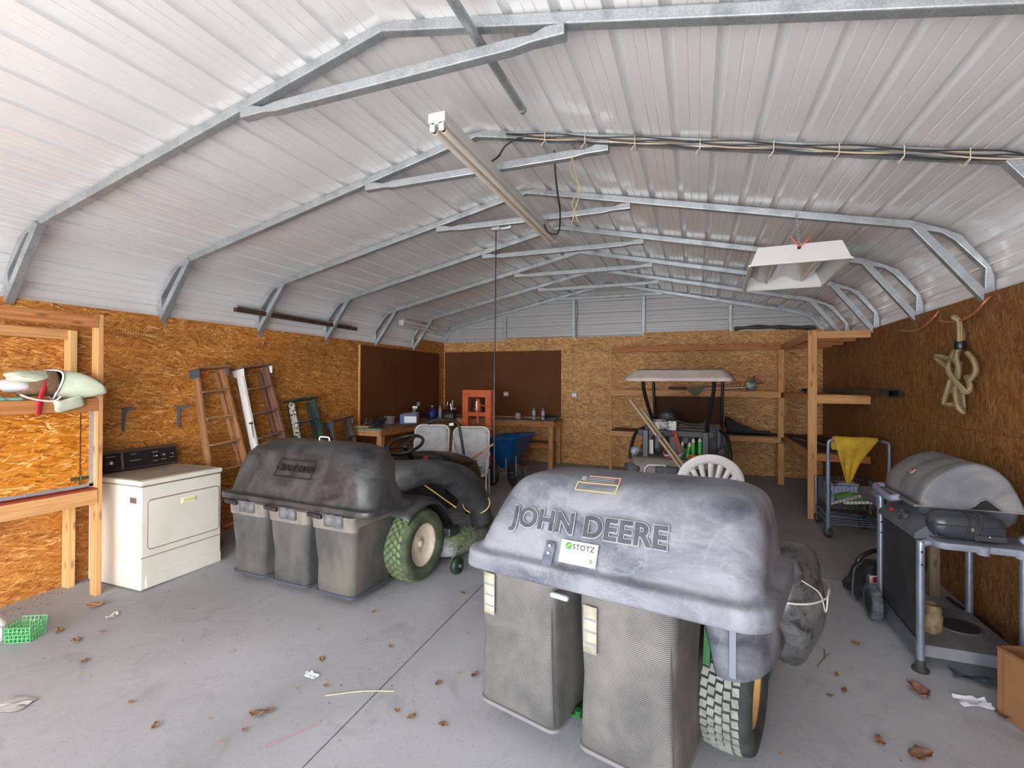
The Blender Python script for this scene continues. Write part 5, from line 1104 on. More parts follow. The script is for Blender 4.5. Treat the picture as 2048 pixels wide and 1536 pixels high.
q = MB(); q.tube([(-.16, 0, .025), (.10, 0, .025)], .024, 12); q.build('barrel', PM('brass_tool', srgb(150, 112, 62), .4, .4, c2=srgb(80, 56, 34), ns=12), t); q = MB(); q.tube([(.10, 0, .025), (.2, 0, .025)], .008, 8); q.tube([(.12, 0, .02), (.17, .06, .012)], .012, 8); q.build('handle', BLK, t)
a = MC @ V((-.20, -.26, .41)); b = MC @ V((.36, -.02, .80)); t = thing('wooden_pole', 'long yellow wooden pole resting diagonally on the patio chair arm', 'pole', a); lum('handle', a, a + (b - a) * .72, .03, .03, PM('yellow_wood', srgb(186, 148, 70), .6)); lum('tip', a + (b - a) * .72, b, .022, .022, FIRP)
# --- black bent tubular handle between the chairs
t = thing('bent_tube_handle', 'black bent tubular handle with white tag standing between the two patio chairs', 'handle', (-2.93, 6.07, zf(6.07)))
q = MB(); q.tube(smooth_path([(-2.93, 6.07, zf(6.07) + .03), (-2.985, 6.07, .55), (-3.03, 6.07, .84), (-3.09, 6.07, 1.16), (-3.125, 6.065, 1.27), (-3.20, 6.06, 1.315), (-3.33, 6.04, 1.32)], 6), .019, 10); q.build('tube', BLKM, t, world=True)
q = MB(); q.tube(smooth_path([(-3.31, 6.04, 1.322), (-3.41, 6.03, 1.32), (-3.52, 6.02, 1.29), (-3.58, 6.01, 1.26)], 4), [.02] * 4 + [.03] * 4 + [.036] * 4 + [.02], 10, flat=((0, 0, 1), .7)); q.build('grip', BLK, t, world=True)
q = MB(); q.box((-3.21, 6.035, 1.262), (.07, .012, .04), (0, -.15, 0)); q.build('white_tag', WHITEP, t, bevel=.003, world=True)
q = MB(); q.tube(smooth_path([(-3.23, 6.04, 1.245), (-3.19, 6.04, 1.1), (-3.13, 6.045, .9), (-3.02, 6.06, .6)], 5), .0035, 6); q.build('cable', BLK, t, world=True)
q = MB(); q.lathe([(.02, .05), (.03, .03), (.032, .002), (0, .002)], 14, Tr(-2.93, 6.07, zf(6.07))); q.build('foot', RUB, t, world=True)
# --- orange shop press
ORG2 = PM('orange_press_paint', srgb(214, 100, 50), .4, c2=srgb(196, 88, 44), ns=4)
OP = V((-3.715, 8.0, zf(8))); t = thing('shop_press', 'tall orange hydraulic shop press standing in front of the back workbench', 'shop press', OP, 0.03)
hp = 1.715 - OP.z
for s_ in (-1, 1):
    q = MB(); q.prism([(-.055, -.07), (.055, -.07), (.055, -.055), (-.04, -.055), (-.04, .055), (.055, .055), (.055, .07), (-.055, .07)], hp - .03, Tr(s_ * .225, 0, .03) @ (Rz(0) if s_ > 0 else Rz(PI))); q.build('upright', ORG2, t, bevel=.003)
    q = MB(); q.bar((s_ * .225, -.28, .03), (s_ * .225, .28, .03), .07, .06); q.build('foot', ORG2, t, bevel=.004)
q = MB(); q.box((0, -.055, hp - .065), (.40, .012, .13)); q.box((0, .055, hp - .065), (.40, .012, .13)); q.box((0, 0, hp - .006), (.40, .12, .012)); q.build('head_beam', ORG2, t, bevel=.003)
q = MB(); q.box((0, -.03, hp - .44), (.40, .02, .07)); q.box((0, .03, hp - .44), (.40, .02, .07)); q.build('moving_beam', ORG2, t, bevel=.004)
q = MB(); q.box((0, -.06, .58), (.42, .015, .11)); q.box((0, .06, .58), (.42, .015, .11)); q.build('bed', ORG2, t, bevel=.004)
q = MB(); q.lathe([(.05, 0), (.055, .02), (.055, .16), (.035, .19), (.03, .24)], 20, Tr(.0, 0, hp - .40)); jk = q.build('bottle_jack', ORG2, t)
q = MB(); q.tube([(.0, -.06, hp - .36), (.0, -.06, hp - .20)], .013, 10); q.tube([(-.07, -.06, hp - .345), (.08, -.06, hp - .345)], .008, 8); q.build('jack_pump', CHROME, jk)
q = MB(); q.tube([(.06, -.05, hp - .27), (.26, -.10, hp - .30)], .012, 8); q.build('jack_lever', ORG2, jk)
for s_ in (-1, 1):
    q = MB(); q.tube([V((s_ * .115 + .022 * math.cos(k * .9), .022 * math.sin(k * .9), hp - .15 - .0029 * k)) for k in range(90)], .006, 6); q.build('return_spring', BLKM, t)
q = MB(); q.tube([(0, 0, hp - .47), (0, 0, hp - .60)], .026, 12); q.build('ram', PM('orange_ram', srgb(214, 96, 66), .4), t)
for z in (.86, .72): q = MB(); q.tube([(.14, -.09, z), (.36, -.09, z - .0)], .011, 8); q.build('bed_pin', STEEL, t)
# --- wheelbarrow
t = thing('wheelbarrow', 'blue wheelbarrow standing between the orange press and the back shelves', 'wheelbarrow', (-2.95, 7.55, zf(7.6)))
BLU = PM('blue_poly', srgb(20, 84, 142), .35, c2=srgb(14, 62, 112), ns=4)
q = MB(); q.loft([sec(-3.10, -2.76, 7.40, 7.78, .1, .42, 6), sec(-3.25, -2.66, 7.28, 7.95, .12, .62, 6), sec(-3.42, -2.46, 7.12, 8.12, .14, .93, 6), sec(-3.45, -2.42, 7.10, 8.15, .14, .945, 6), sec(-3.40, -2.48, 7.14, 8.10, .13, .925, 6), sec(-3.22, -2.70, 7.31, 7.92, .11, .62, 6), sec(-3.08, -2.78, 7.42, 7.76, .1, .44, 6)]); q.v = [(-3.08 + (x + 3.08) * .68, y + .1, z + (x + 2.95) * .10 * max(0, z - .42)) for x, y, z in q.v]; q.build('tub', BLU, t, world=True)
for dx, yy in ((.12, 7.36), (-.3, 7.34)):
    q = MB(); q.lathe([(.06, -.06), (.17, -.06), (.195, -.03), (.2, 0), (.195, .03), (.17, .06), (.06, .06)], 28, Tr(-2.86 + dx, yy, zf(7.4) + .20) @ Rz(.9) @ Ry(PI / 2)); ty = q.build('tyre', RUB, t, world=True); q = MB(); q.lathe([(0, .05), (.10, .05), (.10, -.05), (0, -.05)], 18, Tr(-2.86 + dx, yy, zf(7.4) + .20) @ Rz(.9) @ Ry(PI / 2)); q.build('wheel_rim', PM('dusty_rim', srgb(96, 98, 100), .5), ty, world=True)
q = MB(); q.tube([(-3.2, 7.3, .40), (-2.7, 7.3, .40), (-2.68, 7.9, .42), (-3.2, 7.9, .42)], .016, 8, closed=True); q.tube([(-2.85, 7.22, .36), (-2.85, 7.22, .64)], .010, 8); q.tube([(-2.68, 7.22, .36), (-2.68, 7.22, .68)], .010, 8); q.build('tray_frame', STEEL, t, world=True)
for x in (-3.1, -2.7): q = MB(); q.tube([(x, 7.85, .41), (x, 7.95, zf(7.95) + .012)], .016, 8); q.build('leg', STEEL, t, world=True)
# --- shopping cart
TUB = PM('blue_grey_tube', srgb(132, 148, 168), .4, .5); WIR = PM('wire_grey', srgb(120, 128, 138), .4, .6)
YC = 6.38; t = thing('shopping_cart', 'grey tubular wire shopping cart with a tall handle by the right wall', 'cart', (1.68, 6.65, zf(6.6)))
xa, xb2 = 1.395, 1.965
for x in (xa, xb2):
    q = MB(); q.tube(smooth_path([(x, YC, .30), (x, YC, .95), (x, YC, 1.17), (x + (.015 if x == xa else -.015), YC, 1.215), (x + (.05 if x == xa else -.05), YC, 1.225)], 5), .017, 10); q.build('upright', TUB, t, world=True)
    q = MB(); q.tube([(x, YC, .20), (x, YC, .98)], .0225, 12); q.build('sleeve', TUB, t, world=True)
q = MB(); q.tube([(xa + .04, YC, 1.225), (xb2 - .04, YC, 1.225)], .017, 10); q.build('handle_bar', TUB, t, world=True)
q = MB(); q.tube([(1.83, YC, 1.225), (1.89, YC, 1.225)], .022, 10); q.build('grip_sleeve', PM('green_rubber', (.03, .08, .05), .5), t, world=True)
q = MB(); zb0, zb1 = .46, .72; y0_, y1_ = YC + .02, YC + .62
for z in (zb0, .59, zb1): q.tube([(xa + .03, y0_, z), (xb2 - .03, y0_, z), (xb2 - .03, y1_, z), (xa + .03, y1_, z)], .006 if z < zb1 else .009, 6, closed=True)
for k in range(15):
    x = xa + .03 + (xb2 - xa - .06) * k / 14
    for y in (y0_, y1_): q.tube([(x, y, zb0), (x, y, zb1)], .0035, 5)
    q.tube([(x, y0_, zb0), (x, y1_, zb0)], .0035, 5)
for k in range(12):
    y = y0_ + (y1_ - y0_) * k / 11
    for x in (xa + .03, xb2 - .03): q.tube([(x, y, zb0), (x, y, zb1)], .0035, 5)
q.build('wire_basket', WIR, t, world=True)
q = MB()
for z in (.36, .28): q.tube([(xa, YC, z), (xb2, YC, z), (xb2, YC + .60, z), (xa, YC + .60, z)], .011, 8, closed=True)
for k in range(6): q.tube([(xa, YC + .1 * k, .285), (xb2, YC + .1 * k, .285)], .006, 6)
q.build('lower_rack', TUB, t, world=True)
q = MB(); [q.tube([(x, YC + .6, .28), (x, YC + .6, .72)], .014, 8) for x in (xa, xb2)]; q.build('rear_post', TUB, t, world=True)
for (x, y, r) in ((xa, YC, .062), (xb2, YC, .062), (xa + .02, YC + .58, .062), (xb2 - .1, YC + .5, .075)):
    z = zf(y) + r; q = MB(); q.lathe([(0, -.014), (r * .8, -.016), (r, -.008), (r, .008), (r * .8, .016), (0, .014)], 22, Tr(x, y, z) @ Rz(.5) @ Ry(PI / 2)); ca = q.build('caster', RUB, t, world=True)
    q = MB(); q.lathe([(0, .018), (r * .55, .018)], 16, Tr(x, y, z) @ Rz(.5) @ Ry(PI / 2)); q.lathe([(0, -.018), (r * .55, -.018)], 16, Tr(x, y, z) @ Rz(.5) @ Ry(PI / 2)); q.bar((x - .024, y, z), (x - .02, y, .29), .006, .03, (0, 1, 0)); q.bar((x + .024, y, z), (x + .02, y, .29), .006, .03, (0, 1, 0)); q.build('caster_fork', WIR, ca, world=True)
smallbox('printed_carton', (1.60, 6.72, .475), (.30, .16, .225), .12, PM('pale_blue_print', srgb(176, 186, 216), .5, c2=srgb(40, 34, 62), ns=9, lo=.5, hi=.56), 'pale blue printed carton inside the shopping cart', 'box')
blob('green_bag', (1.66, 6.56, .47), (.17, .08, .075), PM('lime_cloth', srgb(96, 168, 44), .7, c2=srgb(70, 130, 36), ns=9), 'lime green bag lying in the shopping cart basket', 'bag', 5)
for a, b, lb in (((1.435, 6.47, .487), (1.80, 6.47, .63), 'pale wooden slat slanting upward in the shopping cart'), ((1.56, 6.445, .515), (1.92, 6.455, .548), 'white slat lying nearly level in the shopping cart')):
    q = MB(); q.bar(a, b, .02, .028); tag(q.build('slat', PM('pale_slat', srgb(206, 198, 184), .6) if 'wooden' in lb else WHITEP), lb, 'slat', 'slats in the shopping cart')
# yellow cloth over the cart handle
q = MB(); rows = []
L0 = [(1.43, 1.232), (1.85, 1.238)]
for j in range(13):
    f = j / 12; z = 1.248 - .50 * f
    xl_ = 1.44 + .115 * f; xr_ = 1.86 - (.33 * f ** 1.0 if f < .5 else .165 + .20 * (f - .5) * 1.0)
    xr_ = max(xr_, xl_ + .008 + .10 * (1 - f)); 
    rows.append([(xl_ + (xr_ - xl_) * i / 12, YC - .042 - .012 * math.sin(i * 1.3 + f) * (.3 + f) - .01 * f, z - .0 + (.012 * math.sin(i * .9) if j == 0 else 0)) for i in range(13)])
top = [(p[0], YC + .0, 1.282) for p in rows[0]]; bk_ = [(p[0] - .01, YC + .052, 1.22) for p in rows[0]]; bk2 = [(1.43 + (p[0] - 1.44) * .7, YC + .052, 1.10) for p in rows[0]]
q.sheet([bk2, bk_, top] + rows); tag(q.build('yellow_cloth', PM('yellow_leather', srgb(206, 170, 44), .8, c2=srgb(176, 140, 34), ns=6, bmp=.3), subsurf=1, solid=.006), 'mustard yellow cloth draped over the shopping cart handle', 'cloth')
# --- gas grill on a tube cart, right foreground
GT = PM('silver_tube_paint', srgb(150, 158, 176), .35, .55, c2=srgb(128, 134, 148), ns=4)
GD = PM('dusty_charcoal_lid', srgb(142, 140, 138), .55, c2=srgb(108, 110, 116), ns=3.2, stretch=(1, 1, 1.4), detail=7)
GB = PM('charcoal_metal', srgb(86, 90, 98), .45, c2=srgb(104, 106, 112), ns=4)
GK = PM('dark_panel_paint', srgb(44, 45, 48), .5, c2=srgb(58, 58, 60), ns=5)
GP = PM('grey_table_plastic', srgb(136, 142, 158), .45, c2=srgb(108, 110, 118), ns=4)
f4 = zf(3.8)
t = thing('gas_grill', 'dusty gas barbecue grill on a silver tube cart at the right wall', 'grill', (1.6, 4.15, zf(4.1)))
for nm_, P in (('leg', [(1.33, 3.79, f4 + .03), (1.33, 3.79, .79), (1.345, 3.795, .845), (1.39, 3.80, .86)]), ('leg', [(1.33, 4.50, zf(4.5) + .10), (1.33, 4.50, .93), (1.325, 4.52, .985), (1.32, 4.60, 1.0)]), ('leg', [(1.86, 3.85, f4 + .015), (1.86, 3.85, .86), (1.85, 3.85, .90)]), ('leg', [(1.86, 4.48, zf(4.5) + .015), (1.86, 4.48, .9)])):
    q = MB(); q.tube(smooth_path(P, 5) if len(P) > 2 else P, .0225, 12); lg = q.build(nm_, GT, t, world=True)
    x, y = P[0][:2]
    if P[0][2] > f4 + .02 and y < 4: q = MB(); q.lathe([(.024, .07), (.026, .03), (.045, .012), (.047, 0), (0, 0)], 18, Tr(x, y, zf(y) + .002)); q.build('foot_cap', RUB, lg, world=True)
    q = MB()
    for z in (.72, .80): q.lathe([(.007, 0), (.007, .003), (0, .003)], 8, Tr(x, y - .022, z) @ Rx(PI / 2))
    q.build('bolt_hole', BLKM, lg, world=True)
q = MB(); q.box((1.342, 4.145, .535), (.018, .65, .66)); q.build('front_panel', GK, t, bevel=.004, world=True)
q = MB(); q.box((1.335, 4.145, .155), (.024, .68, .10)); q.tube([(1.325, 3.83, .215), (1.325, 4.47, .225)], .006, 6); q.build('lower_rail', GB, t, bevel=.004, world=True)
q = MB(); q.loft([[(1.31, y, .865), (1.315, y, .90), (1.415, y, .985), (1.44, y, .975), (1.44, y, .865)] for y in (3.83, 4.49)], smooth=False); cp = q.build('control_panel', GB, t, bevel=.006, world=True)
q = MB(); Mk = Tr(1.36, 4.13, .942) @ Ry(-.86); q.lathe([(.042, 0), (.042, .006), (.03, .012), (.028, .03), (0, .032)], 20, Mk); q.T = Mk; q.box((0, 0, .036), (.05, .014, .012)); q.T = Matrix.Identity(4); q.build('control_knob', GK, cp, world=True)
q = MB(); q.box((1.345, 4.33, .936), (.026, .035, .016), (0, -.86, 0)); q.build('red_button', REDM, cp, bevel=.004, world=True)
q = MB(); q.box((1.60, 4.16, .165), (.53, .70, .075)); bs = q.build('base_shelf', PM('dusty_base', srgb(122, 120, 122), .55, c2=srgb(98, 100, 108), ns=4), t, bevel=.006, world=True)
q = MB(); q.lathe([(.115, .004), (.13, .004), (.13, 0)], 28, Tr(1.68, 4.19, .203)); q.build('tank_ring', GB, bs, world=True)
q = MB(); q.disc(Tr(1.68, 4.19, .2045), .115, 28); q.build('tank_hole', PM('dark_hole', (.02, .02, .021), .9), bs, world=True)
pr0 = [(1.395, 1.045), (1.395, 1.09), (1.405, 1.135), (1.435, 1.19), (1.485, 1.245), (1.55, 1.295), (1.62, 1.33), (1.69, 1.345), (1.755, 1.335), (1.81, 1.305), (1.86, 1.25), (1.90, 1.175), (1.93, 1.10), (1.945, 1.055)]
def hs(y, k, dz=0): cx, cz = 1.67, 1.045; return [(cx + (x - cx) * k, y, cz + (z - cz) * k + dz) for x, z in pr0]
q = MB(); q.loft([hs(3.985, .93), hs(3.99, .965), hs(4.0, .985), hs(4.03, 1.0), hs(4.12, .985), hs(4.14, .97), hs(4.16, .985), hs(4.36, .985), hs(4.38, .97), hs(4.40, .985), hs(4.60, 1.0), hs(4.64, .975), hs(4.66, .92)]); ld = q.build('lid', GD, t, world=True)
q = MB(); q.box((1.66, 3.99, 1.047), (.60, .02, .012)); q.box((1.375, 4.32, 1.045), (.03, .68, .014)); q.build('lid_rim', GD, ld, bevel=.003, world=True)
q = MB(); q.add([V((1.735 + .075 * x, 3.982, 1.05 + .065 * z)) for x, z in ((-1, 0), (-.6, .35), (-.3, .8), (0, 1), (.3, .8), (.7, .35), (1.1, 0))], [tuple(range(7))]); q.build('spit_notch', PM('dark_hole', (.02, .02, .021), .9), ld, solid=.004, world=True)
q = MB(); q.tube([V((1.735 + .082 * x, 3.98, 1.05 + .072 * z)) for x, z in ((-1.2, 0), (-.7, .3), (-.35, .8), (0, 1), (.35, .8), (.75, .35), (1.25, 0))], .007, 6); q.build('notch_lip', GD, ld, world=True)
Me = Tr(1.462, 4.32, 1.225) @ Ry(-.80); q = MB(); q.T = Me; q.box((0, 0, .006), (.045, .10, .010)); q.T = Matrix.Identity(4); bg_ = q.build('maker_badge', PM('badge_silver', srgb(190, 190, 190), .35, .4, c2=srgb(90, 90, 92), ns=40), ld, bevel=.002, world=True)
q = MB(); q.T = Me; q.box((.01, -.03, .012), (.02, .03, .003)); q.T = Matrix.Identity(4); q.build('badge_red', REDM, bg_, world=True)
q = MB(); q.loft([sec(1.40, 1.935, 4.01, 4.64, .05, 1.042), sec(1.42, 1.92, 4.02, 4.63, .05, .97), sec(1.50, 1.85, 4.1, 4.55, .05, .86)]); q.build('firebox', GB, t, world=True)
q = MB(); q.tube(smooth_path([(1.375, 4.26, 1.045), (1.325, 4.28, 1.03), (1.315, 4.42, 1.035), (1.33, 4.60, 1.05), (1.385, 4.62, 1.055)], 5), .026, 10); q.build('lid_handle', GP, t, world=True)
q = MB(); q.loft([sec(1.385, 1.985, 3.69, 3.985, .05, .852), sec(1.375, 1.99, 3.68, 3.985, .05, .875), sec(1.38, 1.985, 3.685, 3.985, .05, .892)]); tb = q.build('side_table', GP, t, world=True)
for x in (1.60, 1.78): q = MB(); q.lathe([(.03, .84), (.034, .875), (.034, .891), (0, .891)], 16, Tr(x, 3.70, 0)); q.build('table_socket', GP, tb, world=True)
q = MB(); q.loft([sec(1.34, 1.72, 4.70, 5.03, .04, .93), sec(1.335, 1.725, 4.695, 5.035, .04, .955), sec(1.34, 1.72, 4.70, 5.03, .04, .968)]); q.build('far_shelf', PM('dusty_shelf_grey', srgb(118, 116, 112), .6), t, world=True)
q = MB(); q.bar((1.33, 4.55, .93), (1.33, 5.0, .93), .03, .05); q.bar((1.86, 4.48, .88), (1.70, 4.9, .93), .03, .04); q.build('shelf_bracket', GB, t, world=True)
for x in (1.265,):
    M = Tr(x, 4.44, zf(4.44) + .128) @ Ry(PI / 2); q = MB(); q.lathe([(.085, -.03), (.115, -.035), (.127, -.028), (.128, .028), (.115, .035), (.085, .03)], 32, M)
    for k in range(20):
        for s_ in (-1, 1): q.T = M @ Rz(2 * PI * (k + .25 * s_) / 20); q.box((.128, 0, s_ * .015), (.008, .024, .022)); q.T = Matrix.Identity(4)
    wh = q.build('wheel', PM('grey_tread', srgb(70, 72, 78), .7, c2=srgb(104, 106, 114), ns=20), t, world=True)
    q = MB(); q.lathe([(0, -.034), (.03, -.034), (.04, -.026), (.088, -.026)], 24, M); q.lathe([(0, .03), (.088, .026)], 24, M); q.tube([(x, 4.44, zf(4.44) + .128), (1.38, 4.44, zf(4.44) + .128)], .01, 8); q.build('wheel_disc', GK, wh, world=True)
# black cased rotisserie motor tube on the side table
t = thing('black_case', 'black capsule shaped case wrapped in its cord on the grill side table', 'case', (1.55, 3.83, .893))
CASE = PM('dusty_black_case', (.035, .04, .055), .3, c2=(.14, .135, .13), ns=7, stretch=(.6, 1, 1.6), lo=.52, hi=.8)
q = MB(); S = []
for x, k in ((1.375, .25), (1.385, .6), (1.41, .88), (1.45, 1.0), (1.60, 1.0), (1.69, 1.0), (1.725, .88), (1.75, .6), (1.758, .25)): S.append([(x, 3.83 + .075 * k * math.copysign(abs(math.cos(a)) ** .7, math.cos(a)), .973 + .079 * k * math.copysign(abs(math.sin(a)) ** .7, math.sin(a))) for a in [2 * PI * j / 24 for j in range(24)]])
q.loft(S); cs = q.build('shell', CASE, t, world=True)
q = MB(); q.box((1.565, 3.755, .985), (.33, .012, .008)); q.box((1.66, 3.753, .925), (.15, .010, .035)); q.build('shell_seam', GK, cs, bevel=.003, world=True)
q = MB()
for x, sl in ((1.555, .02), (1.592, .03), (1.602, .045), (1.61, .05)): q.tube([(x + sl * .5 * math.sin(a), 3.83 + .081 * math.cos(a), .973 + (.084 if math.sin(a) > 0 else .073) * math.sin(a)) for a in [2 * PI * j / 26 for j in range(26)]], .0062, 6, closed=True)
q.tube(smooth_path([(1.39, 3.75, .94), (1.40, 3.745, .92), (1.425, 3.745, .915), (1.44, 3.748, .905)], 4), .005, 6); q.build('power_cord', RUB, cs, world=True)
q = MB(); q.lathe([(0, .0), (.008, 0), (.008, .004), (0, .005)], 12, Tr(1.655, 3.748, .935) @ Rx(PI / 2)); q.box((1.572, 3.75, .972), (.016, .01, .02)); q.build('latch', STEEL, cs, world=True)
t = thing('worn_can', 'brown rusted can standing on the grill base shelf', 'can', (1.475, 4.03, .2035)); q = MB(); q.lathe([(0, 0), (.052, 0), (.058, .01), (.058, .11), (.052, .125), (.05, .14), (.056, .15), (.05, .16), (.045, .18), (.05, .185), (.045, .185), (.043, .14)], 22); q.build('body', PM('brown_crust', srgb(142, 126, 92), .8, c2=srgb(84, 68, 44), ns=14, bmp=.4), t)
# --- black electric tool behind the grill
t = thing('electric_tool', 'black electric yard tool with carry handle and red square label behind the grill', 'power tool', (1.37, 4.85, zf(4.85)), .35)
q = MB(); q.loft([sec(-.16, .17, -.12, .14, .04, .04), sec(-.17, .18, -.14, .15, .05, .09), sec(-.13, .17, -.12, .13, .05, .14), sec(-.11, .16, -.11, .11, .05, .23), sec(-.06, .13, -.08, .08, .05, .29), sec(-.04, .1, -.05, .05, .04, .30)], smooth=False); bo = q.build('housing', BLK, t, bevel=.012)
q = MB(); [q.box((.055, -.112 + .008 * k, .165 + .022 * k), (.14, .014, .006)) for k in range(6)]; q.build('vent_louvres', BLKM, bo)
q = MB(); q.box((-.062, -.122, .19), (.075, .006, .075)); lb = q.build('white_label', WHITEP, bo, bevel=.002); q = MB(); q.box((-.06, -.127, .195), (.042, .005, .045)); q.build('red_square', PM('label_red', srgb(206, 40, 76), .4), lb, bevel=.004)
q = MB(); q.box((.07, -.122, .205), (.09, .004, .025)); q.build('orange_label', PM('label_orange', srgb(206, 120, 92), .5), bo)
q = MB(); q.tube(smooth_path([(-.10, 0, .25), (-.11, 0, .31), (-.03, 0, .37), (.10, 0, .40), (.15, 0, .37), (.14, 0, .27)], 5), .019, 10); q.build('carry_handle', BLKM, t)
q = MB(); q.tube(smooth_path([(-.10, -.03, .30), (-.17, -.05, .26), (-.20, -.07, .16), (-.215, -.09, .06), (-.20, -.11, .02), (-.16, -.10, .02), (-.15, -.08, .05)], 5), .008, 8); q.build('power_cord', PM('dark_cord', (.06, .06, .07), .5), t)
q = MB(); q.box((-.08, -.13, .075), (.15, .08, .07)); q.build('front_guard', BLK, t, bevel=.01)
q = MB(); q.tube([at(1896, 1196, z=zf(4.6) + .03), at(2032, 1290, z=zf(3.9) + .03)], .014, 8); tag(q.build('black_rod', BLKM), 'long thin black rod lying on the floor between grill and right wall', 'rod')
t = thing('wooden_post', 'short grey weathered post standing against the right wall behind the grill', 'post', (1.86, 5.05, zf(5.05))); lum('timber', (1.86, 5.05, zf(5.05)), (1.86, 5.05, .86), .07, .05, GREYW, (0, 1, 0))
# --- cardboard box at the right front corner
CB = PM('brown_cardboard', srgb(136, 94, 60), .8, c2=srgb(122, 84, 52), ns=3); CBI = PM('cardboard_inside', srgb(150, 118, 100), .85)
pB = fl(1996, 1425); t = thing('cardboard_box', 'open brown cardboard box at the right front corner of the photo', 'box', (pB.x, pB.y, pB.z), .33)
bw, bd_, bh, th = .42, .46, .37, .006
def wallp(name, pts, hole=None):
    q = MB(); q.add(pts, [tuple(range(len(pts)))]); return q.build(name, CB, t, solid=th)
def holed(x): # left wall with a hand hole
    pts = [(x, 0, 0), (x, -bd_, 0), (x, -bd_, bh), (x, 0, bh)]
    q = MB(); n = 24; H = [(x, -.19 + .05 * math.cos(2 * PI * k / n), bh - .10 + .02 * math.sin(2 * PI * k / n)) for k in range(n)]
    O = []
    for k in range(n):
        c, s_ = math.cos(2 * PI * k / n), math.sin(2 * PI * k / n); m_ = max(abs(c) / 1, abs(s_) / 1); u, v = c / m_, s_ / m_
        O.append((x, -.23 + .23 * u, bh / 2 + bh / 2 * v))
    q.add(H + O, [(k, (k + 1) % n, n + (k + 1) % n, n + k) for k in range(n)]); return q.build('side_wall', CB, t, solid=th)
holed(0); wallp('end_wall', [(0, 0, 0), (bw, 0, 0), (bw, 0, bh), (0, 0, bh)]); wallp('end_wall', [(0, -bd_, 0), (bw, -bd_, 0), (bw, -bd_, bh), (0, -bd_, bh)]); wallp('side_wall', [(bw, 0, 0), (bw, -bd_, 0), (bw, -bd_, bh), (bw, 0, bh)]); wallp('bottom', [(0, 0, .004), (bw, 0, .004), (bw, -bd_, .004), (0, -bd_, .004)])
q = MB(); q.box((bw / 2, -bd_ / 2, bh - .11), (bw - .02, bd_ - .02, .008)); q.build('inner_flap', CBI, t)
q = MB(); q.box((-.004, -.035, bh / 2), (.004, .004, bh - .02)); q.box((-.005, -.23, bh - .008), (.004, bd_, .012)); q.build('edge_crease', PM('cardboard_edge', srgb(120, 78, 46), .8), t)
# --- copper hooks and rope on the right wall
COP = PM('copper', srgb(196, 122, 84), .35, .6)
def hook(name, pts, lb): q = MB(); q.tube(smooth_path(pts, 6), .0095, 8); tag(q.build(name, COP), lb, 'hook', 'copper tube hooks on the right wall')
hook('copper_hook', [(2.015, 4.56, 2.50), (1.98, 4.56, 2.46), (1.95, 4.63, 2.39), (1.92, 4.76, 2.355), (1.915, 4.92, 2.36), (1.915, 5.10, 2.395)], 'copper tube hook holding the hanging rope on the right wall')
hook('copper_hook', [(2.015, 5.36, 2.51), (1.985, 5.37, 2.46), (1.955, 5.44, 2.40), (1.935, 5.57, 2.365), (1.935, 5.75, 2.37), (1.935, 5.97, 2.40)], 'empty copper tube hook on the right wall, farther back than the rope')
t = thing('hanging_rope', 'thick tan rope coil bound with black tape hanging from the copper hook', 'rope', (1.94, 4.80, 1.65))
ROPE = fabric_mat('tan_rope', srgb(132, 112, 80), srgb(168, 150, 116), 60, 30, .6)
def rp(pts, r=.020, nm='rope_strand'): q = MB(); q.tube(smooth_path([V((x, y, z)) for x, y, z in pts], 6), r, 10); return q.build(nm, ROPE, t, world=True)
rp([(1.93, 4.79, 2.17), (1.925, 4.775, 2.25), (1.92, 4.775, 2.35), (1.895, 4.79, 2.385), (1.925, 4.83, 2.37), (1.96, 4.83, 2.27), (1.95, 4.81, 2.17)])
rp([(1.93, 4.80, 2.15), (1.92, 4.80, 2.11), (1.89, 4.74, 2.06), (1.885, 4.70, 1.99), (1.90, 4.74, 1.92), (1.91, 4.82, 1.86), (1.92, 4.90, 1.80)])
rp([(1.95, 4.81, 2.15), (1.94, 4.90, 2.12), (1.92, 4.90, 2.06), (1.88, 4.84, 2.01), (1.87, 4.80, 1.95), (1.88, 4.74, 1.89), (1.89, 4.66, 1.83), (1.91, 4.64, 1.80), (1.94, 4.66, 1.84), (1.955, 4.74, 1.92)])
rp([(1.95, 4.83, 2.02), (1.91, 4.93, 2.07), (1.895, 5.06, 2.095), (1.905, 5.115, 2.085), (1.93, 5.06, 2.03), (1.95, 4.93, 1.95)])
rp([(1.90, 4.85, 1.90), (1.885, 4.88, 1.80), (1.89, 4.94, 1.72), (1.91, 4.96, 1.70), (1.94, 4.90, 1.70), (1.95, 4.84, 1.78), (1.94, 4.82, 1.87)])
rp([(1.93, 4.83, 1.90), (1.91, 4.80, 1.80), (1.90, 4.76, 1.72), (1.90, 4.73, 1.675), (1.93, 4.74, 1.645), (1.955, 4.80, 1.67), (1.96, 4.83, 1.78)])
rp([(1.96, 4.74, 2.10), (1.955, 4.64, 2.03), (1.955, 4.62, 1.95), (1.95, 4.69, 1.89)])
rp([(1.93, 4.86, 1.80), (1.925, 4.82, 1.70), (1.93, 4.77, 1.665)], .017)
q = MB(); q.lathe([(.034, -.035), (.040, -.02), (.040, .02), (.034, .035)], 16, Tr(1.938, 4.80, 2.165)); q.build('black_tape', BLKM, t, world=True)
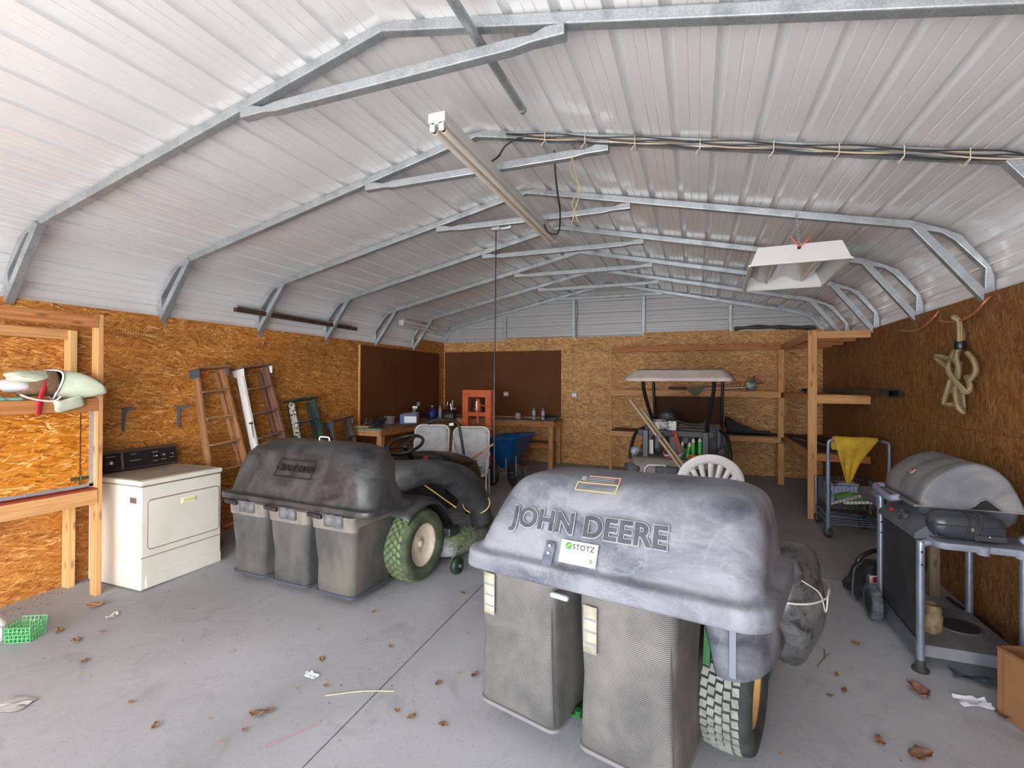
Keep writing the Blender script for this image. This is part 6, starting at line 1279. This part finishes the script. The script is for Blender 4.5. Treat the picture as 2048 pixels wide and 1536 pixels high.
# ================================================================== OVERHEAD
t = None
q = MB(); q.tube([(-1.06, 1.55, 3.627), (-1.06, 2.93, 3.627)], .0255, 14); q.tube([(-1.06, 2.92, 3.627), (-1.06, 2.955, 3.627)], [.0275, .027], 14); tag(q.build('round_pipe', GALV), 'round galvanized pipe lying on the nearest collar tie under the ridge', 'pipe')
PWH = PM('white_fixture_enamel', srgb(212, 212, 210), .4); TUBEG = PM('fluorescent_tube', srgb(226, 216, 206), .35)
def strip_light(name, label, loc, ln, w_, h_, rz=0, chains=True):
    t = thing(name, label, 'ceiling light', loc, rz)
    q = MB(); q.loft([[(-w_ / 2, y, h_), (w_ / 2, y, h_), (w_ / 2, y, .012), (w_ * .2, y, 0), (-w_ * .2, y, 0), (-w_ / 2, y, .012)] for y in (0, ln)], smooth=False); q.build('housing', PWH, t, bevel=.003)
    for s_ in (-1, 1):
        q = MB(); q.tube([(s_ * w_ * .27, .035, -.028), (s_ * w_ * .27, ln - .035, -.028)], .019, 12); tb = q.build('lamp_tube', TUBEG, t)
        q = MB()
        for y in (.02, ln - .02): q.tube([(s_ * w_ * .27, y - .012, -.028), (s_ * w_ * .27, y + .012, -.028)], .0145, 12)
        q.build('tube_cap', BLKM, tb)
        for y in (.008, ln - .008): q = MB(); q.box((s_ * w_ * .27, y, -.015), (.036, .016, .055)); q.build('lamp_holder', PWH, t, bevel=.004)
    if chains:
        for y in (SP * 0 + (Y0 + SP - loc[1]), (Y0 + 2 * SP - loc[1])): q = MB(); q.box((0, y, h_ + .012), (.03, .03, .03)); q.build('mount_clip', STEEL, t)
    return t
strip_light('fluorescent_fixture', 'long white twin tube fluorescent fixture hanging under the roof ridge', (-1.475, 2.56, 3.42), 2.55, .115, .07, -.0)
t = strip_light('fluorescent_fixture', 'short white fluorescent fixture hanging low at the left back corner', (-5.0, 7.45, 2.92), 1.30, .10, .06, .03, False)
q = MB(); [q.tube([(0, y, .06), (0, y, z)], .003, 6) for y, z in ((.15, .30), (1.2, .28))]; q.build('hanger_wire', STEEL, t)
# open reflector lamp
a, b, c, d = at(1515, 530, y=4.50), at(1688, 514, y=4.55), at(1640, 575, z=2.86), at(1490, 583, z=2.86)
ctr = V(((a.x + b.x) / 2, 4.55, 2.86)); hw = .36; ang = math.atan2(-( (c.x + d.x) / 2 - ctr.x), (c.y + d.y) / 2 - ctr.y)
t = thing('reflector_lamp', 'white open bottomed reflector lamp hung by a chain under the right roof slope', 'ceiling light', ctr, ang)
ln = 1.22
q = MB(); O = [(-hw, 0, 0), (hw, 0, 0), (hw, ln, 0), (-hw, ln, 0)]; I = [(-hw + .06, .02, .15), (hw - .06, .02, .15), (hw - .06, ln - .02, .15), (-hw + .06, ln - .02, .15)]
q.add(O + I, [(0, 1, 5, 4), (1, 2, 6, 5), (2, 3, 7, 6), (3, 0, 4, 7), (4, 5, 6, 7)]); q.build('housing', PWH, t, solid=.006)
q = MB(); [q.bar(O[i], O[(i + 1) % 4], .03, .018) for i in range(4)]; q.build('rim', PWH, t, bevel=.002)
REFL = PM('lamp_reflector', srgb(222, 222, 220), .2, .2)
q = MB(); q.sheet([[(x, y, z) for x, z in ((-.29, .14), (-.25, .10), (-.20, .07), (-.12, .07), (-.07, .10), (-.03, .13), (.03, .13), (.07, .10), (.12, .07), (.20, .07), (.25, .10), (.29, .14))] for y in (.03, ln - .03)], smooth=False); q.build('reflector', REFL, t, solid=.003)
for x in (-.16, .16): q = MB(); q.tube([(x, .12, .05), (x, ln - .12, .05)], .013, 10); q.build('lamp_tube', TUBEG, t)
q = MB(); q.lathe([(.013, 0), (.013, .012), (0, .012)], 12, Tr(0, .010, .118) @ Rx(PI / 2)); q.build('chain_eye', BLKM, t)
MT = wm(t); e0 = MT @ V((0, -.004, .125)); e1 = V((e0.x, Y0 + 2 * SP - .035, 3.30))
t2 = MB(); nl = 17
for k in range(nl):
    p = e0.lerp(e1, (k + .5) / nl); hh = (e1 - e0).length / nl * .75; ax = V((1, 0, 0)) if k % 2 else V((0, 1, 0))
    t2.tube([p + ax * (.009 * math.cos(2 * PI * j / 12)) + V((0, 0, hh * .85 * math.sin(2 * PI * j / 12))) for j in range(12)], .0028, 5, closed=True)
tag(t2.build('lamp_chain', STEEL), 'steel link chain holding the white reflector lamp', 'chain')
q = MB(); q.tube(smooth_path([e0 + V((-.07, -.01, .09)), e0 + V((-.02, -.012, .02)), e0 + V((0, -.014, .0))], 4), .005, 6); q.tube(smooth_path([e0 + V((.09, -.01, .07)), e0 + V((.03, -.012, .02)), e0 + V((0, -.014, .0))], 4), .005, 6); tag(q.build('zip_tie', PM('orange_zip_tie', srgb(226, 104, 50), .5)), 'orange cable ties at the chain end of the reflector lamp', 'cable tie')
# perforated strap from the next arch
a = V((.93, Y0 + 3 * SP - .05, 3.22)); b = V((.70, 5.45, 3.02)); q = MB(); q.bar(a, b, .035, .004); tag(q.build('punched_strap', PM('dark_punched_steel', srgb(70, 74, 78), .45, .6)), 'dark perforated steel strap holding the back of the reflector lamp', 'strap')
# pipes resting in the left braces
q = MB(); q.bar((-5.17, 4.22, 2.715), (-5.17, 6.43, 2.71), .05, .05); tag(q.build('rusty_bar', RUST, bevel=.004), 'rusty brown steel bar resting across the left knee braces', 'steel bar')
q = MB(); q.tube([(-5.215, 4.28, 2.765), (-5.215, 6.36, 2.76)], .018, 10); tag(q.build('grey_pipe', GALV), 'thin grey pipe resting above the rusty bar on the left braces', 'pipe')
# drop cord with junction box
yC = Y0 + 2 * SP; p = at(992, 452, y=yC - .02); t = thing('drop_cord', 'black power cord hanging straight down from a metal box under the roof', 'cord', (p.x, yC - .02, 3.47))
q = MB(); q.tube([(p.x + .05, yC - .0, 3.475), (p.x + .14, yC, 3.475), (p.x + .165, yC, 3.49)], .022, 10); q.box((p.x + .0, yC - .01, 3.475), (.10, .05, .035)); q.build('conduit_box', GALV, t, bevel=.004, world=True)
q = MB(); q.tube(smooth_path([(p.x, yC - .02, 3.47), (p.x - .003, yC - .02, 2.6), (p.x - .01, yC - .02, 1.7), (p.x - .004, yC - .02, .80)], 6), .0065, 8); q.tube([(p.x - .008, yC - .02, 1.50), (p.x - .008, yC - .02, 1.95)], .0085, 8); q.build('cable', BLK, t, world=True)
# cable bundle along the right rafter of the second arch
yB = Y0 + SP - .045; CT = PM('tan_cable', srgb(208, 186, 156), .5); CK = PM('black_cable', (.03, .03, .032), .45); CG = PM('grey_cable', srgb(130, 132, 136), .5)
def raf(x): return 3.812 - .2162 * abs(x - XM)
tB = thing('cable_bundle', 'bundle of tan and black electrical cables tied along the second roof arch', 'cables', (.1, Y0 + SP - .045, 3.4))
for k, (m, off, amp, ph, r, lb) in enumerate(((CT, .004, .006, 0, .005, 'tan electrical cable tied uppermost along the second roof arch'), (CT, -.020, .007, 1.2, .005, 'tan electrical cable tied lowest along the second roof arch'), (CK, -.008, .008, 2.1, .006, 'black electrical cable weaving between the tan cables on the second roof arch'), (CK, -.030, .006, 3.3, .007, 'thick black cable sagging under the second roof arch'), (CK, .012, .007, 4.2, .0045, 'thin black cable along the top of the second roof arch'), (CG, -.014, .006, 5.0, .0045, 'grey cable in the bundle on the second roof arch'))):
    P = []
    for i in range(38):
        x = -1.36 + (1.60 + 1.36) * i / 37; P.append((x, yB - .008 * (k % 3), raf(x) + off + amp * math.sin(i * .8 + ph)))
    P += [(1.72, yB + .0, 3.075), (1.86, yB + .01, 3.02 - .01 * k), (1.93, yB + .02, 2.93)]
    q = MB(); q.tube(smooth_path(P, 3), r, 7); q.build('cable', m, tB, world=True)
for k, x in enumerate((-1.05, -.75, -.40, .02, .45, .80, 1.12, 1.42)):
    z = raf(x); q = MB(); P = [(x, yB - .03, z - .04), (x, yB - .03, z + .02), (x, yB + .08, z + .033), (x, yB + .08, z - .04)]; q.tube([V(p) for p in P], .003, 5, closed=True); q.tube([(x, yB - .03, z - .045), (x - .03, yB - .035, z - .085)], .0025, 5); q.build('cable_tie', PM('white_nylon', srgb(222, 218, 206), .5), tB, world=True)
q = MB(); q.tube(smooth_path([(-1.02, yB, 3.66), (-1.2, yB - .01, 3.71), (-1.36, yB, 3.68), (-1.43, yB - .0, 3.60), (-1.44, 3.30, 3.50)], 5), .0075, 8); tag(q.build('fixture_cord', CK), 'black cord curving from the cable bundle down to the long fluorescent fixture', 'cord')
q = MB(); q.tube(smooth_path([(-1.02, 3.55, 3.63), (-1.03, 3.62, 3.50), (-1.06, 3.8, 3.40), (-1.12, 4.1, 3.34), (-1.22, 4.4, 3.27), (-1.36, 4.55, 3.33), (-1.425, 4.6, 3.44)], 5), .0075, 8); tag(q.build('fixture_cord', CK), 'black cord looping below the second and third collar ties to the long fixture', 'cord')
q = MB(); P = at(1144, 312, y=Y0 + SP - .04); 
for s_ in (0, 1): q.tube(smooth_path([(P.x + .005 * s_, 3.44, 3.53), (P.x + .02 - .03 * s_, 3.44, 3.40), (P.x + .05 + .01 * s_, 3.44, 3.27), (P.x + .0 + .04 * s_, 3.44, 3.16), (P.x + .02, 3.44, 3.10), (P.x + .05 * s_, 3.44, 3.02)], 5), .0035, 6)
tag(q.build('yellow_twine', PM('yellow_twine', srgb(176, 160, 110), .7)), 'yellowish twine dangling from the second collar tie', 'twine')
q = MB(); q.tube(smooth_path([(-2.27, YB - .005, 3.55), (-2.25, YB - .006, 3.3), (-2.27, YB - .006, 3.0), (-2.26, YB - .006, 2.79)], 5), .006, 6); tag(q.build('black_wire', CK), 'black wire hanging beside a gable stud on the back wall', 'wire')
# ================================================================== FLOOR DEBRIS
LEAF = PM('dry_leaf', srgb(140, 106, 80), .85, c2=srgb(106, 78, 60), ns=40)
LEAF2 = PM('pale_dry_leaf', srgb(176, 140, 96), .85, c2=srgb(140, 104, 66), ns=40)
def leaf(px, py, s, label, group=None, m=None, seed=0):
    p = fl(px, py); rnd = random.Random(seed + int(px)); a = rnd.uniform(0, 6.28); q = MB(); n = 6
    rows = []
    for i in range(n + 1):
        f = i / n; w_ = s * .30 * math.sin(PI * min(1, f * .92 + .06)) ** .8 * (1 + .25 * math.sin(i * 2.5 + px)); up = .006 + s * .10 * (2 * f - 1) ** 2
        rows.append([(s * (f - .5), w_ * k + .1 * s * math.sin(f * 3), up + s * .12 * abs(k) * (1 + .5 * math.sin(px + i))) for k in (-1, -.5, 0, .5, 1)])
    q.sheet(rows); q.v = [tuple(Tr(p.x, p.y, p.z + .002) @ Rz(a) @ V(v)) for v in q.v]
    return tag(q.build('dry_leaf', m or LEAF, solid=.0015), label, 'leaf', group)
leaf(190, 1215, .13, 'large tan dry leaf on the floor just in front of the lumber rack post', None, LEAF2)
leaf(115, 1266, .09, 'brown dry leaf nearest to the green plastic basket', None)
leaf(152, 1284, .07, 'curled dry leaf second from the green plastic basket')
leaf(1194, 1510, .085, 'brown leaf on the floor just in front of the two dusty mower bags')
leaf(1835, 1388, .15, 'large torn brown leaf on the floor beside the grill foot')
leaf(1845, 1520, .13, 'broad brown leaf at the bottom right of the photo, nearest the camera')
leaf(1762, 1488, .07, 'narrow brown leaf left of the broad bottom right leaf')
leaf(2002, 1436, .10, 'dark brown leaf lying against the cardboard box')
leaf(925, 1188, .05, 'brown leaf lying on the floor joint beside the dusty mower')
leaf(950, 1354, .06, 'curled leaf touching the left dusty mower bag')
leaf(512, 1434, .09, 'largest of the leaves on the open floor in front of the black mower')
SM = 'small dry brown leaf scattered on the open concrete floor'
for k, (px, py) in enumerate(((420, 1441), (490, 1463), (822, 1437), (735, 1281), (747, 1226), (642, 1323), (594, 1380), (782, 1295), (878, 1370), (918, 1348), (795, 1424), (886, 1454), (446, 1489), (652, 1374), (538, 1426), (936, 1268), (1660, 1395), (1690, 1385), (1560, 1510), (205, 1266), (168, 1325), (165, 1350), (262, 1408), (308, 1456), (57, 1375), (1672, 1352), (1712, 1290), (1650, 1320))): leaf(px, py, .022 + .016 * ((k * 7) % 3), SM, 'small dry leaves scattered on the floor', LEAF if k % 3 else LEAF2, k)
def crumple(name, px, py, s, m, lb, cat, seed):
    p = fl(px, py); rnd = random.Random(seed); q = MB(); g = []
    for i in range(6): g.append([(s[0] * (i / 5 - .5) + rnd.uniform(-.1, .1) * s[0] * .6, s[1] * (j / 4 - .5) + rnd.uniform(-.1, .1) * s[1], .004 + rnd.uniform(0, s[2])) for j in range(5)])
    q.sheet(g, smooth=False); q.v = [tuple(Tr(p) @ Rz(seed) @ V(v)) for v in q.v]; return tag(q.build(name, m, solid=.002), lb, cat)
crumple('paper_scrap', 622, 1353, (.09, .05, .012), PM('pale_blue_paper', srgb(206, 216, 222), .7), 'pale blue paper scrap on the open floor', 'paper', 3)
crumple('paper_scrap', 1948, 1409, (.16, .09, .02), PM('white_tissue', srgb(226, 228, 234), .7), 'crumpled white tissue on the floor beside the cardboard box', 'paper', .2)
crumple('paper_scrap', 225, 1234, (.08, .05, .02), PM('grey_scrap', srgb(196, 192, 184), .7), 'grey crumpled scrap on the floor in front of the dryer corner', 'paper', 5)
crumple('work_glove', 1958, 1366, (.26, .09, .03), PM('dark_glove', srgb(52, 60, 68), .8, c2=srgb(80, 86, 92), ns=12), 'dark limp glove on the floor under the grill base', 'glove', -.25)
crumple('dust_pile', 22, 1412, (.20, .12, .012), PM('pale_dust', srgb(160, 157, 153), .95), 'pale patch of swept dust on the floor at the left edge', 'dust', .4)
a, b = fl(650, 1393), fl(788, 1384); q = MB(); q.tube(smooth_path([a + V((0, 0, .005)), a.lerp(b, .5) + V((.0, .02, .006)), b + V((0, 0, .005))], 5), .0028, 6); tag(q.build('straw', PM('dry_straw', srgb(206, 188, 146), .8)), 'long pale straw lying across the floor joint', 'straw')
a, b = fl(532, 1495), fl(645, 1444); q = MB(); q.tube(smooth_path([a + V((.0, .0, .004)), a.lerp(b, .5) + V((0, 0, .004)), b + V((0, 0, .004))], 4), .004, 6, flat=((0, 0, 1), .4)); tag(q.build('red_string', PM('faded_red', srgb(176, 128, 132), .8)), 'faded red string lying on the front floor', 'string')
a, b = fl(1634, 1335), fl(1648, 1300); q = MB(); q.tube(smooth_path([a + V((0, 0, .006)), a.lerp(b, .5) + V((.02, 0, .015)), b + V((0, 0, .006))], 4), .003, 6); q.tube([a.lerp(b, .5) + V((.02, 0, .015)), a.lerp(b, .7) + V((.05, .02, .01))], .002, 5); tag(q.build('twig', PM('twig_brown', srgb(106, 84, 66), .8)), 'small forked twig on the floor right of the dusty mower', 'twig')
# green basket lying on its side
pb = fl(50, 1280); t = thing('plastic_basket', 'small green plastic lattice basket lying tipped on the floor at the left', 'basket', (pb.x - .02, pb.y, pb.z), .5)
GRB = PM('green_basket_plastic', srgb(84, 168, 104), .5); q = MB()
w0, h0 = .15, .11
def lat(P0, U, Vv, n, m):
    for i in range(n + 1): q.bar(P0 + U * (i / n), P0 + U * (i / n) + Vv, .005, .003, U.cross(Vv))
    for j in range(m + 1): q.bar(P0 + Vv * (j / m), P0 + Vv * (j / m) + U, .005, .003, U.cross(Vv))
    for i in range(n): q.bar(P0 + U * (i / n), P0 + U * ((i + 1) / n) + Vv, .0035, .003, U.cross(Vv))
X_, Y_, Z_ = V((1, 0, 0)), V((0, 1, 0)), V((0, 0, 1))
lat(V((-.08, -.05, .004)), X_ * .16, Y_ * .13, 6, 4); lat(V((-.08, .08, .004)), X_ * .16, Z_ * .12 + Y_ * .02, 6, 4); lat(V((-.08, -.05, .004)), Y_ * .13, Z_ * .12, 5, 4); lat(V((.08, -.05, .004)), Y_ * .13, Z_ * .12, 5, 4); lat(V((-.08, -.05, .004)), X_ * .16, Z_ * .10, 6, 4)
q.build('lattice', GRB, t)
pj = fl(-12, 1283); t = thing('white_jug', 'white plastic jug with green cap, cut off by the left edge of the photo', 'jug', (pj.x, pj.y, pj.z)); q = MB(); q.lathe([(0, 0), (.055, 0), (.06, .01), (.06, .12), (.03, .16), (.02, .165)], 20); q.build('body', WHITEP, t); q = MB(); q.lathe([(.024, .16), (.024, .185), (0, .187)], 14); q.build('cap', PM('green_cap', srgb(60, 150, 84), .5), t); q = MB(); q.tube(smooth_path([(.05, 0, .11), (.085, 0, .10), (.085, 0, .05), (.055, 0, .04)], 4), .009, 8); q.build('handle', WHITEP, t)
# swept dirt along the wall foot
q = MB(); rnd = random.Random(5)
for k in range(520):
    if k < 360: y = rnd.uniform(1.9, 3.0); x = XL + .03 + abs(rnd.gauss(0, .16))
    if k < 360 and (y > 2.74 or 2.55 < y < 2.7): continue
    if k < 360: pass
    else:
        x = rnd.uniform(-4.4, 1.2); y = rnd.uniform(1.9, 3.0)
        if -1.5 < x < .8: continue
    s_ = rnd.uniform(.003, .010); a = rnd.uniform(0, 6.28); z = zf(y) + .0015
    q.add([(x, y, z), (x + math.cos(a) * s_ * 2, y + math.sin(a) * s_ * 2, z + .002), (x + math.cos(a + 1.2) * s_, y + math.sin(a + 1.2) * s_, z + s_ * .6)], [(0, 1, 2)])
tag(q.build('floor_crumbs', PM('dirt_crumbs', srgb(120, 98, 76), .9, c2=srgb(84, 70, 56), ns=40)), 'dirt crumbs and leaf bits swept along the floor', 'debris', None, 'stuff')
